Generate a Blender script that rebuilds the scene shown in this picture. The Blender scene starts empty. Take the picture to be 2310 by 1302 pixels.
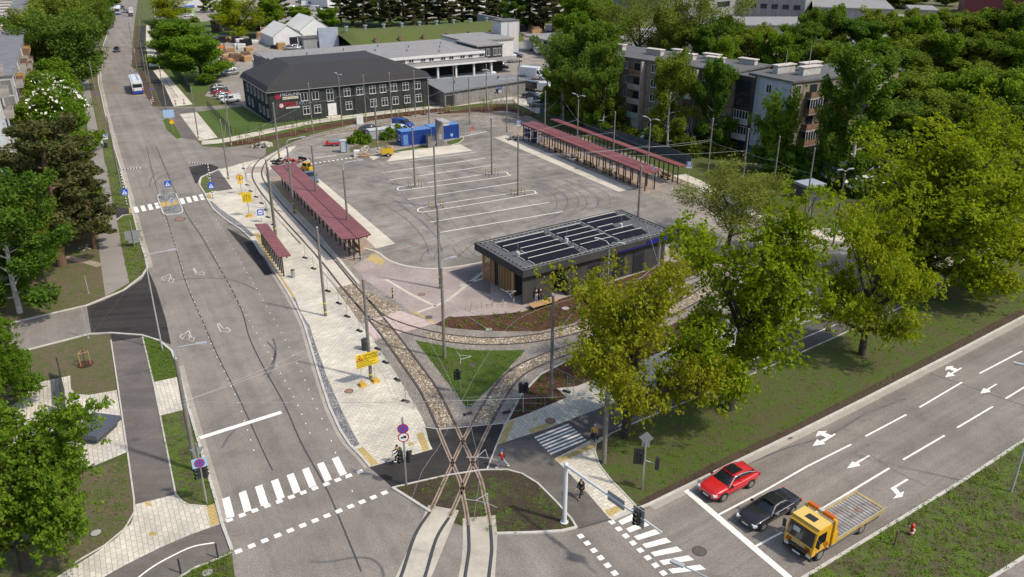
import bpy, bmesh, math, random
from mathutils import Vector, Matrix
rnd = random.Random(7)
SC = bpy.context.scene
COL = SC.collection
# ---------------------------------------------------------------- camera, sky, sun
F, CX, CY, CAMH = 1870.0, 1155.0, 651.0, 39.5
PITCH = math.atan((651 + 185) / F)
cam = bpy.data.cameras.new('camera'); camo = bpy.data.objects.new('camera', cam); COL.objects.link(camo)
cam.sensor_width = 36.0; cam.lens = F / 2310 * 36.0; cam.clip_end = 3000; cam.clip_start = 0.5
camo.location = (0, 0, CAMH); camo.rotation_euler = (math.pi / 2 - PITCH, 0, 0)
SC.camera = camo
SUN_AZ, SUN_EL = math.radians(-24), math.radians(50)     # direction towards the sun: math angle from +X, elevation
w = bpy.data.worlds.new('World'); SC.world = w; w.use_nodes = True
nt = w.node_tree; bg = nt.nodes['Background']
sky = nt.nodes.new('ShaderNodeTexSky'); sky.sky_type = 'NISHITA'; sky.sun_disc = False
sky.sun_elevation = SUN_EL; sky.sun_rotation = math.pi / 2 - SUN_AZ; sky.dust_density = 2.0
nt.links.new(sky.outputs[0], bg.inputs[0]); bg.inputs[1].default_value = 0.15
sl = bpy.data.lights.new('sun', 'SUN'); so = bpy.data.objects.new('sun', sl); COL.objects.link(so)
sl.energy = 2.65; sl.angle = math.radians(2.5); sl.color = (1.0, 0.94, 0.85)
sd = Vector((math.cos(SUN_EL) * math.cos(SUN_AZ), math.cos(SUN_EL) * math.sin(SUN_AZ), math.sin(SUN_EL)))
so.rotation_euler = sd.to_track_quat('Z', 'Y').to_euler()
SC.view_settings.view_transform = 'Standard'; SC.view_settings.look = 'None'
SC.view_settings.exposure = 0.46; SC.view_settings.gamma = 1.0
SC.render.engine = 'CYCLES'
SC.cycles.max_bounces = 5; SC.cycles.diffuse_bounces = 2; SC.cycles.glossy_bounces = 2
SC.cycles.transmission_bounces = 2; SC.cycles.transparent_max_bounces = 4
SC.cycles.caustics_reflective = False; SC.cycles.caustics_refractive = False
# ---------------------------------------------------------------- photograph pixel -> ground
CROPS = {'N': (0, 0, 1), 'A': (0, 0, .2611), 'B': (500, 0, .2611), 'C': (1000, 0, .2611), 'D': (1500, 0, .35065), 'E': (0, 330, .2611),
         'F': (500, 250, .2304), 'H': (850, 230, .32468), 'I': (1500, 330, .36096), 'J': (0, 650, .50077), 'K': (450, 550, .34556),
         'L': (700, 800, .38546), 'M': (1300, 900, .43723), 'P': (880, 1100, .15512), 'Q': (820, 700, .15365), 'R': (540, 330, .1459),
         'S': (940, 940, .15365), 'T': (1060, 460, .21645), 'U': (540, 130, .12289), 'V': (1230, 60, .20741), 'W': (340, 0, .18182),
         'X': (1400, 700, .25974), 'Y': (700, 270, .17316), 'Z': (1060, 0, .21645), 'a': (0, 0, .34582), 'b': (1860, 0, .23041)}
_c, _s = math.cos(PITCH), math.sin(PITCH)
def n(cr, x, y):
    o = CROPS[cr]; return (o[0] + o[2] * x, o[1] + o[2] * y)
def ray(p):
    u = (p[0] - CX) / F; v = -(p[1] - CY) / F
    return (u, _c + v * _s, -_s + v * _c)
def G(p, z=0.0):                                       # the point of the plane z = const seen at photo pixel p
    d = ray(p); t = (CAMH - z) / -d[2]; return Vector((d[0] * t, d[1] * t, z))
def g(cr, x, y, z=0.0): return G(n(cr, x, y), z)
def gl(cr, pts, z=0.0): return [g(cr, x, y, z) for x, y in pts]
def atY(p, Y):                                         # the point at forward distance Y seen at photo pixel p
    d = ray(p); t = Y / d[1]; return Vector((d[0] * t, Y, CAMH + d[2] * t))
# ---------------------------------------------------------------- objects
def tag(o, label=None, cat=None, group=None, kind=None):
    if label: o['label'] = label
    if cat: o['category'] = cat
    if group: o['group'] = group
    if kind: o['kind'] = kind
    return o
def empty(name, loc=(0, 0, 0), rz=0.0, label=None, cat=None, group=None):
    o = bpy.data.objects.new(name, None); COL.objects.link(o); o.location = loc; o.rotation_euler = (0, 0, rz)
    o.empty_display_size = .2
    return tag(o, label, cat, group)
def copy_tree(o, parent=None):
    c = o.copy(); COL.objects.link(c)
    if parent: c.parent = parent
    for ch in o.children: copy_tree(ch, c)
    return c
class MB:
    def __init__(s): s.v = []; s.f = []; s.m = []; s.smooth = []
    def add(s, vs, fs, m=0, sm=False):
        b = len(s.v); s.v += [tuple(v) for v in vs]
        for f in fs: s.f.append(tuple(b + i for i in f)); s.m.append(m); s.smooth.append(sm)
        return s
    def box(s, x0, x1, y0, y1, z0, z1, m=0):
        vs = [(x0, y0, z0), (x1, y0, z0), (x1, y1, z0), (x0, y1, z0), (x0, y0, z1), (x1, y0, z1), (x1, y1, z1), (x0, y1, z1)]
        return s.add(vs, [(3, 2, 1, 0), (4, 5, 6, 7), (0, 1, 5, 4), (1, 2, 6, 5), (2, 3, 7, 6), (3, 0, 4, 7)], m)
    def obox(s, c, sz, rz=0, m=0, tilt=None):          # oriented box: centre, size
        R = Matrix.Rotation(rz, 3, 'Z')
        if tilt is not None: R = R @ tilt
        vs = [Vector(c) + R @ Vector((a * sz[0] / 2, b * sz[1] / 2, d * sz[2] / 2)) for d in (-1, 1) for a, b in ((-1, -1), (1, -1), (1, 1), (-1, 1))]
        return s.add(vs, [(3, 2, 1, 0), (4, 5, 6, 7), (0, 1, 5, 4), (1, 2, 6, 5), (2, 3, 7, 6), (3, 0, 4, 7)], m)
    def cyl(s, a, b, r0, r1=None, k=8, m=0, cap=True, sm=True):
        if r1 is None: r1 = r0
        a, b = Vector(a), Vector(b); d = b - a
        q = d.to_track_quat('Z', 'Y') if d.length > 1e-9 else Matrix.Identity(3).to_quaternion()
        vs = []
        for c, r in ((a, r0), (b, r1)):
            for i in range(k):
                t = 2 * math.pi * i / k; vs.append(c + q @ Vector((r * math.cos(t), r * math.sin(t), 0)))
        s.add(vs, [(i, (i + 1) % k, k + (i + 1) % k, k + i) for i in range(k)], m, sm)
        if cap: s.add(vs, [tuple(range(k - 1, -1, -1)), tuple(range(k, 2 * k))], m)
        return s
    def tube(s, pts, r, k=6, m=0):
        for i in range(len(pts) - 1): s.cyl(pts[i], pts[i + 1], r if not isinstance(r, (list, tuple)) else r[i], r if not isinstance(r, (list, tuple)) else r[i + 1], k, m)
        return s
    def ball(s, c, r, k=8, m=0, sc=(1, 1, 1)):
        h = max(3, k // 2); vs = []; c = Vector(c)
        for j in range(h + 1):
            p = math.pi * j / h
            for i in range(k):
                t = 2 * math.pi * i / k
                vs.append(c + Vector((r * sc[0] * math.sin(p) * math.cos(t), r * sc[1] * math.sin(p) * math.sin(t), r * sc[2] * math.cos(p))))
        return s.add(vs, [(j * k + i, (j + 1) * k + i, (j + 1) * k + (i + 1) % k, j * k + (i + 1) % k) for j in range(h) for i in range(k)], m, True)
    def prism(s, poly, z0, z1, m=0, mtop=None):        # polygon (x, y) extruded
        A = sum(poly[i][0] * poly[(i + 1) % len(poly)][1] - poly[(i + 1) % len(poly)][0] * poly[i][1] for i in range(len(poly)))
        if A < 0: poly = poly[::-1]
        k = len(poly); vs = [(p[0], p[1], z0) for p in poly] + [(p[0], p[1], z1) for p in poly]
        s.add(vs, [(i, (i + 1) % k, k + (i + 1) % k, k + i) for i in range(k)], m)
        s.add(vs, [tuple(range(k - 1, -1, -1))], m); s.add(vs, [tuple(range(k, 2 * k))], m if mtop is None else mtop)
        return s
    def build(s, name, mats, parent=None, loc=None, rz=None):
        me = bpy.data.meshes.new(name); me.from_pydata(s.v, [], s.f); me.update()
        if not isinstance(mats, (list, tuple)): mats = [mats]
        for mm in mats: me.materials.append(mm)
        me.polygons.foreach_set('material_index', s.m); me.polygons.foreach_set('use_smooth', s.smooth)
        o = bpy.data.objects.new(name, me); COL.objects.link(o)
        if parent: o.parent = parent
        if loc is not None: o.location = loc
        if rz is not None: o.rotation_euler = (0, 0, rz)
        return o
# ---------------------------------------------------------------- materials
MATS = {}
def nm(name):
    m = bpy.data.materials.new(name); m.use_nodes = True; t = m.node_tree
    return m, t, t.nodes['Principled BSDF'], t.links
def plain(name, col, rough=.7, metal=0.0, coat=0.0, noise=0.0, ns=3.0, spec=.5):
    if name in MATS: return MATS[name]
    m, t, b, L = nm(name)
    b.inputs['Base Color'].default_value = (*col, 1); b.inputs['Roughness'].default_value = rough; b.inputs['Metallic'].default_value = metal
    b.inputs['Coat Weight'].default_value = coat; b.inputs['Specular IOR Level'].default_value = spec
    if noise:
        tc = t.nodes.new('ShaderNodeTexCoord'); no = t.nodes.new('ShaderNodeTexNoise'); no.inputs['Scale'].default_value = ns; no.inputs['Detail'].default_value = 5
        L.new(tc.outputs['Object'], no.inputs['Vector'])
        r = t.nodes.new('ShaderNodeMapRange'); r.inputs[1].default_value = .25; r.inputs[2].default_value = .75; r.inputs[3].default_value = 1 - noise; r.inputs[4].default_value = 1 + noise
        L.new(no.outputs[0], r.inputs[0])
        mx = t.nodes.new('ShaderNodeVectorMath'); mx.operation = 'SCALE'; mx.inputs[0].default_value = col; L.new(r.outputs[0], mx.inputs['Scale'])
        L.new(mx.outputs[0], b.inputs['Base Color'])
    MATS[name] = m; return m
class NB:                                              # small node builder over world coordinates
    def __init__(s, name, rough=.9):
        s.m, s.t, s.b, s.L = nm(name); s.b.inputs['Roughness'].default_value = rough; s.b.inputs['Specular IOR Level'].default_value = .3
        s.pos = s.t.nodes.new('ShaderNodeTexCoord').outputs['Object']; MATS[name] = s.m
    def map(s, rot=0, sc=(1, 1, 1), vec=None):
        mp = s.t.nodes.new('ShaderNodeMapping'); mp.inputs['Rotation'].default_value = (0, 0, rot); mp.inputs['Scale'].default_value = sc
        s.L.new(vec or s.pos, mp.inputs[0]); return mp.outputs[0]
    def along(s, ang, sx, sy):                         # coordinates with x along the direction ang
        mp = s.t.nodes.new('ShaderNodeMapping'); mp.vector_type = 'TEXTURE'; mp.inputs['Rotation'].default_value = (0, 0, ang); mp.inputs['Scale'].default_value = (1 / sx, 1 / sy, 1)
        s.L.new(s.pos, mp.inputs[0]); return mp.outputs[0]
    def noise(s, scale, detail=4, rough=.55, vec=None, dist=0):
        q = s.t.nodes.new('ShaderNodeTexNoise'); q.inputs['Scale'].default_value = scale; q.inputs['Detail'].default_value = detail; q.inputs['Roughness'].default_value = rough; q.inputs['Distortion'].default_value = dist
        s.L.new(vec or s.pos, q.inputs['Vector']); return q.outputs[0]
    def vor(s, scale, feat='F1', out='Distance', vec=None):
        q = s.t.nodes.new('ShaderNodeTexVoronoi'); q.feature = feat; q.inputs['Scale'].default_value = scale
        s.L.new(vec or s.pos, q.inputs['Vector']); return q.outputs[out]
    def brick(s, w, h, rot, mortar=.02, c1=(1, 1, 1), c2=(.8, .8, .8), cm=(.4, .4, .4), off=.5):
        q = s.t.nodes.new('ShaderNodeTexBrick'); s.L.new(s.map(rot), q.inputs['Vector']); q.inputs['Scale'].default_value = 1; q.offset = off
        q.inputs['Brick Width'].default_value = w; q.inputs['Row Height'].default_value = h; q.inputs['Mortar Size'].default_value = mortar; q.inputs['Bias'].default_value = 0
        q.inputs['Color1'].default_value = (*c1, 1); q.inputs['Color2'].default_value = (*c2, 1); q.inputs['Mortar'].default_value = (*cm, 1)
        return q.outputs['Color']
    def ramp(s, x, *stops):
        r = s.t.nodes.new('ShaderNodeValToRGB'); e = r.color_ramp.elements
        while len(e) < len(stops): e.new(.5)
        for q, (p, c) in zip(e, stops): q.position = p; q.color = (*c, 1) if not isinstance(c, (int, float)) else (c, c, c, 1)
        s.L.new(x, r.inputs[0]); return r.outputs[0]
    def mix(s, f, a, b, mode='MIX'):
        q = s.t.nodes.new('ShaderNodeMix'); q.data_type = 'RGBA'; q.blend_type = mode; q.clamp_factor = True
        for x, i in ((f, 0), (a, 6), (b, 7)):
            if isinstance(x, (int, float)): q.inputs[i].default_value = x if i == 0 else (x, x, x, 1)
            elif isinstance(x, tuple): q.inputs[i].default_value = (*x, 1)
            else: s.L.new(x, q.inputs[i])
        return q.outputs[2]
    def out(s, col, bump=None, bd=.02, bs=1.0):
        s.L.new(col, s.b.inputs['Base Color'])
        if bump is not None:
            q = s.t.nodes.new('ShaderNodeBump'); q.inputs['Distance'].default_value = bd; q.inputs['Strength'].default_value = bs
            s.L.new(bump, q.inputs['Height']); s.L.new(q.outputs[0], s.b.inputs['Normal'])
        return s.m
def asphalt(name, base, var=.16, rot=0.0, streak=.12, grain=.25):
    k = NB(name, .92)
    big = k.ramp(k.noise(.09, 5, .6), (.3, 1 - var), (.7, 1 + var * .6))
    st = k.ramp(k.noise(1.0, 4, .6, k.along(rot, .022, .75)), (.35, 1 - streak), (.65, 1 + streak * .7))
    gr = k.ramp(k.noise(9, 2, .9), (.3, 1 - grain), (.72, 1 + grain))
    sp = k.ramp(k.noise(1.0, 6, .78, k.along(rot, .35, 1.1)), (.28, .55), (.42, 1.0))
    md = k.ramp(k.noise(.33, 7, .72, None, .6), (.36, 1 - var * .75), (.5, 1.0), (.64, 1 + var * .5))
    c = k.mix(1, tuple(base), big, 'MULTIPLY'); c = k.mix(1, c, md, 'MULTIPLY'); c = k.mix(1, c, st, 'MULTIPLY'); c = k.mix(1, c, gr, 'MULTIPLY'); c = k.mix(.55, c, sp, 'MULTIPLY')
    return k.out(c, k.noise(14, 2, .8), .01, .5)
def paving(name, w, h, rot, c1, c2, cm, mortar=.02, var=.15, off=.5):
    k = NB(name, .85)
    c = k.brick(w, h, rot, mortar, c1, c2, cm, off)
    c = k.mix(1, c, k.ramp(k.noise(.25, 5, .6), (.3, 1 - var), (.7, 1 + var * .5)), 'MULTIPLY')
    c = k.mix(1, c, k.ramp(k.noise(5, 3, .7), (.3, .88), (.7, 1.08)), 'MULTIPLY')
    return k.out(c)
def cobbles(name, scale, lo, mid, hi, joint):
    k = NB(name, .85)
    e = k.vor(scale, 'DISTANCE_TO_EDGE'); cc = k.vor(scale, 'F1', 'Color')
    st = k.ramp(cc, (.1, lo), (.5, mid), (.9, hi))
    c = k.mix(k.ramp(e, (.03, 0.0), (.12, 1.0)), joint, st)
    c = k.mix(1, c, k.ramp(k.noise(.35, 4), (.3, .75), (.7, 1.15)), 'MULTIPLY')
    return k.out(c, k.ramp(e, (0, 0.0), (.25, 1.0)), .05, 1)
def lawn(name, greens, dirt, cover=.5, sc=.35, fine=7):
    k = NB(name, 1.0)
    gcol = k.ramp(k.noise(fine, 4, .8), (.25, greens[0]), (.55, greens[1]), (.8, greens[2]))
    dcol = k.ramp(k.noise(4, 6, .8), (.3, tuple(x * .6 for x in dirt)), (.7, tuple(x * 1.25 for x in dirt)))
    f = k.mix(.55, k.noise(sc, 6, .65), k.noise(1.6, 5, .75))
    c = k.mix(k.ramp(f, (cover - .07, 0.0), (cover + .07, 1.0)), gcol, dcol)
    return k.out(c, k.noise(11, 4, .8), .12, 1)
M_ASPH = asphalt('asphalt', (.23, .20, .167), rot=math.radians(-62), grain=.34, var=.2)
M_ASPH_R = asphalt('asphalt_avenue', (.218, .19, .158), rot=math.radians(35), streak=.16, grain=.34)
M_LOT = asphalt('asphalt_terminal', (.24, .212, .178), var=.34, rot=math.radians(31), streak=.12, grain=.34)
M_ASPH_NEW_OR_SHADE = asphalt('asphalt_new_or_shade', (.040, .035, .031), rot=math.radians(10), var=.25, streak=.25)  # new asphalt, also the painted shade beside the bus shelter
M_ASPH_MID = asphalt('asphalt_grey', (.14, .122, .104), var=.22)
M_YARD = asphalt('asphalt_yard', (.29, .255, .21), var=.22)
M_PATH = asphalt('asphalt_path', (.25, .222, .188), var=.1, grain=.12, streak=.04)
M_BIKE = asphalt('asphalt_bike_path', (.115, .098, .088), var=.16)
M_PAVER = paving('concrete_pavers', .62, .34, math.radians(-30), (.66, .60, .48), (.54, .49, .39), (.38, .33, .25), .022, .26)
M_PAVER2 = paving('concrete_pavers_grid', .62, .34, math.radians(62), (.64, .58, .465), (.51, .46, .375), (.34, .295, .225), .022, .26)
M_PINK = paving('pink_pavers', .24, .14, math.radians(27), (.43, .345, .295), (.345, .275, .24), (.25, .21, .18), .012, .26)
M_PINKSLAB = paving('pink_slabs', 3.2, 3.2, math.radians(60), (.52, .40, .34), (.48, .37, .315), (.2, .16, .13), .03, .12)
M_TAC = paving('tactile_paving', .3, .3, math.radians(27), (.52, .38, .14), (.46, .34, .13), (.30, .22, .09), .02, .2, 0)
M_COB = cobbles('field_cobbles', 3.6, (.24, .18, .11), (.42, .34, .23), (.60, .52, .40), (.14, .095, .055))
M_COBG = cobbles('fine_grey_cobbles', 7.5, (.30, .26, .21), (.38, .33, .27), (.47, .42, .35), (.22, .18, .14))
M_GRAV = cobbles('grey_set_stones', 6.5, (.17, .17, .17), (.30, .29, .28), (.48, .47, .45), (.12, .11, .10))
M_CONC = asphalt('concrete', (.55, .49, .385), var=.14, grain=.06, streak=.06)
M_CONCW = asphalt('concrete_track_slab', (.46, .41, .325), var=.24, grain=.08, streak=.1, rot=math.radians(20))
M_KERB = plain('kerb_concrete', (.46, .43, .37), .9, noise=.15, ns=1.5)
M_PAINT = plain('road_paint', (.78, .74, .64), .7, noise=.2, ns=2.5)
M_PAINT_OLD = plain('worn_road_paint', (.55, .52, .47), .8, noise=.3, ns=4)
M_TAR = plain('tar_seam', (.055, .05, .046), .7, noise=.3, ns=1.0)
M_RUB = plain('tyre_mark', (.115, .105, .095), .85, noise=.3, ns=.8)
M_SOIL = lawn('soil', ((.07, .045, .028), (.10, .066, .04), (.13, .09, .055)), (.075, .05, .032), .5)
M_MULCH = lawn('bark_mulch', ((.07, .03, .017), (.11, .048, .026), (.15, .07, .04)), (.045, .022, .014), .55, fine=11)
M_LAWN = lawn('lawn_green', ((.05, .085, .012), (.075, .125, .018), (.11, .17, .03)), (.14, .115, .06), .58)
M_LAWN_DRY = lawn('lawn_patchy', ((.06, .085, .016), (.085, .125, .022), (.115, .16, .035)), (.16, .122, .07), .47)
M_LAWN_DARK = lawn('lawn_shady', ((.05, .082, .010), (.08, .122, .014), (.118, .17, .024)), (.115, .09, .045), .515)
M_VERGE = lawn('weedy_verge', ((.07, .11, .012), (.11, .17, .018), (.16, .235, .03)), (.115, .085, .055), .50, sc=.45)
M_LUSH = lawn('lush_lawn', ((.05, .085, .01), (.075, .122, .014), (.105, .16, .022)), (.10, .09, .035), .56)
M_STEEL = plain('galvanised_steel', (.42, .42, .41), .45, .7)
M_RAIL = plain('rusty_rail', (.17, .11, .075), .5, .5, noise=.3, ns=2)
M_RAILD = plain('rail_bed_dirt', (.30, .225, .165), .95, noise=.25, ns=1.5)
# ---------------------------------------------------------------- ground sheets
def cr2(pts, k=6, closed=False):                       # Catmull-Rom through 2-tuples
    if len(pts) < 3: return pts
    out = []; N_ = len(pts)
    for i in range(N_ if closed else N_ - 1):
        p = [pts[(i + j) % N_] if closed else pts[min(max(i + j, 0), N_ - 1)] for j in (-1, 0, 1, 2)]
        for s in range(k):
            t = s / k
            out.append(tuple(.5 * (2 * p[1][a] + (p[2][a] - p[0][a]) * t + (2 * p[0][a] - 5 * p[1][a] + 4 * p[2][a] - p[3][a]) * t * t + (3 * p[1][a] - p[0][a] - 3 * p[2][a] + p[3][a]) * t ** 3) for a in range(len(p[1]))))
    if not closed: out.append(tuple(pts[-1]))
    return out
def sheet(name, pts, mat, lv, kind='structure'):       # pts: world points
    z = lv * .005
    me = bpy.data.meshes.new(name); me.from_pydata([(p[0], p[1], z) for p in pts], [], [tuple(range(len(pts)))]); me.materials.append(mat)
    a = me.polygons[0].normal.z if me.polygons else 1
    if a < 0: me.flip_normals()
    o = bpy.data.objects.new(name, me); COL.objects.link(o); o['kind'] = kind
    return o
def strip_quads(mb, pts, w, z, m=0, z0=None):
    pts = [Vector((p[0], p[1])) for p in pts]; L, R = [], []
    for i, p in enumerate(pts):
        a = pts[max(i - 1, 0)]; b = pts[min(i + 1, len(pts) - 1)]; d = (b - a)
        if d.length < 1e-6: d = Vector((1, 0))
        d.normalize(); q = Vector((-d.y, d.x)) * w / 2; L.append(p + q); R.append(p - q)
    k = len(pts); vs = [(p.x, p.y, z) for p in R] + [(p.x, p.y, z) for p in L]
    mb.add(vs, [(i, i + 1, k + i + 1, k + i) for i in range(k - 1)], m)
    if z0 is not None:
        vs2 = [(p.x, p.y, z0) for p in R] + [(p.x, p.y, z0) for p in L]
        mb.add(vs + vs2, [(2 * k + i, 2 * k + i + 1, i + 1, i) for i in range(k - 1)] + [(k + i, k + i + 1, 3 * k + i + 1, 3 * k + i) for i in range(k - 1)]
               + [(0, k, 3 * k, 2 * k), (k - 1, 3 * k - 1, 4 * k - 1, 2 * k - 1)], m)
def resample(pts, step):
    out = [Vector((pts[0][0], pts[0][1]))]; acc = 0
    for i in range(len(pts) - 1):
        a = Vector((pts[i][0], pts[i][1])); b = Vector((pts[i + 1][0], pts[i + 1][1])); l = (b - a).length; t = step - acc
        while t <= l and l > 0: out.append(a.lerp(b, t / l)); t += step
        acc = (acc + l) % step if l > 0 else acc
    return out
def ribbon(name, pts, w, mat, lv, dash=None):
    mb = MB(); z = lv * .005
    if dash:
        on, off = dash; fine = resample(pts, .1 if on < 1 else .25); st = .1 if on < 1 else .25; i = 0
        while i < len(fine) - 2:
            seg = fine[i:i + int(on / st) + 1]
            if len(seg) > 1: strip_quads(mb, [seg[0], seg[len(seg) // 2], seg[-1]] if len(seg) > 2 else seg, w, z)
            i += int((on + off) / st)
    else: strip_quads(mb, pts, w, z)
    o = mb.build(name, mat); o['kind'] = 'structure'; return o
def kerb(pts, w=.22, h=.11, mat=None, name='kerb'):
    mb = MB(); strip_quads(mb, pts, w, h, 0, 0.0); o = mb.build(name, mat or M_KERB); o['kind'] = 'structure'; return o
def quads(name, qs, mat, lv):
    mb = MB()
    for q in qs:
        q = [(p[0], p[1], lv * .005) for p in q]
        A = sum(q[i][0] * q[(i + 1) % len(q)][1] - q[(i + 1) % len(q)][0] * q[i][1] for i in range(len(q)))
        mb.add(q if A > 0 else q[::-1], [tuple(range(len(q)))])
    o = mb.build(name, mat); o['kind'] = 'structure'; return o
# ================================================================ the ground
def NP(*pts, z=0): return [G(p, z) for p in pts]
sheet('ground', [(-900, -50), (900, -50), (900, 1500), (-900, 1500)], M_LAWN_DARK, 0)
KR = [(470, 454), (483, 474), (504, 492), (522, 505), (543, 518), (561, 534), (574, 549), (590, 575), (599, 581), (623, 619), (650, 661), (671, 699), (688, 737), (702, 785), (716, 833), (730, 878), (744, 920), (768, 972), (789, 1004), (816, 1031), (835, 1054)]
KR0 = [(496, 382), (467, 394), (454, 400), (449, 411), (452, 421), (462, 437)]
KI = [(862, 1079), (885, 1101), (970, 1155), (1028, 1182), (1047, 1189), (1120, 1205), (1201, 1203), (1267, 1199), (1301, 1191)]
KA = [(1378, 1174), (1466, 1138), (1658, 1044), (1807, 972), (1951, 900), (2146, 800), (2310, 714), (2700, 510)]
KL1 = [(523, 1241), (501, 1181), (488, 1131), (426, 923), (401, 830), (388, 793), (361, 770), (320, 757), (250, 752), (200, 755), (33, 798), (-60, 820)]
KL2 = [(-60, 740), (10, 733), (195, 690), (280, 655), (322, 622), (333, 604), (328, 581), (317, 547), (308, 513), (302, 489), (295, 466), (290, 442), (283, 421), (272, 380), (262, 346), (251, 308), (236, 251), (230, 222), (222, 188), (221, 162), (219, 154), (230, 112), (245, 68), (257, 39), (264, 16), (269, 0), (280, -40)]
FR = [(325, -40), (311, 0), (305, 39), (300, 78), (298, 112), (295, 149), (311, 162), (326, 211), (342, 236), (345, 241), (440, 241), (545, 236), (548, 245), (445, 252), (405, 258), (444, 317), (456, 330), (504, 334), (600, 322), (600, 367)]
sheet('road', NP((560, 1700), *KL1, *KL2, *FR, *KR0, *KR, *KI, *KA, (3300, 900), (2700, 1800)), M_ASPH, 2)
sheet('avenue', NP((1400, 1163), *KA[1:], (2950, 560), (2310, 994), (2174, 1084), (2017, 1180), (1816, 1302), (1760, 1335), (1625, 1302), (1500, 1260)), M_ASPH_R, 3)
sheet('median_lawn', NP((1816, 1302), (2017, 1180), (2174, 1084), (2310, 994), (2750, 712), (2950, 860), (2310, 1258), (2240, 1302), (2080, 1400), (1690, 1600), (1640, 1500), (1720, 1365)), M_VERGE, 4)
kerb(NP((1720, 1365), (1816, 1302), (2017, 1180), (2174, 1084), (2310, 994), (2750, 712)))
kerb(NP((2080, 1400), (2240, 1302), (2310, 1258), (2700, 1010)))
sheet('asphalt_or_shade_patch', gl('J', [(392, 84), (470, 55), (560, 12), (640, -40), (665, -85), (700, -10), (750, 150), (770, 255), (715, 236), (640, 212), (500, 203), (410, 200)]), M_ASPH_NEW_OR_SHADE, 3)
# left footpath, verges and lawns
sheet('path', NP((238, 669), (225, 578), (217, 487), (204, 330), (193, 261), (180, 183), (183, 146), (201, 86), (230, 39), (245, 0), (262, 0), (250, 39), (227, 99), (206, 149), (198, 167), (209, 235), (225, 313), (231, 330), (236, 367), (242, 382), (255, 463), (257, 476), (266, 497), (274, 555), (285, 607), (292, 638)), M_PATH, 2.6)
sheet('lawn', NP((-160, 500), (60, 500), (217, 487), (225, 578), (238, 669), (195, 688), (10, 731), (-160, 765)), M_LAWN_DRY, 1)
for q in ([(760, 625), (832, 625), (862, 850), (902, 1000), (955, 1180), (862, 1180), (810, 900)], [(782, 545), (830, 580), (870, 430), (938, 250), (978, 160), (958, 160), (880, 310), (800, 480)]): sheet('verge', gl('A', q), M_LAWN_DRY, 3)
sheet('verge', gl('E', [(890, 30), (975, 30), (980, 115), (910, 130)]), M_VERGE, 3)
sheet('verge', gl('E', [(925, 200), (1035, 205), (1080, 350), (1125, 520), (1040, 520), (980, 510)]), M_VERGE, 3)
V4 = [(1010, 640), (1060, 600), (1150, 590), (1200, 700), (1262, 985), (1262, 1060), (1220, 1120), (1120, 1175), (1090, 1040), (1050, 860)]
sheet('verge', gl('E', V4), M_VERGE, 3); kerb(gl('E', V4[:1] + V4[1:3]), .15)
sheet('asphalt_or_shade_patch', gl('E', [(980, 515), (1112, 540), (1112, 588), (1060, 600), (1010, 630)]), M_ASPH_NEW_OR_SHADE, 3)
sheet('tactile_strip', gl('E', [(1112, 530), (1140, 530), (1150, 580), (1118, 580)]), M_TAC, 3.4)
for a in ([(480, 950), (700, 985), (872, 1032)], [(560, 725), (700, 700), (832, 668)]): ribbon('dirt_path', cr2(gl('E', a)), 1.1, M_RAILD, 1.6)
sheet('lawn', NP((-100, 830), (33, 800), (200, 757), (250, 753), (264, 900), (158, 900), (0, 960), (-100, 960)), M_LAWN_DRY, 1.2)
sheet('plaza_paving', gl('J', [(100, 440), (316, 395), (320, 455), (350, 478), (400, 482), (525, 460), (570, 740), (420, 803), (300, 810), (-50, 822), (-50, 600), (100, 500)]), M_PAVER2, 2.6)
sheet('path', gl('J', [(502, 240), (640, 215), (720, 575), (792, 930), (609, 975), (575, 740), (525, 400)]), M_ASPH_MID, 3)
sheet('asphalt_or_shade_patch', gl('J', [(500, 204), (640, 213), (642, 222), (506, 242)]), M_ASPH_NEW_OR_SHADE, 3.3)
ribbon('tar_seam', gl('J', [(528, 402), (665, 372)]), .1, M_TAR, 3.6)
sheet('verge', gl('J', [(648, 217), (720, 240), (772, 300), (798, 398), (688, 420)]), M_LUSH, 3)
sheet('pavement', gl('J', [(688, 425), (803, 400), (848, 545), (721, 575)]), M_PAVER2, 3)
sheet('verge', gl('J', [(722, 578), (852, 547), (970, 955), (930, 980), (850, 975), (800, 935)]), M_VERGE, 3)
sheet('soil_verge', gl('J', [(420, 810), (575, 770), (602, 950), (605, 1010), (560, 1085), (470, 1160), (330, 1240), (0, 1330), (-200, 1330), (-200, 820)]), M_LAWN_DRY, 1.5)
kerb(gl('J', [(575, 740), (590, 850), (604, 950), (606, 1010), (562, 1085), (472, 1160), (330, 1242)]), .12, .06)
kerb(gl('J', [(500, 235), (525, 400), (560, 640), (575, 742)]), .12, .06)
kerb(gl('J', [(642, 220), (690, 420), (722, 575), (792, 930), (820, 962), (852, 978), (930, 984)]), .12, .06)
sheet('pavement', gl('J', [(609, 975), (790, 930), (815, 962), (852, 980), (930, 986), (978, 965), (1000, 1060), (860, 1110), (720, 1170), (560, 1250), (420, 1330), (160, 1360), (420, 1200), (520, 1130), (590, 1060), (608, 1010)]), M_PAVER2, 2.6)
sheet('tactile_strip', gl('J', [(928, 984), (968, 970), (990, 1060), (950, 1074)]), M_TAC, 3.2)
for q in ([(655, 962), (682, 962), (682, 982), (655, 982)], [(672, 1098), (704, 1098), (704, 1116), (672, 1116)]): sheet('tactile_strip', gl('J', q), M_TAC, 3.2)
sheet('cycle_path', gl('J', [(420, 1335), (560, 1250), (720, 1170), (860, 1110), (1000, 1060), (1042, 1180), (980, 1220), (880, 1260), (760, 1335)]), M_ASPH_MID, 2.8)
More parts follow.
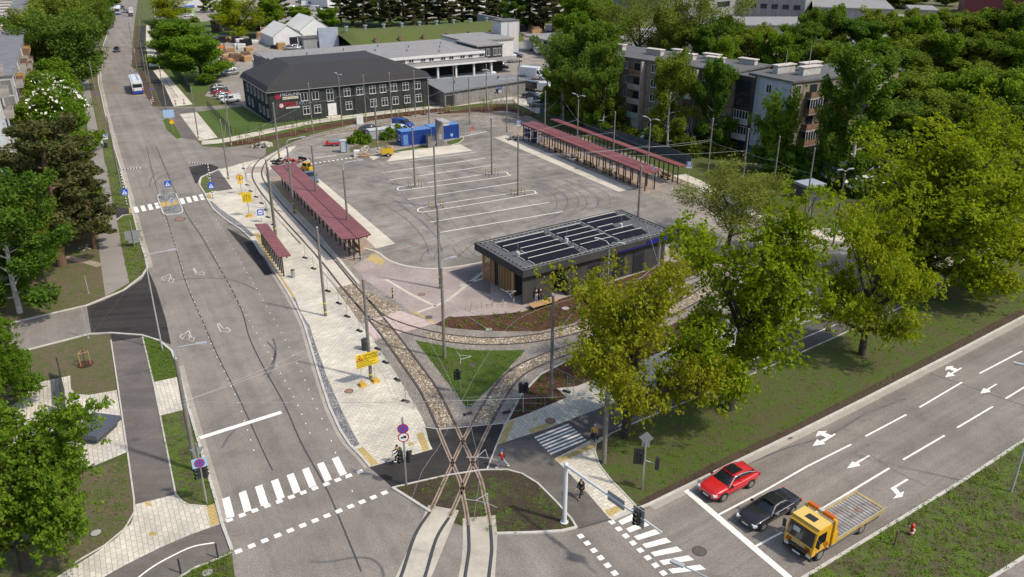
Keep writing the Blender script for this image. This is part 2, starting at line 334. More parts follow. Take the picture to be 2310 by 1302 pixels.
ribbon('lane_marking', cr2(gl('J', [(610, 1315), (690, 1255), (780, 1205), (870, 1165), (965, 1148)])), .13, M_PAINT, 3.4)
sheet('verge', gl('J', [(760, 1335), (880, 1260), (985, 1220), (1045, 1192), (1062, 1335)]), M_VERGE, 3)
kerb(gl('J', [(760, 1335), (880, 1260), (985, 1220), (1045, 1192)]), .12, .08)
# terminal base
RING_OUT = [(588, 359), (640, 330), (700, 305), (800, 280), (900, 262), (1000, 250), (1100, 245), (1180, 255), (1240, 285)]
sheet('terminal_paving', NP((553, 391), *RING_OUT, (1400, 340), (1545, 405), (1700, 470), (1830, 540), (1900, 600), (1850, 690), (1716, 777), (1500, 860), (1330, 930), (1240, 965), (1120, 1004), (1137, 960), (1050, 975), (1000, 966), (960, 961), (948, 934), (923, 892), (896, 847), (868, 806), (844, 771), (813, 730), (782, 685), (757, 650), (726, 612), (681, 557), (572, 412), (557, 406)), M_COBG, 1)
PAVR = [(666, 545), (612, 478), (575, 430), (557, 406), (553, 391), (556, 380), (569, 366), (588, 359)]
sheet('pavement', NP(*KR0, *KR, (976, 1014), (966, 993), (960, 961), (948, 934), (923, 892), (896, 847), (868, 806), (844, 771), (813, 730), (782, 685), (757, 650), (726, 612), (681, 557), *PAVR[1:], (555, 366)), M_PAVER, 2.6)
sheet('gravel_strip', gl('K', [(595, 350), (625, 352), (662, 450), (722, 540), (755, 650), (795, 760), (832, 870), (882, 980), (925, 1080), (985, 1200), (1045, 1310), (985, 1335), (925, 1230), (853, 1075), (813, 955), (773, 822), (733, 684), (693, 542), (643, 432)]), M_GRAV, 3)
sheet('gravel_strip', gl('E', [(1800, 470), (1822, 468), (1900, 540), (2060, 650), (2205, 772), (2160, 785), (2085, 722), (2005, 672), (1935, 622), (1862, 552)]), M_GRAV, 3)
sheet('tactile_strip', gl('K', [(355, -70), (388, -72), (500, 160), (625, 350), (602, 354), (480, 165)]), M_TAC, 3)
sheet('asphalt_or_shade_patch', gl('E', [(2115, 815), (2180, 815), (2300, 1010), (2330, 1120), (2298, 1110)]), M_ASPH_NEW_OR_SHADE, 3)  # cast shadow of the bus shelter roof, painted as dark asphalt
sheet('asphalt_or_shade_patch', gl('K', [(175, -105), (365, 0), (478, 195), (428, 205)]), M_ASPH_NEW_OR_SHADE, 3.2)  # more of the shelter's shadow, painted dark along the kerb
for k_ in (NP(*KR0, *KR[:1]), NP(*KR), NP(*KA), NP((1028 - 58, 1155), (1028 - 100, 1128), (885, 1101)), NP((1120, 1205), (1201, 1203), (1267, 1199), (1301, 1191)), NP(*KL1), NP(*KL2[1:20])): kerb(k_)
kerb(gl('A', [(840, 590), (880, 430), (940, 260), (985, 150), (1010, 60)]))
# dark verge island by the entry
sheet('verge', gl('E', [(1742, 275), (1785, 250), (1868, 385), (1775, 410), (1728, 345)]), M_VERGE, 3)
sheet('asphalt_or_shade_patch', gl('E', [(1630, 180), (1800, 150), (1890, 180), (1870, 215), (1780, 245), (1735, 272), (1718, 312), (1690, 325)]), M_ASPH_NEW_OR_SHADE, 3)
sheet('cycle_path', gl('E', [(1790, 250), (1890, 205), (2010, 370), (1868, 392)]), M_BIKE, 3.1)
sheet('tactile_strip', gl('E', [(1780, 418), (1815, 412), (1830, 450), (1796, 455)]), M_TAC, 3.1)
# far side of the main road: new paths
sheet('cycle_path', gl('A', [(1215, 222), (1258, 220), (1250, 400), (1252, 580), (1212, 580), (1198, 400)]), M_ASPH_NEW_OR_SHADE, 2.6)
sheet('cycle_path', gl('A', [(1250, 615), (1320, 610), (1420, 745), (1500, 922), (1400, 922), (1320, 725)]), M_ASPH_NEW_OR_SHADE, 2.6)
sheet('pavement', gl('A', [(1264, 220), (1330, 222), (1340, 400), (1370, 572), (1292, 576), (1260, 400)]), M_CONC, 2.6)
sheet('pavement', gl('A', [(1322, 610), (1392, 592), (1550, 770), (1665, 902), (1502, 922), (1422, 745)]), M_CONC, 2.6)
sheet('pavement', gl('A', [(1552, 988), (1702, 970), (1882, 1190), (1722, 1217)]), M_PAVER2, 2.7)
sheet('asphalt_or_shade_patch', gl('A', [(1345, 928), (1680, 932), (1698, 965), (1550, 986), (1720, 1217), (1560, 1192), (1490, 1000), (1430, 1018), (1400, 960)]), M_ASPH_MID, 2.4)
sheet('verge', gl('A', [(1408, 1040), (1440, 1022), (1490, 1040), (1568, 1190), (1525, 1200), (1440, 1120)]), M_LUSH, 3)
sheet('soil_strip', gl('A', [(1172, 222), (1210, 224), (1194, 400), (1207, 580), (1142, 572)]), M_SOIL, 2.6)
sheet('soil_strip', gl('A', [(1190, 615), (1240, 612), (1330, 790), (1395, 922), (1310, 905), (1250, 800)]), M_SOIL, 2.6)
sheet('lawn', gl('A', [(1335, 225), (1890, 175), (2300, 160), (2300, 300), (1790, 300), (1960, 640), (1985, 760), (1640, 805), (1400, 575), (1370, 560)]), M_LAWN, 1)
sheet('soil_strip', gl('A', [(1345, 390), (1375, 400), (1420, 565), (1372, 570)]), M_SOIL, 1.6)
sheet('lawn', NP((447, 252), (548, 240), (612, 279), (967, 236), (1000, 240), (990, 252), (612, 303), (500, 312)), M_LAWN, 3)
sheet('lawn', NP((600, 62), (760, 50), (1140, 45), (1150, 95), (760, 108), (700, 70)), M_LAWN, 1)
sheet('yard', NP((462, 216), (545, 238), (612, 279), (967, 236), (1190, 233), (1262, 246), (1340, 160), (1340, 70), (1150, 55), (1135, 80), (960, 110), (730, 108), (700, 88), (470, 78), (505, 165)), M_YARD, 2)
sheet('yard', NP((350, 45), (530, 55), (760, 45), (1100, 40), (1500, 40), (1500, -8), (900, -35), (340, -45)), M_YARD, .6)
sheet('yard', NP((1480, 80), (1900, 110), (2200, 180), (2250, 60), (1900, 15), (1480, 15)), M_YARD, .7)
sheet('meadow', NP((1900, 22), (2330, 24), (2600, -60), (1900, -70)), M_LAWN_DRY, .8)
sheet('field', NP((345, 62), (500, 52), (620, 60), (620, 80), (480, 85), (345, 95)), M_LAWN, 1.2)
# terminal lot
sheet('terminal_lot', NP((604, 368), (650, 343), (720, 322), (800, 304), (880, 291), (960, 277), (1050, 271), (1100, 276), (1135, 290), (1428, 424), (1486, 451), (1530, 475), (1560, 520), (1480, 560), (1200, 620), (1077, 594), (996, 606), (931, 603), (882, 590), (850, 569), (700, 420), (640, 395)), M_LOT, 2)
sheet('platform_paving', NP((605, 400), (640, 395), (690, 400), (850, 560), (825, 562), (795, 597), (770, 582), (680, 490), (612, 414)), M_RAILD, 2.6)
sheet('tactile_strip', gl('R', [(515, 555), (560, 540), (1190, 1290), (1140, 1302)]), M_TAC, 3)
sheet('bus_bay', NP((690, 399), (712, 397), (892, 550), (848, 561)), M_CONC, 3)
sheet('bus_bay', NP((1116, 311), (1140, 305), (1430, 425), (1396, 433)), M_CONC, 3)
sheet('bus_bay', gl('Y', [(1000, 548), (1040, 500), (1090, 425), (1950, 322), (2112, 405)]), M_CONC, 3)
sheet('bus_bay', gl('Y', [(760, 480), (950, 462), (822, 530)]), M_CONC, 3)
sheet('platform_paving', gl('H', [(905, 200), (985, 165), (1250, 190), (2020, 560), (1880, 640), (1780, 600), (1000, 250)]), M_RAILD, 2.6)
sheet('lawn_island', gl('Y', [(760, 472), (1000, 420), (1480, 332), (1532, 366), (1100, 426), (940, 442)]), M_LUSH, 3.2)
sheet('lawn_island', gl('Y', [(1758, 292), (1985, 235), (1997, 258), (1940, 305), (1830, 337), (1780, 325)]), M_LUSH, 3.2)
kerb(gl('Y', [(1758, 292), (1780, 325), (1830, 337), (1940, 305), (1997, 258), (1985, 235)]), .15)
sheet('lawn_island', gl('Y', [(490, 385), (700, 290), (1140, 235), (1140, 330), (900, 352), (700, 400), (540, 430)]), M_LAWN_DRY, 3.2)
sheet('yard_paving', gl('Y', [(560, 440), (880, 360), (1150, 330), (1640, 280), (1960, 225), (1770, 290), (1500, 335), (1100, 415), (760, 470)]), M_PINK, 3.0)
sheet('pink_paving', NP((795, 602), (850, 569), (882, 590), (931, 603), (996, 606), (1077, 594), (1120, 575), (1300, 600), (1500, 520), (1575, 560), (1501, 600), (1398, 632), (1296, 665), (1177, 705), (1100, 712), (1000, 730), (982, 730), (920, 699), (830, 636)), M_PINK, 2.6)
kerb(cr2(NP((820, 560), (850, 569), (882, 590), (931, 603), (996, 606), (1077, 594), (1110, 588))), .3, .05, M_CONC)
ribbon('light_paving_band', gl('K', [(1420, 450), (1540, 408), (1620, 370), (1890, 155)]), .45, M_CONC, 3.2)
ribbon('light_paving_band', gl('K', [(1215, 232), (1380, 330), (1540, 408)]), .35, M_CONC, 3.2)
ribbon('light_paving_band', gl('K', [(1700, 275), (1890, 215)]), .35, M_CONC, 3.2)
sheet('kiosk_shade_paving', gl('K', [(1640, 180), (1900, 100), (1900, 330), (1800, 300)]), paving('shaded_pink_pavers', .24, .14, math.radians(27), (.22, .17, .155), (.18, .145, .13), (.12, .1, .09), .012, .15), 3)  # pink pavers in a darkened colour: the kiosk roof's cast shadow painted in
sheet('track_cobbles', gl('K', [(885, 292), (1000, 262), (1040, 280), (1330, 432), (1105, 502), (1040, 500)]), M_COB, 2.8)
sheet('track_slabs', gl('K', [(1055, 525), (1310, 437), (1540, 520), (1400, 560), (1210, 612), (1140, 640)]), M_PINKSLAB, 2.8)
sheet('track_slabs', gl('K', [(655, 10), (720, -60), (810, -10), (1035, 262), (900, 286), (760, 130)]), M_CONC, 2.5)
sheet('track_slabs', NP((556, 405), (556, 382), (569, 367), (590, 360), (640, 334), (668, 330), (622, 372), (603, 390), (612, 412), (712, 520), (747, 566), (690, 560), (612, 478), (575, 430)), M_CONC, 2.45)
sheet('pink_crossing', gl('F', [(255, 548), (440, 545), (440, 600), (232, 612)]), M_PINK, 2.8)
BED = [(980, 733), (1010, 716), (1100, 711), (1177, 704), (1296, 664), (1420, 624), (1500, 598), (1590, 575), (1580, 612), (1450, 680), (1300, 728), (1215, 748), (1100, 747), (1020, 741)]
sheet('mulch_bed', NP(*BED), M_MULCH, 3)
BED2 = [(1145, 950), (1175, 893), (1220, 845), (1300, 805), (1450, 765), (1600, 690), (1640, 715), (1480, 800), (1300, 872), (1256, 876), (1278, 897), (1200, 930)]
sheet('mulch_bed', NP(*BED2), M_MULCH, 3)
kerb(NP((1137, 960), (1145, 950), (1175, 893), (1220, 845), (1300, 805)), .15, .08)
sheet('pavement', NP((1120, 1004), (1137, 960), (1145, 950), (1200, 930), (1278, 897), (1256, 876), (1300, 872), (1480, 800), (1640, 722), (1720, 690), (1800, 735), (1785, 748), (1716, 777), (1500, 865), (1330, 930), (1240, 965)), M_PAVER2, 2.6)
for q in ([(1100, 520), (1130, 450), (1160, 395), (1200, 385), (1165, 460), (1140, 515)], [(1275, 440), (1385, 400), (1435, 405), (1300, 465)], [(1300, 375), (1330, 372), (1330, 385), (1305, 388)]): sheet('tactile_strip', gl('L', q), M_TAC, 3.2)
TRI = [(937, 768), (978, 776), (1040, 789), (1100, 791), (1185, 790), (1148, 830), (1108, 872), (1060, 918), (1052, 918)]
sheet('lawn_triangle', NP(*TRI), M_LUSH, 3)
sheet('asphalt_or_shade_patch', gl('L', [(345, 660), (715, 555), (670, 425), (760, 437), (950, 420), (1140, 402), (1035, 672), (800, 705), (600, 750), (482, 778)]), M_ASPH_NEW_OR_SHADE, 3)
kerb(gl('L', [(670, 425), (760, 437), (950, 420), (1140, 402)]), .12, .03)
kerb(gl('L', [(1145, 395), (1090, 530), (1035, 672)]), .12, .03)
BP_LOW = [(2300, 562), (2023, 698), (1969, 723), (1712, 838), (1616, 879), (1525, 916), (1430, 955), (1332, 993)]
sheet('cycle_path', NP((1099, 1059), (1120, 1004), (1240, 965), (1330, 930), (1500, 865), (1716, 777), (1785, 748), (1947, 682), (2150, 598), (2300, 535), *BP_LOW, (1251, 1035), (1286, 1070), (1332, 1120), (1378, 1174), (1309, 1193), (1301, 1191), (1290, 1170), (1255, 1131), (1213, 1089), (1178, 1068), (1143, 1059)), M_BIKE, 2.8)
sheet('cycle_path', gl('L', [(1090, 532), (1310, 485), (1420, 598), (1520, 700), (1640, 830), (1760, 970), (1580, 1020), (1560, 1015), (1530, 960), (1440, 860), (1330, 750), (1240, 695), (1150, 672), (1037, 672)]), M_ASPH_MID, 3.1)
kerb(NP(*BP_LOW[:-1], (1375, 980)), .12, .06)
sheet('pavement', NP((1251, 1035), (1286, 1070), (1332, 1120), (1378, 1174), (1435, 1142), (1405, 1110), (1379, 1084), (1352, 1049), (1342, 1018), (1345, 1000), (1375, 982), (1332, 993)), M_PAVER, 3.2)
for q in ([(1440, 612), (1640, 525), (1680, 520), (1660, 545), (1455, 635)], [(1720, 915), (1800, 885), (1825, 905), (1755, 950)]): sheet('tactile_strip', gl('L', q), M_TAC, 3.6)
for q in ([(620, 465), (660, 455), (698, 555), (660, 568)], [(272, 555), (310, 542), (400, 640), (355, 655)], [(570, 515), (600, 512), (608, 530), (578, 535)]): sheet('tactile_strip', gl('L', q), M_TAC, 3.4)
sheet('tactile_strip', NP((840, 572), (870, 588), (860, 600), (828, 585)), M_TAC, 3.2)
sheet('tactile_strip', gl('Q', [(660, 5), (720, 5), (1070, 175), (1000, 180)]), M_TAC, 3.4)
sheet('lawn', NP((1375, 982), (1345, 1000), (1342, 1018), (1352, 1049), (1379, 1084), (1405, 1110), (1440, 1148), (1466, 1138), (1658, 1044), (1807, 972), (1951, 900), (2146, 800), (2310, 714), (2700, 510), (2600, 440), (2300, 562), *BP_LOW[1:6]), M_LAWN_DARK, 2.2)
ribbon('soil_strip', NP((1450, 1143), (1652, 1040), (1800, 970), (1944, 896), (2140, 794), (2310, 704)), 1.3, M_SOIL, 2.6)
kerb(NP((1375, 982), (1345, 1000), (1342, 1018), (1352, 1049), (1379, 1084), (1405, 1110), (1435, 1142)), .12, .06)
ISL = gl('L', [(482, 780), (600, 752), (800, 707), (1000, 677), (1035, 675), (1150, 674), (1240, 698), (1330, 753), (1440, 863), (1528, 962), (1555, 1012)]) + NP((1267, 1197), (1201, 1201), (1120, 1203), (1047, 1187), (1028, 1180), (970, 1153), (885, 1101))
sheet('soil_island', ISL, lawn('weedy_soil', ((.06, .10, .014), (.085, .14, .02), (.12, .19, .03)), (.075, .052, .033), .43, sc=.35), 3)
kerb(gl('L', [(482, 780), (600, 752), (800, 707), (1000, 677), (1035, 675), (1150, 674), (1240, 698), (1330, 753), (1440, 863), (1528, 962), (1560, 1015)]), .15, .06)
sheet('road', NP((1530, 478), (1760, 505), (1900, 518), (2310, 540), (2420, 590), (2300, 545), (2150, 600), (1947, 682), (1800, 735), (1720, 690), (1650, 640), (1570, 560)), M_YARD, 2.4)
sheet('mulch_bed', gl('I', [(700, 380), (750, 375), (905, 445), (895, 458), (760, 448)]), M_MULCH, 2.8)
ribbon('pavement', cr2(NP((1530, 395), (1640, 445), (1740, 497), (1850, 530), (2000, 545))), 3, M_CONC, 2.6)
ribbon('dirt_path', cr2(gl('D', [(560, 1050), (740, 1110), (900, 1160), (1050, 1210), (1200, 1170)])), 1.4, M_RAILD, 1)
ribbon('pavement', cr2(NP((455, 322), (500, 318), (560, 306), (700, 277), (860, 255), (1000, 240), (1150, 222), (1185, 235), (1225, 255))), 3.2, M_CONC, 3.6)
ribbon('mulch_strip', cr2(NP((512, 327), (600, 314), (700, 293), (800, 274), (900, 259), (1000, 248))), 3.2, M_MULCH, 3.2)
sheet('mulch_bed', gl('C', [(-20, 975), (300, 930), (520, 905), (560, 905), (640, 950), (830, 1020), (900, 1062), (740, 1005), (560, 960), (300, 968), (0, 985)]), M_MULCH, 3.8)
# ---------------------------------------------------------------- tram tracks
M_RAILS = plain('polished_rail', (.16, .15, .14), .35, .7)
def track(name, px, steel=None, dirt=None, cob=None, sm=5):
    c = cr2([tuple(G(p))[:2] for p in px], sm)
    mb = MB(); mb2 = MB(); mb3 = MB()
    L_, R_ = [], []
    for i, p in enumerate(c):
        a = Vector(c[max(i - 1, 0)]); b = Vector(c[min(i + 1, len(c) - 1)]); d = (b - a).normalized(); q = Vector((-d.y, d.x)) * .78
        L_.append(Vector(p) + q); R_.append(Vector(p) - q)
    for r in (L_, R_): strip_quads(mb, r, .085, .046, 0, .01)
    for r, s in ((L_, 1), (R_, -1)):
        strip_quads(mb2, r, .34 if dirt else .24, .0215)
    o = mb.build(name, M_RAILS if steel else M_RAIL); o['kind'] = 'structure'
    o = mb2.build('rail_groove', M_TAR if dirt is None else M_RAILD); o['kind'] = 'structure'
    if cob:
        strip_quads(mb3, c[cob[0] * sm:cob[1] * sm + 1], 1.35, .0185); o = mb3.build('track_cobbles', M_COB); o['kind'] = 'structure'
    return c
T2 = [(1072, 1340), (1076, 1300), (1082, 1255), (1083.5, 1232), (1081, 1185), (1075.5, 1150), (1069, 1120), (1062, 1086), (1045, 1047), (1021, 994), (1008, 963), (967, 880), (922, 816), (879, 757), (851.5, 723), (817, 681), (781, 640), (745, 595), (704.7, 550), (640, 480), (601, 434), (580.6, 400), (583, 377), (597, 359.5), (621, 342), (661, 321), (730, 303), (787, 293), (892, 276), (1022, 261), (1098, 256), (1160, 262), (1210, 278), (1255, 297), (1400, 353), (1548, 416), (1620, 452), (1690, 500), (1718, 545), (1690, 590), (1600, 625), (1536, 645)]
T1 = [(914, 1340), (932, 1300), (960, 1212), (991, 1162), (1004, 1136), (1019.6, 1100), (1043, 1046), (1067, 994), (1086, 956), (1120, 896), (1147, 858), (1174, 835), (1205, 819), (1260, 797), (1350, 768), (1450, 730), (1536, 690), (1600, 650), (1650, 600)]
T3 = [(817, 681), (851.5, 715), (905, 738), (960, 753), (1020, 764), (1100, 770), (1200, 764), (1300, 743), (1400, 708), (1500, 662), (1600, 612)]
track('tram_rails', T2[:5], steel=1); track('tram_rails', T2[4:11], dirt=1); track('tram_rails', T2[10:], cob=(0, 4)); track('tram_rails', T1[:4], steel=1); track('tram_rails', T1[3:9], dirt=1); track('tram_rails', T1[8:], cob=(0, 9)); track('tram_rails', T3, cob=(3, 9))
mbx = MB(); strip_quads(mbx, [tuple(G(p))[:2] for p in ((720, 303), (787, 293), (892, 276), (1022, 261), (1098, 256), (1160, 262), (1210, 278), (1255, 297), (1400, 353), (1548, 416))], 1.35, .0185); mbx.build('track_cobbles', M_COB)['kind'] = 'structure'
for q, nmz in (([(560, 255), (1000, 335), (600, 1302), (420, 1700), (-120, 1700), (80, 1302)], 'track_slab'), ([(1055, 450), (1530, 405), (1560, 690), (1550, 900), (1525, 1302), (1480, 1700), (900, 1700), (995, 1302), (1040, 1050), (1060, 800)], 'track_slab')): sheet(nmz, gl('P', q), M_CONCW, 3.9)
mbx = MB(); strip_quads(mbx, gl('R', [(425, 395), (430, 430), (480, 560), (700, 830), (1160, 1310)]) + gl('K', [(860, 50), (960, 170), (1040, 265)]), .35, .22, 0, 0); mbx.build('kerb', M_CONC)['kind'] = 'structure'
# ---------------------------------------------------------------- road markings
def zebra(name, a0, a1, b0, b1, k, duty, lv=5, skip0=0.0, mat=None):  # bars between the lines a0-a1 and b0-b1 (world points)
    qs = []
    for i in range(k):
        t0 = (i + skip0) / k; t1 = (i + skip0 + duty) / k
        qs.append([a0.lerp(a1, t0), a0.lerp(a1, t1), b0.lerp(b1, t1), b0.lerp(b1, t0)])
    return quads(name, qs, mat or M_PAINT, lv)
zebra('crosswalk_marking', g('J', 1000, 952), g('L', 210, 580), g('J', 1022, 1043), g('L', 262, 680), 8, .45)
LQ = [[(540, 1120), (556, 1108)], ]
def dashes_px(name, a, b, wd, k, duty): # k rectangular blocks along a-b (px)
    A, B = G(a), G(b); d = (B - A).normalized(); q = Vector((-d.y, d.x, 0)) * wd / 2; L_ = (B - A)
    return quads(name, [[A + L_ * (i / k) - q, A + L_ * ((i + duty) / k) - q, A + L_ * ((i + duty) / k) + q, A + L_ * (i / k) + q] for i in range(k)], M_PAINT, 5)
dashes_px('crossing_edge_marking', (510, 1176), (830, 1058), .42, 12, .52)
dashes_px('crossing_edge_marking', (530, 1247), (886, 1105), .42, 13, .52)
dashes_px('crossing_edge_marking', n('M', 175, 628), n('M', 480, 930), .42, 8, .52)
dashes_px('crossing_edge_marking', n('M', 15, 700), n('M', 225, 930), .42, 6, .52)
zebra('crosswalk_marking', g('M', 215, 632), g('M', 520, 925), g('M', 300, 590), g('M', 700, 905), 7, .5)
zebra('crosswalk_marking', g('E', 1150, 530), g('E', 1390, 482), g('E', 1170, 577), g('E', 1412, 530), 4, .58)
zebra('crosswalk_marking', g('E', 1548, 455), g('E', 1770, 410), g('E', 1570, 503), g('E', 1795, 455), 4, .60)
zebra('crosswalk_marking', g('L', 1310, 485), g('L', 1415, 595), g('L', 1510, 405), g('L', 1625, 508), 7, .52)
ribbon('stop_line', gl('J', [(900, 676), (1268, 560)]), .5, M_PAINT, 5)
ribbon('stop_line', gl('M', [(567, 472), (905, 760), (1100, 925)]), .5, M_PAINT, 5)
for pts in ([(725, 604), (980, 470), (1190, 350), (1418, 236)], [(910, 770), (1060, 690)], [(1230, 590), (1380, 500), (1616, 358)], [(1492, 194), (1703, 82)], [(1770, 45), (1990, -85)], [(1686, 315), (1900, 190)], [(1965, 150), (2150, 40)], [(2215, 0), (2500, -175)], [(2080, -130), (2300, -245)]): ribbon('lane_marking', gl('M', pts), .16, M_PAINT, 5.6)
ribbon('lane_marking', cr2(NP((1395, 963), (1505, 890), (1600, 855), (1745, 792), (1880, 735), (2025, 680), (2160, 620))), .12, M_PAINT, 5)
# worn dotted lane lines of the main road
for pts in ([(520, 440), (560, 560), (620, 680), (700, 830)],): pass
ribbon('dotted_lane_marking', cr2(NP((436, 497), (470, 548), (505, 622), (548, 700), (590, 770), (632, 840), (672, 915), (700, 980))), .075, M_PAINT, 4.4, (.25, 1.35))
ribbon('dotted_lane_marking', cr2(NP((372, 492), (398, 560), (422, 640), (455, 720), (482, 790), (512, 850), (545, 930), (580, 1040))), .075, M_PAINT, 4.4, (.25, 1.35))
ribbon('dotted_lane_marking', cr2(NP((488, 497), (525, 560), (560, 620), (600, 690), (640, 760), (680, 840), (705, 900), (740, 975), (760, 1030), (800, 1120))), .075, M_PAINT, 4.4, (.3, 1.5))
ribbon('tar_seam', cr2(NP((330, 330), (352, 420), (375, 490), (395, 555), (420, 640), (455, 720), (490, 800), (540, 900), (590, 1010), (615, 1062))), .1, M_TAR, 4.2)
ribbon('tar_seam', cr2(NP((352, 330), (390, 420), (425, 490), (452, 530), (475, 570), (510, 630), (545, 700), (562, 760), (590, 820), (640, 910), (680, 1000), (735, 1100), (770, 1180), (815, 1290))), .12, M_TAR, 4.2)
ribbon('tar_seam', cr2(NP((205, 755), (300, 640), (330, 612))), .06, M_TAR, 4.1)
ribbon('tar_seam', cr2(NP((200, 690), (204, 720), (207, 752))), .06, M_TAR, 4.1)
ribbon('tar_seam', gl('M', [(0, 672), (170, 622)]), .08, M_TAR, 4.2)
CROPS['c'] = (1780, 800, .41406)
for pl in ([(255, 437), (188, 478), (196, 488), (128, 500), (152, 462), (168, 472), (248, 431)], [(942, 77), (888, 107), (905, 116), (850, 124), (868, 95), (880, 103), (936, 72)], [(443, 553), (378, 592), (388, 607), (315, 622), (345, 582), (358, 590), (434, 549)], [(1135, 163), (1090, 190), (1098, 205), (1040, 214), (1060, 183), (1075, 190), (1127, 160)], [(640, 678), (650, 684), (582, 726), (606, 755), (628, 745), (615, 777), (565, 786), (586, 766), (552, 730)]): quads('lane_arrow_marking', [gl('c', pl)], M_PAINT, 5)
for pl in ([(232, 441), (196, 427), (207, 417), (158, 420), (144, 448), (172, 440), (205, 455)], [(928, 84), (890, 71), (896, 63), (858, 66), (850, 86), (872, 80), (905, 95)]): quads('lane_arrow_marking', [gl('c', pl)], M_PAINT, 5.4)
ribbon('tar_seam', gl('c', [(760, 100), (1000, 182), (1300, 287)]), .07, M_TAR, 4.4); ribbon('tar_seam', cr2(gl('c', [(440, 545), (560, 625), (640, 665), (740, 715)])), .06, M_RUB, 4.2)
M_DUST = asphalt('dusty_gutter', (.36, .315, .255), var=.15, rot=0, streak=.05)
for pts, w_ in ((NP(*[(x + 3, y + 6) for x, y in KA[1:]]), .8), (NP(*[(x - 5, y + 1) for x, y in KR[9:]]), .55), (NP(*[(x + 6, y) for x, y in KL2[5:20]]), .6), (NP(*[(x + 6, y - 4) for x, y in KL1[1:5]]), .6)): ribbon('road_gutter', cr2(pts, 4), w_, M_DUST, 3.8)
def outline_arrow(pts):                               # worn arrows: only the outline is left
    ribbon('worn_arrow_marking', pts + pts[:1], .09, M_PAINT_OLD, 4.6)
R0 = lambda *p: [n_ for n_ in (G((300 + x * .2, 540 + y * .2)) for x, y in p)]
outline_arrow(R0((415, 392), (435, 450), (462, 450), (445, 498), (392, 465), (415, 460), (405, 425), (352, 450), (358, 468), (320, 445), (345, 418), (350, 430), (398, 400)))
outline_arrow(R0((630, 1028), (660, 1108), (693, 1108), (672, 1160), (612, 1128), (640, 1122), (628, 1070), (565, 1105), (572, 1132), (530, 1100), (555, 1065), (560, 1085), (615, 1045)))
outline_arrow(R0((692, 325), (718, 376), (772, 376), (772, 362), (808, 382), (795, 412), (788, 398), (712, 398), (678, 330)))
outline_arrow(gl('J', [(985, 158), (1003, 182), (1020, 182), (1020, 176), (1038, 190), (1025, 204), (1022, 196), (994, 196), (978, 162)]))
# traffic island on the main road
TI = [(1360, 440), (1375, 420), (1400, 412), (1495, 408), (1520, 412), (1535, 450), (1578, 550), (1575, 570), (1550, 585), (1440, 597), (1415, 590), (1400, 560)]
sheet('traffic_island', gl('E', TI), M_GRAV, 8); kerb(gl('E', TI + TI[:1]), .2, .12)
sheet('traffic_island', gl('E', [(1378, 490), (1530, 460), (1548, 500), (1398, 532)]), M_TAC, 9)
# terminal lot lines
for a, b in (((85, 430), (692, 349)), ((40, 492), (757, 391)), ((88, 543), (245, 522)), ((290, 515), (820, 437)), ((215, 678), (995, 558)), ((367, 836), (1200, 698)), ((443, 907), (1292, 762))): ribbon('parking_line', gl('H', [a, b]), .16, M_PAINT, 3.4)
for pts in ([(300, 570), (165, 590), (145, 603), (160, 616), (250, 605), (880, 520), (910, 503), (900, 489), (860, 489), (770, 500), (350, 563)], [(380, 722), (300, 738), (285, 752), (300, 763), (400, 755), (1060, 645), (1100, 632), (1095, 620), (1060, 617), (930, 635), (420, 712)]): ribbon('parking_line', cr2(gl('H', pts), 4), .16, M_PAINT, 3.4)
for a, b in ((n('Y', 30, 508), n('Y', 350, 462)), (n('Y', 0, 578), n('Y', 620, 488)), (n('H', 160 + 420, 245), n('H', 770, 205))): dashes_px('dashed_marking', a, b, .45, 11, .5)
# joints and tyre marks on the lot
for a, b in (((350, 400), (760, 960)), ((0, 420), (700, 1150)), ((420, 420), (980, 1000)), ((560, 380), (1330, 880)), ((690, 350), (1500, 760)), ((100, 560), (380, 850)), ((780, 300), (1500, 640)), ((240, 430), (560, 880))): ribbon('tar_seam', gl('H', [a, b]), .05, M_TAR, 2.8)
for pts in ([(900, 560), (1080, 585), (1220, 640), (1250, 720), (1180, 790), (1000, 850)], [(960, 540), (1150, 570), (1300, 650), (1320, 730), (1220, 810), (1020, 880)], [(1000, 520), (1250, 560), (1430, 650), (1450, 730), (1330, 800)], [(1050, 505), (1300, 540), (1520, 640), (1540, 720)], [(560, 985), (640, 950), (700, 960), (640, 1010), (560, 1080)], [(420, 1000), (330, 1050), (300, 1110)], [(520, 1010), (600, 1080), (760, 1100)], [(20, 640), (120, 680), (260, 790), (380, 900)], [(60, 720), (220, 830), (330, 960), (360, 1060)]):
    ribbon('tyre_mark', cr2(gl('H', pts)), .16, M_RUB, 2.7); ribbon('tyre_mark', cr2([p + Vector((1.7, .5, 0)) for p in gl('H', pts)]), .14, M_RUB, 2.75)
for cr_, pts in (('E', [(1290, 345), (1330, 250), (1480, 190), (1700, 150)]), ('E', [(1330, 330), (1400, 260), (1560, 215), (1740, 165)]), ('E', [(1440, 330), (1500, 290), (1640, 250)]), ('K', [(440, 640), (490, 700), (470, 790), (420, 860)]), ('K', [(480, 620), (500, 700), (480, 800), (440, 880)]), ('L', [(0, 1215), (120, 1212), (250, 1190), (350, 1195), (410, 1240), (430, 1302)]), ('J', [(1000, 720), (1030, 670), (1060, 640)]), ('E', [(1390, 1180), (1600, 1150), (1850, 1140), (2050, 1170), (2230, 1250)]), ('M', [(860, 345), (1100, 250), (1300, 190), (1490, 80), (1700, 0)])): ribbon('tyre_mark', cr2(gl(cr_, pts)), .2, M_RUB, 3.6)
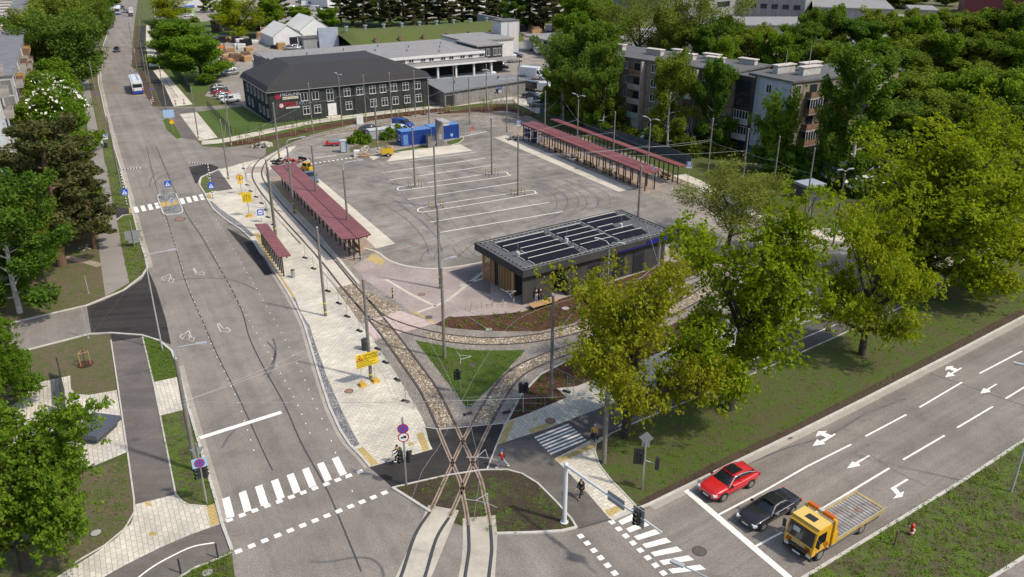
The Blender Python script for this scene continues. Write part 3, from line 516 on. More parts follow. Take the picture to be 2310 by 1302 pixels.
# manholes, drain
def disc(name, p, r, mat, lv, label, cat, kx=24):
    mb = MB(); z = lv * .005
    mb.prism([(p.x + r * math.cos(6.2832 * i / kx), p.y + r * math.sin(6.2832 * i / kx)) for i in range(kx)], z - .012, z)
    mb.prism([(p.x + r * .82 * math.cos(6.2832 * i / kx), p.y + r * .82 * math.sin(6.2832 * i / kx)) for i in range(kx)], z, z + .006, 1)
    return tag(mb.build(name, [M_TAR, mat]), label, cat)
M_IRON = plain('cast_iron', (.14, .115, .095), .6, .4, noise=.25, ns=4); M_IRONR = plain('rusty_iron', (.26, .14, .09), .8, noise=.2, ns=4); M_CONCD = plain('concrete_lid', (.33, .31, .27), .9, noise=.15, ns=3)
disc('manhole_cover', g('E', 1555, 632), .8, M_IRONR, 6, 'rust brown manhole cover just below the traffic island', 'manhole')
disc('manhole_cover', g('K', 975, 963), .42, M_IRONR, 5, 'round manhole cover in the pale paving below the yellow roadworks board', 'manhole')
disc('manhole_cover', g('L', 948, 62), .42, M_IRON, 6, 'dark manhole cover in the bright green lawn triangle', 'manhole')
disc('manhole_cover', g('M', 635, 787), .5, M_IRON, 6, 'manhole cover in the avenue between the stop line and the zebra', 'manhole')
disc('manhole_cover', g('L', 1405, 388), .45, M_IRONR, 5, 'brown manhole cover on the paving near the small zebra', 'manhole')
disc('manhole_cover', g('J', 433, 1103), .42, M_CONCD, 5, 'pale concrete manhole lid in the soil under the near left tree', 'manhole')
disc('manhole_cover', g('J', 935, 1283), .42, M_CONCD, 6, 'pale manhole lid in the grass corner at the bottom edge', 'manhole')
disc('manhole_cover', g('Q', 958, 105), .42, M_IRON, 5, 'dark manhole cover at the tip of the mulch bed', 'manhole')
disc('manhole_cover', g('T', 997, 1090), .5, M_CONCD, 5, 'pale manhole lid in the mulch bed below the kiosk', 'manhole')
disc('manhole_cover', g('Q', 1840, 285), .42, M_CONCD, 5, 'pale manhole lid at the lower edge of the mulch bed', 'manhole')
disc('manhole_cover', g('K', 1450, 332), .42, M_IRONR, 5, 'rusty manhole cover on the pink paving', 'manhole')
disc('manhole_cover', g('H', 258, 992), .42, M_IRONR, 4, 'rusty manhole cover on the terminal asphalt by the left bay', 'manhole')
disc('manhole_cover', g('H', 1387, 463), .42, M_IRONR, 5, 'rusty manhole cover in the pale bay beside the right platform', 'manhole')
quads('drain_grate', [gl('M', [(1088, 205), (1110, 196), (1120, 203), (1097, 213)])], M_IRON, 6)
# ================================================================ trees
import numpy as np
def leaf_mat(name, cols, tr=.3, hue=.25):
    k = NB(name, .75); t, L = k.t, k.L
    k.b.inputs['Specular IOR Level'].default_value = .08
    oi = t.nodes.new('ShaderNodeObjectInfo')
    base = k.ramp(k.noise(.55, 3, .6), (.3, cols[0]), (.5, cols[1]), (.72, cols[2]))
    fine = k.ramp(k.noise(3.5, 2, .7), (.3, .75), (.7, 1.22))
    c = k.mix(1, base, fine, 'MULTIPLY')
    c = k.mix(1, c, k.ramp(oi.outputs['Random'], (0, (1 - hue, 1 - hue * .5, .8)), (.5, (1, 1, 1)), (1, (1 + hue, 1 + hue * .45, 1.1))), 'MULTIPLY')
    L.new(c, k.b.inputs['Base Color'])
    tl = t.nodes.new('ShaderNodeBsdfTranslucent'); ms = t.nodes.new('ShaderNodeMixShader'); ms.inputs[0].default_value = tr
    c2 = k.mix(1, c, (1.35, 1.25, .4), 'MULTIPLY'); L.new(c2, tl.inputs[0])
    o = t.nodes['Material Output']; L.new(k.b.outputs[0], ms.inputs[1]); L.new(tl.outputs[0], ms.inputs[2]); L.new(ms.outputs[0], o.inputs[0])
    return k.m
M_LF_OAK = leaf_mat('oak_leaves', ((.15, .19, .010), (.235, .285, .012), (.32, .37, .02)), .45)
M_LF_OAKR = leaf_mat('bronze_oak_leaves', ((.15, .17, .012), (.205, .235, .014), (.26, .30, .02)), .45)
M_LF_BROAD = leaf_mat('broad_leaves', ((.09, .155, .014), (.135, .22, .018), (.19, .285, .024)), .42, .2)
M_LF_BIRCH = leaf_mat('birch_leaves', ((.08, .13, .017), (.13, .19, .021), (.185, .25, .03)), .4, .4)
M_LF_LIN = leaf_mat('linden_leaves', ((.085, .135, .02), (.13, .19, .028), (.18, .25, .036)), .4, .35)
M_LF_PINE = leaf_mat('pine_needles', ((.055, .065, .02), (.08, .088, .028), (.115, .115, .04)), .2, .15)
M_LF_PALE = leaf_mat('pale_spring_leaves', ((.12, .15, .022), (.165, .20, .035), (.21, .25, .05)), .35, .15)
M_BARK = plain('dark_bark', (.045, .036, .026), .95, noise=.35, ns=3); M_BARKP = plain('pine_bark', (.13, .075, .045), .95, noise=.3, ns=3)
M_BARKB = plain('birch_bark', (.42, .39, .34), .85, noise=.45, ns=5); M_BLOSSOM = plain('white_blossom', (.72, .68, .58), .8)
M_LILAC = plain('lilac_blossom', (.30, .22, .30), .8)
def crown_mesh(name, C, mat, size, flat=.0, rs=np.random.RandomState(1), droop=0.0, mats=None, mi=None):
    n_ = len(C)                                        # C: leaf centres
    nrm = rs.normal(size=(n_, 3)); nrm[:, 2] = np.abs(nrm[:, 2]) + flat; nrm /= np.linalg.norm(nrm, axis=1)[:, None]
    t = np.cross(nrm, rs.normal(size=(n_, 3))); 
    if droop: t[:, 2] -= droop
    t /= np.linalg.norm(t, axis=1)[:, None] + 1e-9; b = np.cross(nrm, t)
    s = size * rs.uniform(.6, 1.25, size=(n_, 1))
    V = np.stack([C - t * s * .6, C + b * s * .36 + t * s * .05, C + t * s * .6, C - b * s * .36 + t * s * .05], 1).reshape(-1, 3)
    me = bpy.data.meshes.new(name); me.vertices.add(n_ * 4); me.vertices.foreach_set('co', V.astype(np.float32).ravel())
    me.loops.add(n_ * 4); me.loops.foreach_set('vertex_index', np.arange(n_ * 4, dtype=np.int32))
    me.polygons.add(n_); me.polygons.foreach_set('loop_start', np.arange(0, n_ * 4, 4, dtype=np.int32)); me.polygons.foreach_set('loop_total', np.full(n_, 4, np.int32))
    for m in (mats or [mat]): me.materials.append(m)
    if mi is not None: me.polygons.foreach_set('material_index', mi.astype(np.int32))
    me.update(calc_edges=True); return me
def limb(mb, p, d, L_, r0, r1, rg, wob=.25, k=5, seg=4, up=.15):
    pts = [Vector(p)]; d = Vector(d).normalized()
    for i in range(seg):
        d = (d + Vector((rg.uniform(-wob, wob), rg.uniform(-wob, wob), rg.uniform(-wob, wob) + up))).normalized(); pts.append(pts[-1] + d * (L_ / seg))
    mb.tube(pts, [r0 + (r1 - r0) * i / seg for i in range(seg + 1)], k); return pts
def tree_variant(kind, seed, H, W, dens=1.0):
    rg = random.Random(seed); rs = np.random.RandomState(seed); mb = MB(); cl = []     # cl: (centre, radius, leaves)
    cfg = dict(oak=(.15, 14, .30), broad=(.1, 13, .26), birch=(.12, 20, .2), pine=(.16, 20, .2), pale=(.2, 10, .3), linden=(.1, 16, .25))[kind]
    th = H * cfg[0]; tr = H * {'birch': .014, 'oak': .034}.get(kind, .024)
    lean = Vector((rg.uniform(-.05, .05), rg.uniform(-.05, .05), 1))
    top = H * (.62 if kind in ('oak', 'pale') else .88)
    trunk = limb(mb, (0, 0, -.2), lean, top + .2, tr, tr * .3, rg, .05 if kind != 'oak' else .09, 8, 8, .1)
    nb = cfg[1]; ga = 2.4
    for i in range(nb):
        f = (i + .5) / nb; h = th + (top - th) * f * .97
        j = min(int(h / top * 8), 7); q = trunk[j].lerp(trunk[j + 1], h / top * 8 - j)
        a = i * ga + rg.uniform(-.4, .4)
        hh = h / H                                      # envelope radius at this height
        if kind in ('oak', 'broad', 'pale'): env = math.sin(math.pi * min(.97, (hh * .80 + .24))) ** .6
        elif kind == 'linden': env = math.sin(math.pi * (.18 + hh * .76)) ** .65
        elif kind == 'birch': env = math.sin(math.pi * (.22 + hh * .74)) ** .8
        else: env = (.55 + .45 * math.sin(math.pi * hh)) * (1.15 - .55 * hh)
        el = {'oak': .55, 'broad': .5, 'pale': .75, 'linden': .7, 'birch': .6, 'pine': .12}[kind] + rg.uniform(-.15, .25) + (f - .45) * .8
        L_ = W / 2 * env * rg.uniform(.72, 1.02) / max(.55, math.cos(min(el, 1.0)))
        L_ = min(L_, (H - h) * 1.25 + W * .12)
        d = Vector((math.cos(a) * math.cos(el), math.sin(a) * math.cos(el), math.sin(el)))
        r0 = tr * ((.5 if kind != 'oak' else .62) - .25 * f)
        pts = limb(mb, q, d, L_, r0, r0 * .25, rg, .16 if kind != 'oak' else .24, 5, 5, .06 if kind != 'birch' else -.02)
        sub = []
        for s in range(3 if kind != 'pine' else 2):
            b = pts[2 + s]; e = (pts[2 + s] - pts[1 + s]).normalized()
            d2 = (e + Vector((rg.uniform(-.9, .9), rg.uniform(-.9, .9), rg.uniform(-.2, .7)))).normalized()
            sub.append(limb(mb, b, d2, L_ * rg.uniform(.28, .5), r0 * .4, r0 * .12, rg, .25, 4, 3, .08))
        rc = W * {'oak': .074, 'broad': .12, 'pale': .11, 'linden': .12, 'birch': .085, 'pine': .085}[kind]
        for p_ in pts[2:]: cl.append((p_, rc * rg.uniform(.6, 1.1), 1))
        for sp in sub:
            for p_ in sp[1:]: cl.append((p_, rc * rg.uniform(.6, 1.15), 1))
            if kind in ('oak', 'pale'):                 # twigs carrying more sprays
                for _ in range(6):
                    b = sp[rg.randint(1, 3)]; d3 = Vector((rg.gauss(0, 1), rg.gauss(0, 1), rg.gauss(.25, .8))).normalized()
                    tw = limb(mb, b, d3, W * rg.uniform(.06, .13), r0 * .12, r0 * .05, rg, .3, 3, 2, .05); cl.append((tw[-1], rc * rg.uniform(.5, .95), 1))
    for _ in range({'oak': 10, 'broad': 14, 'pale': 6, 'linden': 20, 'birch': 10, 'pine': 8}[kind]):        # crown top
        p_ = trunk[-1] + Vector((rg.gauss(0, W * .12), rg.gauss(0, W * .12), rg.uniform(0, H - top) * .9)); cl.append((p_, W * .09, 1))
        if kind in ('oak', 'pale'): limb(mb, trunk[-2], p_ - trunk[-2], (p_ - trunk[-2]).length, tr * .2, tr * .06, rg, .1, 4, 3, 0)
    tot = int(len(cl) * dens * {'oak': 50, 'broad': 120, 'pale': 64, 'linden': 120, 'birch': 105, 'pine': 100}[kind]); per = tot // len(cl)
    Cs = []
    for c, r, _ in cl:
        if kind in ('oak',):                            # tight sprays with gaps between
            m_ = rs.normal(size=(6, 3)) * r * .85; idx = rs.randint(0, 6, per); q = m_[idx] + rs.normal(size=(per, 3)) * r * .24
        else:
            q = rs.normal(size=(per, 3)); q /= np.linalg.norm(q, axis=1)[:, None] + 1e-9; q *= r * rs.uniform(.45, 1.12, size=(per, 1)) ** .6
        if kind == 'birch': q[:, 2] *= 1.5; q[:, 2] -= r * .7 * rs.uniform(0, 1.4, per)
        if kind == 'pine': q[:, 2] *= .45
        if kind == 'broad': q[:, 2] *= .9
        Cs.append(np.array(c)[None] + q)
    C = np.concatenate(Cs); C = C[C[:, 2] > H * .06]
    sz = H / np.percentile(C[:, 2], 99.6); sx = W / 2 / np.percentile(np.hypot(C[:, 0], C[:, 1]), {'birch': 91, 'pine': 92}.get(kind, 95))      # bring the crown to its stated size
    sc_ = np.array([sx, sx, sz]); C = C * sc_; mb.v = [(v_[0] * sx, v_[1] * sx, v_[2] * sz) for v_ in mb.v]
    return mb, C, rs
TREEPAL = dict(oak=(M_LF_OAK, M_BARK, .30), oakr=(M_LF_OAKR, M_BARK, .28), broad=(M_LF_BROAD, M_BARK, .42), linden=(M_LF_LIN, M_BARK, .42), birch=(M_LF_BIRCH, M_BARKB, .38), pine=(M_LF_PINE, M_BARKP, .42), pale=(M_LF_PALE, M_BARK, .26))
TREEPAL['leafy'] = (M_LF_BROAD, M_BARK, .27); TV = {}
def variants(kind, geo, cnt, H, W, dens=1.0, size=None):
    pal = TREEPAL[kind]; TV[kind] = []
    for i in range(cnt):
        mb, C, rs = tree_variant(geo, 100 + i * 17 + sum(map(ord, kind)), H, W, dens)
        if kind == 'oakr': C[:, 0] -= .13 * C[:, 2]; mb.v = [(v_[0] - .13 * v_[2], v_[1], v_[2]) for v_ in mb.v]
        cm = crown_mesh('crown', C, pal[0], size or pal[2], .25, rs, .6 if geo == 'birch' else 0)
        tm = mb.build('trunk', pal[1]); TV[kind].append([tm.data, cm, H, W]); bpy.data.objects.remove(tm)
variants('oak', 'oak', 3, 15, 13.5, 1.2); variants('oakr', 'oak', 1, 15, 13.5, 1.15)
variants('leafy', 'oak', 2, 14, 13, 3.2); variants('broad', 'broad', 4, 12, 10); variants('linden', 'linden', 2, 15, 13); variants('birch', 'birch', 5, 19, 9); variants('pine', 'pine', 4, 17, 9); variants('pale', 'pale', 2, 16, 15, 1.0)
NTREE = 0
NAMES = dict(leafy='broadleaf_tree', oak='oak_tree', oakr='oak_tree', broad='broadleaf_tree', linden='linden_tree', birch='birch_tree', pine='pine_tree', pale='willow_tree')
def tree(kind, pos, H, W, label, group=None, v=None, rz=None, mats=None):
    global NTREE
    NTREE += 1; rg = random.Random(NTREE * 31)
    tm, cm, H0, W0 = TV[kind][(NTREE if v is None else v) % len(TV[kind])]
    if kind == 'birch': W *= 1.12
    r = empty(NAMES[kind], pos, rg.uniform(0, 6.28) if rz is None else rz, label, 'tree', group)
    for nm_, me in (('trunk', tm), ('crown', cm)):
        o = bpy.data.objects.new(nm_, me); COL.objects.link(o); o.parent = r; o.scale = (W / W0, W / W0, H / H0)
    return r
def tree_b(kind, base, top, wpx, label, **k):          # base pixel on the ground, top pixel row, crown width in pixels
    p = G(base); q = atY((base[0], top), p.y); W = wpx / F * math.hypot(p.y, CAMH - 5) * 1.0
    return tree(kind, p, q.z, W, label, **k)
def tree_d(kind, top, Y, wpx, label, **k):             # hidden base: crown top pixel and forward distance
    Y *= .93 if Y < 262 and top[0] > 1500 else 1; q = atY(top, Y); W = wpx / F * math.hypot(Y, CAMH - q.z * .6)
    return tree(kind, Vector((q.x, Y, 0)), q.z, W, label, **k)
ORD = ['first', 'second', 'third', 'fourth', 'fifth', 'sixth', 'seventh', 'eighth', 'ninth', 'tenth', 'eleventh', 'twelfth', 'thirteenth', 'fourteenth', 'fifteenth', 'sixteenth', 'seventeenth', 'eighteenth', 'nineteenth', 'twentieth']
# near trees of the avenue lawn
tree_b('oakr', (1412, 985), 572, 345, 'bronze leaved oak with spreading dark limbs beside the small zebra', v=0, rz=.15)
tree_b('oak', (1645, 922), 458, 400, 'bright green oak with a twin dark trunk on the avenue lawn', v=0, rz=2.1)
tree_b('oak', (1945, 800), 440, 250, 'slender multi stemmed green oak between the two larger ones on the avenue lawn', v=1, rz=.4)
tree_b('oak', (2070, 660), 325, 365, 'big yellow green oak left of the last avenue oak', v=2, rz=1.2)
tree_b('oak', (2195, 650), 295, 390, 'large yellow green oak at the far end of the avenue lawn', v=0, rz=4.2)
tree_d('oak', (2290, 230), 120, 260, 'yellow green oak cut by the right edge of the picture', v=1)
tree_b('pale', (1640, 560), 372, 240, 'thin leaved pale willow standing by the loop right of the kiosk', v=0)
tree_d('pale', (1725, 400), 128, 150, 'smaller pale willow just right of the loop willow', v=1)
tree_b('leafy', (60, 1285), 885, 350, 'bright green tree in the bottom left corner over the plaza', v=0, rz=3.3)
tree_d('leafy', (-45, 725), 62, 160, 'bright green tree cut by the left edge below the side street', v=1)
# left of the main road
tree_b('birch', (45, 705), 405, 190, 'weeping birch with white limbs on the dry lawn left of the footpath', v=0)
tree_b('birch', (-35, 690), 440, 150, 'birch cut by the left edge beside the weeping birch', v=1)
tree_b('pine', (140, 600), 268, 185, 'big dark pine leaning over the left footpath', v=0)
tree_b('linden', (105, 640), 430, 110, 'leafy green tree on the dry lawn right of the weeping birch', v=1)
tree_b('pine', (215, 560), 365, 90, 'small dark pine whose branches hang over the left footpath', v=3)
tree_b('pine', (85, 560), 335, 120, 'dark pine by the near white apartment wall', v=1)
tree_b('pine', (180, 540), 318, 140, 'lower dark pine with branches touching the footpath', v=2)
tree_b('broad', (172, 520), 300, 120, 'bright green young tree growing among the dark pines', v=0)
tree_b('broad', (195, 480), 380, 70, 'small bright green tree at the footpath edge under the pine', v=3)
tree_b('broad', (60, 640), 405, 80, 'small bright green tree at the foot of the weeping birch', v=1)
CH = []
for base, top, wp, lab, k, v in (((150, 345), 190, 130, 'flowering chestnut nearest the road with white candles', 'broad', 1), ((95, 350), 215, 110, 'leafy green tree between the chestnut and the near apartment block', 'broad', 2), ((135, 262), 138, 110, 'bright green tree in front of the grey apartment balconies', 'broad', 3), ((128, 300), 165, 120, 'flowering chestnut in front of the second balcony column', 'broad', 0), ((182, 400), 235, 95, 'dark green tree leaning to the left footpath beside the pine', 'broad', 2),
        ((165, 205), 30, 155, 'large round linden shading the left footpath', 'linden', 0), ((120, 190), 18, 150, 'large linden hiding the end of the grey apartment block', 'linden', 1), ((170, 140), -10, 120, 'tall linden behind the round footpath linden', 'linden', 0), ((210, 110), -20, 90, 'linden next to the lamp row at the far left verge', 'linden', 1), ((225, 80), -30, 80, 'linden further up the left footpath', 'linden', 0), ((150, 110), -40, 110, 'tall linden at the top edge left of the main road', 'linden', 1)):
    t_ = tree_b(k, base, top, wp, lab, v=v); CH.append(t_)
for i in (0, 3):                                        # chestnut candles
    rs = np.random.RandomState(5 + i); cm = CH[i].children[1]; nq = 260
    a = rs.uniform(0, 6.28, nq); e = rs.uniform(.15, 1.3, nq); C = np.stack([np.cos(a) * np.cos(e) * 5.2, np.sin(a) * np.cos(e) * 5.2, 6.6 + np.sin(e) * 5.2], 1)
    me = crown_mesh('blossom', C, M_BLOSSOM, .5, .1, rs); o = bpy.data.objects.new('blossom', me); COL.objects.link(o); o.parent = CH[i]; o.scale = cm.scale; o['kind'] = 'stuff'
for i, (x, y, Y, wp) in enumerate(((60, -10, 420, 100), (15, 15, 330, 60), (20, 30, 380, 70), (250, -15, 430, 60), (200, -10, 480, 70), (-20, 20, 280, 60), (110, -20, 500, 80))): tree_d('linden' if i % 2 else 'broad', (x, y), Y, wp, '%s treetop from the left in the far row at the top left' % ORD[i], group='treetops at the far top left')
# behind the terminal, left of the yard
for base, top, wp, lab, k, v in (((455, 185), 85, 130, 'round light green tree beside the parked cars by the dark building', 'broad', 0), ((410, 150), 48, 120, 'second round green tree behind the car park', 'broad', 1), ((385, 110), 42, 70, 'pale green tree at the concrete path', 'linden', 0), ((365, 120), 60, 40, 'small bushy tree at the edge of the concrete path', 'linden', 1), ((385, 50), -20, 90, 'dark limbed tree across the far junction', 'oak', 1), ((545, 82), -15, 110, 'large yellow green oak behind the pallets', 'oak', 2), ((515, 60), 10, 60, 'small green tree left of the large pallet yard oak', 'broad', 2), ((610, 70), -5, 75, 'fresh green tree beside the dark pines by the tents', 'broad', 3), ((680, 62), 15, 60, 'fresh green tree behind the two white tents', 'broad', 1), ((740, 68), 18, 50, 'fresh green tree right of the white tents', 'broad', 2), ((625, 55), -15, 60, 'dark pine between the two fresh green trees', 'pine', 0), ((470, 28), -10, 30, 'small weeping tree by the far white shed', 'birch', 2)): tree_b(k, base, top, wp, lab, v=v)
PN = [(765, -10, 345), (790, -15, 350), (815, -12, 345), (850, -25, 350), (878, -10, 340), (905, -25, 348), (930, -12, 338), (960, -28, 352), (985, -15, 345), (1012, -10, 340), (1040, -22, 350), (1068, -14, 345), (1098, -20, 340), (1128, -12, 348), (1165, -15, 335), (1195, -25, 338), (1225, -18, 332), (1250, -20, 325)]
for i, (x, y, Y) in enumerate(PN): tree_d('pine' if i not in (3, 14) else 'birch', (x, y), Y, 62, '%s tree from the left in the dark pine row behind the grassy bunker' % ORD[i], group='pines behind the bunker')
for x, y, Y, wp, lab in ((1300, -15, 300, 90, 'green tree right of the pine row'), (1345, -10, 280, 110, 'tall green tree beside the gabled shed'), (1310, 30, 262, 80, 'bushy green tree in front of the grass mound')): tree_d('broad', (x, y), Y, wp, lab)
tree_d('pale', (1455, -40, ), 235, 200, 'tall bare limbed willow behind the apartment block', v=0, rz=1); tree_d('pale', (1590, -40), 245, 190, 'second bare limbed willow before the large grey warehouse', v=1)
# right hand woodland
BG = 'birches around the apartment block'
for i, (x, y, Y, wp) in enumerate(((1290, 75, 182, 120), (1330, 55, 176, 110), (1362, 90, 170, 90), (1315, 130, 168, 105), (1368, 150, 165, 75), (1275, 150, 172, 80), (1345, 60, 195, 90))): tree_d('birch' if i % 3 else 'linden', (x, y), Y, wp, '%s tree of the tall clump left of the apartment block' % ORD[i], group='tall clump left of the apartment block')
tree_b('birch', (1505, 345), 122, 88, 'birch in front of the middle of the apartment block', v=1); tree_b('birch', (1600, 345), 135, 82, 'birch in front of the right half of the apartment block', v=2)
pass; tree_b('linden', (1860, 400), 230, 70, 'dark leafy tree at the corner of the pale blue gable block', v=0)
tree_b('leafy', (1738, 392), 205, 100, 'yellow green tree in front of the blue gable wall', v=1)
tree_b('birch', (1915, 420), 112, 150, 'large birch with bare pale limbs right of the apartment block', v=3, rz=2.6)
W1 = [(1515, 30, 260, 80), (1565, 55, 240, 90), (1610, 50, 235, 80), (1650, 40, 240, 80), (1690, 80, 230, 80), (1720, 60, 235, 70), (1760, 75, 225, 80), (1800, 50, 235, 90), (1850, 20, 240, 80), (1895, 15, 245, 60), (1945, 40, 240, 110), (1995, 25, 245, 90), (2060, 35, 245, 90), (2110, 25, 250, 110), (2160, 30, 250, 90), (2215, 25, 250, 90), (2270, 20, 245, 110), (2320, 10, 240, 100)]
for i, (x, y, Y, wp) in enumerate(W1): tree_d('birch' if i % 3 else 'broad', (x, y), Y, wp * 1.05, '%s tree from the left in the rear row of the right hand wood' % ORD[i], group='rear row of the right hand wood')
W2 = [(1640, 88, 215, 60), (1880, 95, 205, 110), (1930, 120, 195, 90), (1990, 90, 205, 100), (2045, 110, 198, 110), (2100, 80, 208, 110), (2150, 75, 205, 100), (2205, 85, 205, 120), (2265, 70, 205, 110), (2320, 80, 200, 100)]
for i, (x, y, Y, wp) in enumerate(W2): tree_d(('broad', 'birch', 'birch')[i % 3], (x, y), Y, wp * 1.05, '%s tree from the left in the middle row of the right hand wood' % ORD[i], group='middle row of the right hand wood')
W3 = [(1985, 160, 170, 130, 'birch'), (2040, 170, 165, 130, 'birch'), (2095, 200, 160, 120, 'birch'), (2160, 165, 168, 120, 'broad'), (2215, 150, 170, 130, 'birch'), (2270, 165, 160, 120, 'broad'), (2325, 170, 155, 130, 'broad'), (2030, 235, 150, 110, 'birch'), (2235, 220, 145, 100, 'birch'), (2130, 235, 148, 110, 'birch')]
for i, (x, y, Y, wp, k) in enumerate(W3): tree_d(k, (x, y), Y, wp * 1.15, '%s tree from the left in the front row of the right hand wood' % ORD[i], group='front row of the right hand wood')
for i, (x, y, Y, wp) in enumerate(((2030, -10, 420, 90), (2140, -20, 430, 60), (1910, -15, 400, 60), (2080, -15, 440, 50), (2290, -10, 380, 60), (1760, -12, 400, 40))): tree_d('linden', (x, y), Y, wp, '%s treetop from the left along the far meadow' % ORD[i], group='treetops along the far meadow')
# shrubs
def shrub_mesh(seed, mat, blossom=None, nq=1500):
    rs = np.random.RandomState(seed); q = rs.normal(size=(nq, 3)); q /= np.linalg.norm(q, axis=1)[:, None]; q *= rs.uniform(.55, 1.0, (nq, 1))
    bl = rs.normal(size=(9, 3)) * .45; q = q * .62 + bl[rs.randint(0, 9, nq)]; q[:, 2] = np.abs(q[:, 2]) * .9 + .05
    mi = (rs.uniform(size=nq) < .18).astype(int) * (q[:, 2] > .5) if blossom else np.zeros(nq)
    return crown_mesh('foliage', q, mat, .3, .2, rs, 0, [mat, blossom or mat], mi)
SH = [shrub_mesh(1, M_LF_LIN, M_LILAC), shrub_mesh(2, M_LF_BIRCH), shrub_mesh(3, M_LF_LIN, M_BLOSSOM), shrub_mesh(4, M_LF_BROAD)]
def shrub(v, p, r, h, label, group=None):
    o = bpy.data.objects.new('shrub', SH[v]); COL.objects.link(o); o.location = p; o.scale = (r, r, h); o.rotation_euler.z = rnd.uniform(0, 6); return tag(o, label, 'shrub', group)
for i, (x, y, r, h, v) in enumerate(((1510, 320, 3.5, 3, 2), (1545, 335, 3, 2.6, 0), (1260, 235, 4.5, 4.5, 1), (1300, 250, 3, 3, 1), (1790, 400, 4.5, 4.5, 1), (1835, 395, 4, 4.2, 1), (1915, 420, 4, 3.8, 0), (1985, 430, 3.6, 3.6, 0), (1620, 350, 3, 2.5, 1), (1450, 315, 2.6, 2.2, 1), (2060, 440, 4, 4, 1), (1400, 300, 2.6, 2.4, 1), (1560, 345, 2.6, 2.4, 1), (1870, 410, 3, 3, 1), (1945, 440, 3, 3, 2), (1340, 285, 3, 2.6, 1))): shrub(v, G((x, y)), r, h, '%s shrub from the left of those at the foot of the apartment block' % ORD[sorted([1510, 1545, 1260, 1300, 1790, 1835, 1915, 1985, 1620, 1450, 2060, 1400, 1560, 1870, 1945, 1340]).index(x)], 'shrubs at the apartment block')
for i, p in enumerate(((n('Y', 590, 300)), n('Y', 690, 300))): shrub(3, G(p), 1.15, 1.7, ('left', 'right')[i] + ' of the two leafy bushes beside the portable toilet', 'bushes beside the portable toilet')
shrub(3, g('Y', 1110, 240), 1.1, 2.0, 'leafy bush at the end of the blue container'); shrub(3, g('Y', 985, 255), 1.2, 1.8, 'low bush in front of the grey water tank')
shrub(1, G((690, 205)), 1.6, 1.6, 'low shrub behind the dark building roof'); shrub(2, G((440, 50)), 2, 2, 'low shrub at the far yard fence'); shrub(0, G((182, 176)), 2.2, 3, 'dark purple bush at the left footpath under the linden')
# ================================================================ buildings
def wall_mat(name, col, pw=3.0, ph=2.8, joint=.45, var=.2, mort=.06):
    k = NB(name, .9)
    q = k.t.nodes.new('ShaderNodeVectorMath'); q.operation = 'DOT_PRODUCT'; q.inputs[1].default_value = (1, 1, 0); k.L.new(k.pos, q.inputs[0])
    sp = k.t.nodes.new('ShaderNodeSeparateXYZ'); k.L.new(k.pos, sp.inputs[0]); cb = k.t.nodes.new('ShaderNodeCombineXYZ'); k.L.new(q.outputs['Value'], cb.inputs[0]); k.L.new(sp.outputs[2], cb.inputs[1])
    br = k.t.nodes.new('ShaderNodeTexBrick'); k.L.new(cb.outputs[0], br.inputs['Vector']); br.inputs['Scale'].default_value = 1; br.offset = 0
    br.inputs['Brick Width'].default_value = pw; br.inputs['Row Height'].default_value = ph; br.inputs['Mortar Size'].default_value = mort; br.inputs['Bias'].default_value = -.2
    br.inputs['Color1'].default_value = (*col, 1); br.inputs['Color2'].default_value = (*[c * (1 - var) for c in col], 1); br.inputs['Mortar'].default_value = (*[c * joint for c in col], 1)
    c = k.mix(1, br.outputs['Color'], k.ramp(k.noise(.35, 5, .65), (.3, 1 - var * 1.2), (.7, 1 + var * .5)), 'MULTIPLY')
    c = k.mix(1, c, k.ramp(k.noise(1.0, 4, .6, k.map(0, (1.2, 1.2, .12))), (.32, .78), (.6, 1.05)), 'MULTIPLY')
    return k.out(c)
M_GLASS = plain('window_glass', (.02, .025, .03), .12, spec=.6); M_WHITE = plain('white_upvc', (.47, .46, .44), .5); M_WHITEP = plain('white_render', (.60, .585, .55), .85, noise=.12, ns=1)
M_DARKW = wall_mat('dark_stained_cladding', (.040, .046, .042), 1.1, 40, 1.4, .35, .03)
M_SHING = plain('black_shingles', (.030, .028, .027), .9, noise=.3, ns=3); M_ROOFG = wall_mat('grey_metal_roof', (.27, .255, .235), 1.4, 60, .85, .08, .05)
M_ROOFD = plain('dark_bitumen_roof', (.095, .092, .088), .9, noise=.25, ns=.8); M_GREYCL = wall_mat('grey_cladding', (.26, .255, .25), 2.0, 40, .6, .08, .05)
M_PANEL = wall_mat('grey_concrete_panels', (.235, .19, .145), 3.1, 2.8, .5, .22, .07); M_PANELW = wall_mat('white_panels', (.48, .465, .44), 3.2, 2.8, .7, .12, .08)
M_BLUEG = wall_mat('pale_blue_panels', (.42, .45, .50), 3.2, 2.8, .6, .1, .05); M_BLUED = plain('blue_plinth', (.09, .12, .19), .9, noise=.2, ns=1)
M_BRICKG = wall_mat('grey_brick', (.31, .295, .27), .5, .25, .55, .25, .03); M_BLACK = plain('black_opening', (.010, .010, .010), .9); M_DMETAL = plain('dark_metal', (.035, .035, .037), .5, .2)
M_SILL = plain('roof_chimney_concrete', (.50, .43, .36), .9, noise=.3, ns=1.5); M_RUST = plain('rusty_balcony', (.16, .09, .055), .9, noise=.4, ns=1.5); M_BALC = plain('balcony_concrete', (.30, .27, .235), .9, noise=.3, ns=1.0)
M_LOGG = plain('loggia_paint', (.40, .33, .24), .9, noise=.2, ns=1); M_MINT = plain('mint_balcony', (.22, .33, .28), .8, noise=.2); M_OCHRE = plain('ochre_balcony', (.38, .2, .05), .8, noise=.2)
M_CHIM = plain('chimney_brick', (.40, .37, .33), .9, noise=.2, ns=2)
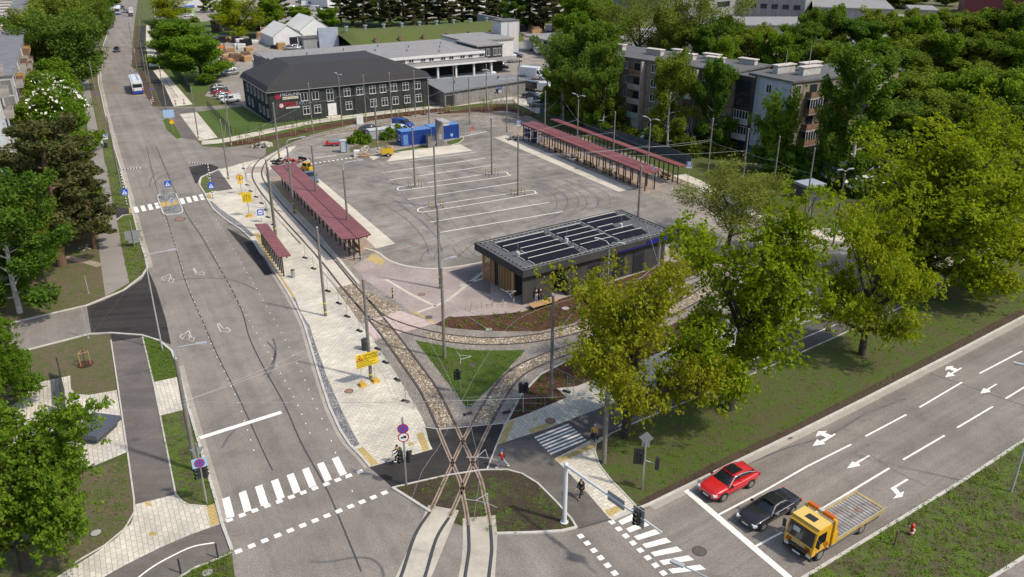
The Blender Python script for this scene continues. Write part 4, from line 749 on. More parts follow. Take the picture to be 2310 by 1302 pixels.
class Fr:                                              # local frame of a building
    def __init__(s, o, ang): s.o = Vector((o[0], o[1], 0)); s.a = ang; s.d = Vector((math.cos(ang), math.sin(ang), 0)); s.p = Vector((-s.d.y, s.d.x, 0))
    def w(s, x, y, z=0): return s.o + s.d * x + s.p * y + Vector((0, 0, z))
    def l(s, p): q = Vector((p[0], p[1], 0)) - s.o; return (q.dot(s.d), q.dot(s.p))
    def lp(s, px, z=0): return s.l(G(px, z))
WPROTO = {}
def window(par, x, y, z, face, w=1.5, h=1.6, style='cross', frame=None):   # face: 0 front(-y) 1 right(+x) 2 back 3 left(-x)
    key = (w, h, style, frame and frame.name)
    if key not in WPROTO:
        f = MB(); t = .09
        f.box(-w / 2, w / 2, -.09, -.004, 0, t); f.box(-w / 2, w / 2, -.09, -.004, h - t, h); f.box(-w / 2, -w / 2 + t, -.09, -.004, t, h - t); f.box(w / 2 - t, w / 2, -.09, -.004, t, h - t)
        if style in ('cross', 'two'): f.box(-.05, .05, -.088, -.006, t, h - t)
        if style == 'cross': f.box(-w / 2 + t, -.05, -.086, -.008, h * .66, h * .66 + .09); f.box(.05, w / 2 - t, -.086, -.008, h * .66, h * .66 + .09)
        if style == 'three':
            for q in (-w / 6, w / 6): f.box(q - .05, q + .05, -.088, -.006, t, h - t)
        if style == 'many':
            for i in range(1, 5): f.box(-w / 2 + w * i / 5 - .05, -w / 2 + w * i / 5 + .05, -.088, -.006, t, h - t)
        f.box(-w / 2 - .08, w / 2 + .08, -.17, -.095, -.07, .0)
        g_ = MB(); g_.box(-w / 2 + t, w / 2 - t, -.03, .0, t, h - t)
        a = f.build('window', frame or M_WHITE); b = g_.build('pane', M_GLASS, a)
        WPROTO[key] = (a.data, b.data); bpy.data.objects.remove(b); bpy.data.objects.remove(a)
    fa, pa = WPROTO[key]
    o = bpy.data.objects.new('window', fa); COL.objects.link(o); o.parent = par; o.location = (x, y, z); o.rotation_euler.z = (0, math.pi / 2, math.pi, -math.pi / 2)[face]
    p = bpy.data.objects.new('pane', pa); COL.objects.link(p); p.parent = o; return o
def text(s, size, mat, par=None, loc=(0, 0, 0), rot=(math.pi / 2, 0, 0), name='lettering', ext=.01, align='CENTER'):
    c = bpy.data.curves.new(name, 'FONT'); c.body = s; c.size = size; c.extrude = ext; c.align_x = align; c.align_y = 'CENTER'; c.materials.append(mat)
    tmp = bpy.data.objects.new(name, c); me_ = bpy.data.meshes.new_from_object(tmp); bpy.data.objects.remove(tmp); bpy.data.curves.remove(c); me_.name = name
    o = bpy.data.objects.new(name, me_); COL.objects.link(o); o.parent = par; o.location = loc; o.rotation_euler = rot; return o
IND = Fr((-50.6, 173.3), math.radians(30.3))
def bld(name, fr, x, y, label, cat='building', group=None):
    return empty(name, fr.w(x, y), fr.a, label, cat, group)
# ---- dark two storey office
b = bld('office_building', IND, 0, 0, 'two storey office in dark stained cladding under a black mansard roof'); Lx, Ly, eh = 36.5, 21.3, 6.4
MB().box(0, Lx, 0, Ly, 0, eh).build('wall', M_DARKW, b)
r = MB(); o_ = .5
rings = [(-o_, -o_, Lx + o_, Ly + o_, eh), (-o_, -o_, Lx + o_, Ly + o_, eh + .15), (.25, .25, Lx - .25, Ly - .25, eh + 1.25), (7.5, 8.5, Lx - 7.5, Ly + .0 - 1.5, eh + 4.0)]
vs = []; 
for x0, y0, x1, y1, z in rings: vs += [(x0, y0, z), (x1, y0, z), (x1, y1, z), (x0, y1, z)]
fs = [(3, 2, 1, 0)] + [(4 * k + i, 4 * k + (i + 1) % 4, 4 * k + 4 + (i + 1) % 4, 4 * k + 4 + i) for k in range(3) for i in range(4)] + [(12, 13, 14, 15)]
r.add(vs, fs).build('roof', M_SHING, b)
gt = MB(); gt.box(-.58, Lx + .58, -.58, -.5, eh + .02, eh + .16).box(-.58, -.5, -.5, Ly + .5, eh + .02, eh + .16).build('gutter', plain('grey_gutter', (.22, .22, .22), .5), b)
fl = IND.l(Vector((0, 0, 0)))
def wx(px):                                            # wall coordinate on the front facade for a picture column
    d = ray(n('B', px, 850)); o3 = IND.o; nn = IND.p; t = o3.dot(nn) / (d[0] * nn.x + d[1] * nn.y); return IND.l((d[0] * t, d[1] * t))[0]
for i, px in enumerate((713, 811, 1087, 1197, 1307, 1398, 1492, 1594, 1697)): window(b, wx(px), 0, 4.05, 0, 1.5, 1.75, 'cross' if i > 1 else 'two')
for i, px in enumerate((722, 820, 1095, 1309, 1407, 1500, 1602, 1702)): window(b, wx(px), 0, 1.15, 0, 1.5, 1.75)
window(b, wx(938), 0, 3.4, 0, 1.5, 2.6)
for i in range(6): window(b, 0, 1.6 + i * 3.1, 4.05, 3, 1.4, 1.7, 'two')
for i in (0, 1, 2, 4, 5): window(b, 0, 1.6 + i * 3.1, 1.1, 3, 1.4, 1.7, 'two')
d_ = MB(); d_.box(wx(947) - .95, wx(947) + .95, -.1, 0, .25, 2.9).box(wx(947) - .03, wx(947) + .03, -.12, -.1, .3, 2.85).build('door', M_WHITEP, b)
MB().box(wx(947) - 1.6, wx(947) + 1.6, -1.6, -.101, 0, .22).build('step', M_CONC, b)
for xx in (wx(1010), wx(1148), 36.2, .3): MB().cyl((xx, -.12, 0), (xx, -.12, eh), .06).build('downpipe', M_DMETAL, b)
x0, x1 = wx(525), wx(663)
s = bld('wall_sign', IND, x0, -.03, 'office wall sign reading MEDILINK with a yellow strip below', 'sign'); MB().box(0, x1 - x0, -.06, 0, 4.72, 5.22).build('sign_board', plain('sign_yellow_white', (.62, .58, .40), .6), s)
text('MEDILINK', .98, plain('sign_violet_white', (.55, .52, .60), .6), s, ((x1 - x0) / 2, -.09, 5.72)); text('MEDICAL TECHNOLOGY', .3, plain('sign_dark', (.05, .04, .04), .6), s, ((x1 - x0) / 2, -.08, 4.97))
em = MB(); em.cyl((-1.0, -.08, 5.45), (-1.0, 0, 5.45), .62, k=16).build('emblem', plain('sign_crimson', (.28, .01, .03), .5), s)
s = bld('wall_sign', IND, x0 + .5, -.03, 'office wall sign reading TOOLPARTS in red and grey with a white strip', 'sign'); MB().box(0, x1 - x0 - .4, -.06, 0, 2.75, 3.1).build('sign_board', M_WHITE, s)
text('TOOL', 1.1, plain('sign_red', (.55, .02, .03), .5), s, (1.15, -.09, 3.62)); text('PARTS', 1.1, plain('sign_grey', (.20, .22, .24), .5), s, (3.75, -.09, 3.62))
em = MB(); em.cyl((-.9, -.06, 3.5), (-.9, 0, 3.5), .55, k=18); em.cyl((-.9, -.09, 3.5), (-.9, -.062, 3.5), .42, k=18, m=1); em.build('emblem', [MATS['sign_red'], M_WHITE], s)
# ---- long grey warehouse with dock
b = bld('warehouse', IND, 0, 0, 'long grey warehouse with a flat ribbed roof and a loading dock behind the dark office')
MB().box(12.6, 66.7, 29.3, 56.8, 0, 6.0).build('wall', M_GREYCL, b); MB().box(12.2, 66.9, 28.9, 57.2, 6.0, 6.5).build('roof', M_ROOFG, b)
MB().box(12.0, 66.9, 28.7, 28.9, 5.95, 6.62).build('fascia', M_WHITEP, b)
st = MB()
for i in range(4): st.box(11.6 - .01 * i, 12.2, 29 + i * 7.0, 36 + i * 7.0 - .02, 0, 7.4 - i * .35)
st.build('stepped_parapet', M_GREYCL, b)
cw = MB().box(43.5, 66.7, 29.1, 29.3, 4.9, 5.95).build('clerestory_wall', M_WHITEP, b)
for i in range(8): window(b, 45.2 + i * 2.9 + (.5 if i % 2 else 0), 29.1, 5.0, 0, 1.4, .85, 'two')
MB().box(43.4, 67.5, 23.6, 29.1, 4.45, 4.75).build('dock_roof', M_ROOFG, b); MB().box(43.4, 67.5, 23.45, 23.6, 4.4, 4.82).build('dock_fascia', M_WHITEP, b)
for i in range(5): MB().box(45 + i * 5.3, 45.45 + i * 5.3, 24.2, 24.65, 1.1, 4.45).build('column', M_WHITEP, b)
MB().box(43.4, 67.5, 24, 29.1, 0, 1.1).build('dock_platform', plain('dock_concrete', (.30, .34, .36), .9, noise=.2), b)
MB().box(44, 66.6, 29.18, 29.28, 1.1, 4.4).build('dock_opening', M_BLACK, b)
v = MB()
for i in range(14): v.cyl((16 + i * 3.6, 33 + (i * 7) % 19, 6.5), (16 + i * 3.6, 33 + (i * 7) % 19, 7.0), .14, k=6)
v.cyl((35, 36, 6.5), (35, 36, 7.5), .5, k=8); v.obox((35, 36, 7.7), (1.3, 1.0, .5)); v.build('roof_vent', M_DMETAL, b)['kind'] = 'stuff'
hv = MB(); hv.box(12.3, 25, 57.5, 62, 0, 4.2).build('rear_shed', M_WHITEP, b)
pr = MB(); pr.add([(6.5, 29.5, 3.4), (11.5, 29.5, 3.9), (11.5, 36, 3.9), (6.5, 36, 3.4), (6.5, 29.5, 3.5), (11.5, 29.5, 4.0), (11.5, 36, 4.0), (6.5, 36, 3.5)], [(3, 2, 1, 0), (4, 5, 6, 7), (0, 1, 5, 4), (1, 2, 6, 5), (2, 3, 7, 6), (3, 0, 4, 7)]); pr.box(6.7, 6.9, 29.8, 30, 0, 3.45).box(6.7, 6.9, 35.5, 35.7, 0, 3.45).build('porch', M_GREYCL, b)
b = bld('annex_building', IND, 0, 0, 'dark clad two storey annex at the right end of the warehouse')
MB().box(67, 75, 33.4, 46, 0, 7).build('wall', M_DARKW, b); MB().box(66.8, 75.2, 33.1, 46.2, 7, 7.35).build('roof', M_ROOFG, b); MB().box(67.5, 78, 28, 33.4, 3.6, 3.8).build('awning', M_ROOFG, b); MB().cyl((77.6, 28.4, 0), (77.6, 28.4, 3.6), .1).cyl((68, 28.4, 0), (68, 28.4, 3.6), .1).build('post', M_DMETAL, b)
for x in (68.7, 70.4, 72.6, 74.0): window(b, x, 33.4, 4.4, 0, 1.1, 1.9, 'two')
b = bld('grey_hall', IND, 0, 0, 'pale grey hall with a flat roof between the annex and the striped tower')
MB().box(72, 88, 49.6, 66, 0, 6).build('wall', M_WHITEP, b); MB().box(71.6, 88.2, 49.2, 66.3, 6, 6.4).build('roof', M_ROOFG, b)
b = bld('tower', IND, 0, 0, 'square white tower with pastel stripes beside the grassy bunker', 'tower')
kt = NB('pastel_stripes', .7); wv = kt.ramp(kt.noise(1.0, 1, .5, kt.map(.5, (.55, .55, .16))), (.34, (.30, .33, .40)), (.44, (.55, .52, .36)), (.50, (.42, .46, .56)), (.58, (.55, .42, .38)), (.66, (.40, .48, .50))); kt.out(wv)
MB().box(88.3, 94.6, 57.5, 63, 0, 10.2).build('wall', MATS['pastel_stripes'], b); MB().box(88.1, 94.8, 57.3, 63.2, 10.2, 10.5).build('roof', M_ROOFD, b)
# ---- low brick garage
b = bld('garage_building', IND, 0, 0, 'low grey brick garage with a wide flat roof right of the dark office')
MB().prism([(38.6, -4.0), (62.6, .4), (62.6, 8.0), (40.5, 12)], 0, 3.3).build('wall', M_BRICKG, b); MB().prism([(38.2, -4.5), (63.0, 0.0), (63.2, 8.4), (40.2, 12.6)], 3.3, 3.6).build('roof', plain('grey_roof_felt', (.17, .17, .165), .9, noise=.15, ns=.5), b)
window(b, 53.5, -1.25, 1.6, 0, 1.6, .8, 'two', M_DMETAL); MB().obox((40.2, -3.75, 1.4), (2.4, .1, 2.4), math.radians(10.4)).build('door', M_DMETAL, b)
MB().cyl((45, 4, 3.6), (45, 4, 4.3), .2).cyl((57, 4, 3.6), (57, 4, 4.3), .2).build('roof_vent', M_DMETAL, b)
# ---- grassy bunker
mb = MB(); nx, ny = 40, 12; vs = []
for j in range(ny + 1):
    for i in range(nx + 1):
        t = j / ny; x = 50 + 62 * i / nx; y = 82 + 34 * t; z = 5.4 * math.sin(math.pi * min(1, max(0, t))) ** .7 * min(1, .75 + i / 8) + rnd.uniform(-.12, .12) if 0 < j < ny else -.05
        vs.append(IND.w(x, y, max(z, -.05)))
mb.add(vs, [(j * (nx + 1) + i, j * (nx + 1) + i + 1, (j + 1) * (nx + 1) + i + 1, (j + 1) * (nx + 1) + i) for j in range(ny) for i in range(nx)], 0, True)
tag(mb.build('grass_mound', lawn('mound_grass', ((.06, .085, .015), (.085, .12, .02), (.11, .15, .03)), (.12, .095, .05), .54)), 'long grass covered bunker behind the grey warehouse', 'mound')
for i in range(9):
    p = IND.w(53 + i * 6.6, 99, 5.1); o = MB().cyl((0, 0, 0), (0, 0, 1.3), .45, k=8).cyl((0, 0, 1.35), (0, 0, 1.75), .75, .75, k=8).build('vent_pipe', M_STEEL); o.location = p; tag(o, '%s mushroom vent from the left along the crest of the bunker' % ORD[i], 'vent', 'vents along the bunker crest')
for i in range(6):
    p = IND.w(58 + i * 8.5, 86.5, 3.0); o = MB().box(-.4, .4, -.4, .4, 0, 1.0).box(-.5, .5, -.5, .5, 1.0, 1.12).build('vent_box', M_RUST); o.location = p; o.rotation_euler.z = IND.a; tag(o, '%s square brown vent from the left on the slope of the bunker' % ORD[i], 'vent', 'square vents on the bunker slope')
o = MB().prism([(44, 101), (50.2, 99.5), (50.2, 100.3), (44, 101.8)], 0, 6.6).build('concrete_wall', plain('blue_grey_wall', (.33, .36, .42), .85, noise=.15, ns=.4)); o.location = IND.o; o.rotation_euler.z = IND.a; tag(o, 'tall blue grey end wall at the left of the bunker', 'wall')
o = MB().prism([(111, 86), (112, 86), (112, 116), (111, 116)], 0, 6.3).build('concrete_wall', M_GREYCL); o.location = IND.o; o.rotation_euler.z = IND.a; tag(o, 'low grey end wall at the right of the bunker', 'wall')
# ---- white tents and small cabin
def tent(x0, x1, y0, y1, h, e, lab):
    t = bld('storage_tent', IND, 0, 0, lab, 'tent'); xm = (x0 + x1) / 2
    w_ = MB(); w_.add([(x0, y0, 0), (x1, y0, 0), (x1, y0, e), (xm, y0, h), (x0, y0, e), (x0, y1, 0), (x1, y1, 0), (x1, y1, e), (xm, y1, h), (x0, y1, e)], [(0, 1, 2, 3, 4), (9, 8, 7, 6, 5), (0, 4, 9, 5), (1, 6, 7, 2)]); w_.build('wall', M_WHITEP, t)
    r_ = MB(); r_.add([(x0 - .3, y0 - .3, e - .1), (xm, y0 - .3, h + .05), (x1 + .3, y0 - .3, e - .1), (x0 - .3, y1, e - .1), (xm, y1, h + .05), (x1 + .3, y1, e - .1)], [(0, 1, 4, 3), (1, 2, 5, 4)]); r_.build('roof', plain('tent_canvas', (.62, .59, .52), .8, noise=.06, ns=2), t)
    MB().box(xm + .4, xm + (x1 - xm) * .62, y0 - .06, y0 - .01, 0, e * .85).build('opening', M_BLACK, t)
tent(31.5, 41.5, 110.5, 126, 7.0, 3.6, 'left white gabled storage tent in the pallet yard'); tent(43.0, 54, 118, 136, 8.0, 4.2, 'right white gabled storage tent behind the small cabin')
b = bld('cabin', IND, 0, 0, 'small grey cabin with a sloping roof in front of the tents'); MB().box(38.8, 46.6, 101.6, 107, 0, 3.4).build('wall', M_GREYCL, b); MB().box(38.5, 46.9, 101.3, 107.3, 3.4, 3.65).build('roof', M_ROOFD, b); window(b, 38.8, 104, 1.2, 3, 1.2, 1.2, 'two', M_DMETAL)
MB().box(43.5, 45.2, 101.5, 101.59, .2, 2.2).build('door', M_BLACK, b)
# ---- loading canopy with trucks, gabled shed, far warehouses
b = bld('loading_canopy', IND, 0, 0, 'wide grey loading canopy over the white delivery trucks', 'canopy')
MB().box(100, 125, 44, 64, 4.4, 4.9).build('roof', M_ROOFG, b)
for i in range(5):
    for yy in (45, 62): MB().box(101.5 + i * 5.5, 102 + i * 5.5, yy, yy + .5, 0, 4.4).build('column', M_WHITEP, b)
MB().box(104, 124, 57, 57.3, 0, 4.39).build('back_wall', M_DMETAL, b)
b = bld('shed', IND, 0, 0, 'grey gabled shed with a dark door at the end of the far mound'); sh = MB(); x0, x1, y0, y1 = 137, 148, 94, 103
sh.add([(x0, y0, 0), (x1, y0, 0), (x1, y0, 4.6), ((x0 + x1) / 2, y0, 7.4), (x0, y0, 4.6), (x0, y1, 0), (x1, y1, 0), (x1, y1, 4.6), ((x0 + x1) / 2, y1, 7.4), (x0, y1, 4.6)], [(0, 1, 2, 3, 4), (9, 8, 7, 6, 5), (0, 4, 9, 5), (1, 6, 7, 2), (4, 3, 8, 9), (3, 2, 7, 8)]); sh.build('wall', M_GREYCL, b); MB().box(141.5, 144.5, 93.9, 93.99, 0, 3.4).build('door', M_DMETAL, b)
mb = MB(); vs = []
for j in range(9):
    for i in range(13): t = j / 8; vs.append(IND.w(148 + i * 4, 86 + 30 * t, 4.6 * math.sin(math.pi * t) ** .7 - .05))
mb.add(vs, [(j * 13 + i, j * 13 + i + 1, (j + 1) * 13 + i + 1, (j + 1) * 13 + i) for j in range(8) for i in range(12)], 0, True); tag(mb.build('grass_mound', MATS['mound_grass']), 'second grass covered bunker behind the gabled shed', 'mound')
def pxbox(name, p0, p1, depth, h, lab, wall, roof, cat='building', wins=0, top=None): # front bottom edge from pixel p0 to p1
    A, B = G(p0), G(p1); d = B - A; fr = Fr(A, math.atan2(d.y, d.x)); L_ = d.length
    b = bld(name, fr, 0, 0, lab, cat); MB().box(0, L_, 0, depth, 0, h).build('wall', wall, b); MB().box(-.3, L_ + .3, -.3, depth + .3, h, h + .4).build('roof', roof, b)
    for i in range(wins): window(b, L_ * (i + .7) / (wins + .4), 0, h * .35, 0, L_ / wins * .55, h * .16, 'none', M_DMETAL)
    return b, fr, L_
b, fr, L_ = pxbox('distribution_hall', (1655, 36), (1812, 44), 60, 11, 'largest grey distribution hall on the skyline with a strip of windows', M_GREYCL, M_ROOFG, wins=6)
pxbox('distribution_hall', (1500, 55), (1660, 36), 50, 13, 'tall grey hall behind the second bare limbed willow', M_GREYCL, M_ROOFG, wins=3)
pxbox('low_warehouse', (1560, 92), (1850, 92), 26, 5, 'low grey warehouse with a huge flat roof in front of the distribution hall', M_GREYCL, M_ROOFG)
pxbox('low_warehouse', (1400, 125), (1580, 112), 22, 4.5, 'flat roofed grey warehouse behind the left end of the apartment block', M_GREYCL, M_ROOFG)
pxbox('low_warehouse', (1830, 52), (2010, 58), 40, 6, 'grey warehouse right of the distribution hall', M_GREYCL, M_ROOFG); pxbox('low_warehouse', (2050, 52), (2110, 54), 20, 5, 'small grey hall with a dark opening at the far meadow', M_GREYCL, M_ROOFG)
pxbox('red_hall', (2170, 36), (2330, 42), 30, 8, 'long dark red hall at the top right corner', plain('dark_red_cladding', (.14, .025, .03), .7, noise=.2), M_ROOFD)
pxbox('white_hall', (395, 17), (495, 15), 30, 8, 'long white hall at the top edge near the main road', M_WHITEP, M_ROOFG)
pxbox('white_hall', (740, 22), (800, 18), 25, 6, 'white shed showing between the pines at the top', M_WHITEP, M_ROOFG); pxbox('white_hall', (985, 26), (1110, 22), 20, 6, 'pale hall behind the right half of the pine row', M_WHITEP, M_ROOFG); pxbox('white_hall', (1150, 30), (1260, 28), 20, 5, 'pale low hall behind the end of the pine row', M_WHITEP, M_ROOFG)
b, fr, L_ = pxbox('kiosk', (420, 36), (440, 34), 7, 3.4, 'small green shop with a grey roof by the far junction', plain('green_paint', (.22, .36, .14), .7), M_ROOFG, 'shop'); window(b, L_ * .45, 0, .9, 0, 2.0, 1.6, 'three')
MB().box(-.2, L_ + .2, -.35, -.3, 3.5, 4.3).build('fascia_sign', plain('blue_sign', (.02, .10, .42), .5), b)
pxbox('display_stand', (375, 44), (392, 44), 2, 3.4, 'red advertising block under the dark limbed tree', plain('bright_red', (.45, .02, .03), .6), plain('bright_red', (.45, .02, .03), .6), 'stand')
o, fr, L_ = pxbox('timber_hut', (478, 74), (495, 74), 4, 4, 'small dark timber hut on the field left of the pallets', M_BARK, M_BARK, 'hut')
# ---- five storey apartment blocks on the right
def balcony(par, x, y, z, face, w, mat, glazed=False):
    a = (0, math.pi / 2, math.pi, -math.pi / 2)[face]
    m = MB(); m.box(-w / 2, w / 2, -1.1, -.005, -.12, .02); m.box(-w / 2, w / 2, -1.1, -1.04, .02, 1.0, 1); m.box(-w / 2, -w / 2 + .06, -1.04, -.005, .02, 1.0, 1); m.box(w / 2 - .06, w / 2, -1.04, -.005, .02, 1.0, 1)
    o = m.build('balcony', [M_BALC, mat], par, (x, y, z)); o.rotation_euler.z = a
    d_ = MB().box(-w * .28, w * .28, -.05, -.01, .03, 2.1).build('pane', M_GLASS, o)
    if glazed:
        g2 = MB(); g2.box(-w / 2, w / 2, -1.1, -1.04, 1.0, 2.5, 0)
        for i in range(6): g2.box(-w / 2 + i * (w - .08) / 5, -w / 2 + .08 + i * (w - .08) / 5, -1.14, -1.1, 1.0, 2.5, 1)
        g2.box(-w / 2, w / 2, -1.15, -.01, 2.5, 2.58, 1); g2.build('glazing', [M_GLASS, M_WHITE], o)
    return o
def roof_box(par, x, y, w, d, h, z):
    m = MB(); m.box(x, x + w, y, y + d, z, z + h); m.box(x - .2, x + w + .2, y - .2, y + d + .2, z + h, z + h + .15, 1); return m.build('chimney', [M_CHIM, M_SILL], par)
fr = Fr((21.6, 168.5), math.atan2(149.5 - 168.5, 39.2 - 21.6)); L1 = 25.9; H5 = 14.3
b = bld('apartment_block', fr, 0, 0, 'five storey grey panel apartment block with balconies behind the birches', 'apartments')
MB().box(-16, L1, 0, 12, 0, H5).build('wall', M_PANEL, b); MB().box(-16.3, L1 + .25, -.35, 12.3, H5, H5 + .3).build('roof', M_ROOFD, b)
for x in (1.8, 9.5, 16.0, -8): roof_box(b, x, 5.5, 3.6, 1.2, 1.0, H5 + .3)
for x in (5.5, 13, 21): roof_box(b, x, 9, 3.4, 1.1, .9, H5 + .3)
for fl_ in range(5):
    z = .9 + fl_ * 2.75
    for x in (1.5, 8.4, 12.2, 20.2, 24.2, -4, -8, -14.5): window(b, x, 0, z + .45, 0, 1.35 if x != 1.5 else .75, 1.5, 'two')
    if fl_ > 0:
        balcony(b, 4.4, 0, z - .35, 0, 3.2, (M_RUST, M_MINT, M_BALC, M_BALC)[fl_ % 4]); balcony(b, 16.6, 0, z - .35, 0, 3.4, (M_WHITEP, M_BALC, M_RUST, M_WHITEP, M_OCHRE)[fl_], glazed=fl_ == 1)
    balcony(b, -11.2, 0, z - .35, 0, 3.2, M_MINT)
for x in (5.9, 18.6): MB().box(x, x + .35, -1.15, -.005, 0, H5 - .1).build('fin_wall', M_BALC, b)
dd = MB().box(3.4, 5.2, -.1, -.003, .2, 3.0).build('door', M_WHITE, b)
# link with loggias
p0 = fr.w(L1 + .35, .9); lk = Fr(p0, math.radians(-52)); b = bld('stair_link', lk, 0, 0, 'narrow dark link with loggias between the two apartment blocks', 'apartments')
MB().box(0, 3.4, 0, 9, 0, H5 - .3).build('wall', plain('dark_planks', (.05, .042, .036), .9, noise=.3, ns=2), b); MB().box(-.1, 3.5, -.2, 9.2, H5 - .3, H5 - .1).build('roof', M_ROOFD, b)
for z in (2.8, 5.6): MB().box(.1, 3.3, -.25, -.005, z, z + .95).build('parapet', M_WHITE, b); window(b, 1.7, -.15, z + 1.0, 0, 3.2, 1.5, 'many')
for z in (8.5, 11.2): window(b, 1.7, 0, z, 0, 3.1, 2.3, 'two', M_DMETAL)
MB().box(.4, 3.0, -.06, -.004, 0, 2.5).build('passage', M_BLACK, b)
fr2 = Fr((42.2, 148.9), math.radians(-60.5)); b = bld('apartment_block', fr2, 0, 0, 'apartment block turned end on with a pale blue gable wall', 'apartments')
MB().box(0, 9.6, 0, 27, 2.0, H5).build('wall', M_PANEL, b); MB().box(-.01, 9.61, -.02, .0, 2.0, H5 - .02).build('gable', M_BLUEG, b); MB().box(-.015, 9.615, -.03, 27.01, 0, 2.0).build('plinth', M_BLUED, b); MB().box(-.3, 9.95, -.3, 27.3, H5, H5 + .3).build('roof', M_ROOFD, b)
window(b, 4.6, -.02, 11.8, 0, 1.2, 1.5, 'two'); window(b, 4.6, -.02, .9, 0, 1.2, 1.5, 'two')
for x, y in ((2, 3), (5.5, 5.5), (2.5, 9), (6, 17), (2, 21)): roof_box(b, x, y, 1.2, 4.2, 1.3, H5 + .3)
for fl_ in range(5):
    z = .9 + fl_ * 2.75
    for y in (1.5, 12, 16, 24): window(b, 9.6, y, z + .45, 1, 1.3, 1.5, 'two')
    for y, mt in ((5.2, M_RUST), (8.6, M_MINT if fl_ == 3 else M_BALC), (20, M_BALC)):
        if fl_: balcony(b, 9.6, y, z - .35, 1, 3.1, mt, glazed=(fl_ in (1, 3) and y == 5.2))
MB().cyl((3, 5, H5 + .3), (3, 5, H5 + 4), .05).cyl((5.5, 8, H5 + .3), (5.5, 8, H5 + 5), .05).build('antenna', M_STEEL, b)
# ---- apartment blocks on the left
frL = Fr((-87.4, 147.2), math.radians(116.6)); b = bld('apartment_block', frL, 0, 0, 'long grey apartment block with rusty balconies facing the main road', 'apartments')
MB().box(0, 80, 0, 12, 0, H5).build('wall', M_PANELW, b); MB().box(-.012, 0, .3, 11.7, .5, H5 - .6).build('gable', wall_mat('grey_pebbledash', (.20, .19, .175), 3.9, 2.75, 2.6, .1, .12), b); MB().box(-.25, 80.3, -.25, 12.3, H5, H5 + .3).build('roof', plain('grey_felt_roof', (.15, .15, .155), .9, noise=.2, ns=.6), b)
for i in range(9): roof_box(b, 6 + i * 8.2, 4.5, 1.4, 4.2, 1.0, H5 + .3)
for fl_ in range(5):
    z = .9 + fl_ * 2.75
    for i in range(20):
        if i % 5 in (0,): window(b, 2 + i * 4, 0, z + .4, 0, 1.4, 1.5, 'two')
        elif fl_: balcony(b, 2 + i * 4, 0, z - .35, 0, 2.9, (M_RUST, M_BALC, M_BALC, M_OCHRE, M_RUST)[(i * 3 + fl_) % 5 if (i + fl_) % 3 else 0])
frL2 = Fr((-131, 232), math.radians(116.6)); b = bld('apartment_block', frL2, 0, 0, 'white apartment block further up the main road at the top left', 'apartments')
MB().box(0, 90, 0, 13, 0, H5).build('wall', M_PANELW, b); MB().box(-.2, 90.2, -.2, 13.2, H5, H5 + .3).build('roof', plain('grey_felt_roof', (.15, .15, .155)), b)
for i in range(8): roof_box(b, 5 + i * 10, 4.5, 1.4, 4.5, 1.0, H5 + .3)
for fl_ in range(5):
    for i in range(2): window(b, 0, 3 + i * 6, 1.3 + fl_ * 2.75, 3, 1.3, 1.5, 'two')
c0 = G((70, 470)); frN = Fr(c0, math.radians(-62)); b = bld('apartment_tower', frN, 0, 0, 'tall near white apartment block cut by the left edge', 'apartments')
MB().box(0, 14, -14, 0, 0, 26).build('wall', wall_mat('pale_blue_white_panels', (.50, .51, .51), 3.2, 2.8, .75, .06, .07), b); MB().box(-.2, 14.2, -14.2, .2, 26, 26.4).build('roof', M_ROOFD, b)
for fl_ in range(8):
    for x in (9.5, 12.5): window(b, x, 0, 1.5 + fl_ * 2.8, 2, 1.6, 1.5, 'two')
    balcony(b, 6.2, 0, 1.0 + fl_ * 2.8, 2, 3.0, M_BALC)
# ---- fences
def fence(name, pts, h, lab, mat, post=None, step=2.5, gap=False, th=.05, rails=0):
    t = empty(name, pts[0], 0, lab, 'fence'); o3 = Vector(pts[0]); pm = MB(); 
    q = [Vector(p) - o3 for p in pts]; rs_ = resample([(p.x, p.y) for p in q], step)
    if not gap: strip_quads(pm, [(p.x, p.y) for p in q], th, h, 0, .06)
    else:
        for zz in (.15, h * .5, h - .05):
            for a, b_ in zip(q[:-1], q[1:]): pm.cyl((a.x, a.y, zz), (b_.x, b_.y, zz), .025, k=4)
        for p in resample([(p.x, p.y) for p in q], .35): pm.cyl((p.x, p.y, .1), (p.x, p.y, h - .05), .012, k=3, cap=False)
    pm.build('panel', mat, t); po = MB()
    for p in rs_: po.box(p.x - .04, p.x + .04, p.y - .04, p.y + .04, 0, h + .06)
    po.build('post', post or M_DMETAL, t)['kind'] = 'stuff'; return t
M_FENG = plain('grey_fence_panel', (.075, .08, .088), .7, noise=.15, ns=2)
fence('privacy_fence', [g('C', 835, 990), g('C', 1000, 1050), g('C', 1300, 1150), g('C', 1600, 1245), g('C', 1910, 1345), g('I', 160, 130)], 1.9, 'long dark grey panel fence behind the right hand platforms', M_FENG, plain('fence_post', (.2, .2, .2), .6), 3)
M_MESH = plain('green_black_mesh', (.03, .036, .032), .7)
fence('mesh_fence', [g('A', 1795, 930), g('A', 1900, 1040), g('A', 2010, 1165), g('A', 2290, 1135), n and G((760, 275)), G((980, 246)), G((1010, 246))], 1.5, 'dark wire fence round the lawn of the dark office', M_MESH, gap=True)
fence('mesh_fence', [g('A', 1490, 585), g('A', 1560, 680), g('A', 1655, 800)], 1.8, 'black mesh fence beside the concrete path and round trees', M_MESH)
fence('mesh_fence', [g('D', 730, 1110), g('D', 860, 1140), g('D', 980, 1170), g('D', 1110, 1210), g('D', 1200, 1220)], 1.5, 'low wire fence on the grass below the apartment blocks', M_MESH, gap=True)
fence('garden_fence', [G((505, 70)), G((600, 68)), G((612, 84))], 2.0, 'dark board fence behind the stacked pallets', M_BARK)
def post_sign_wall(): pass
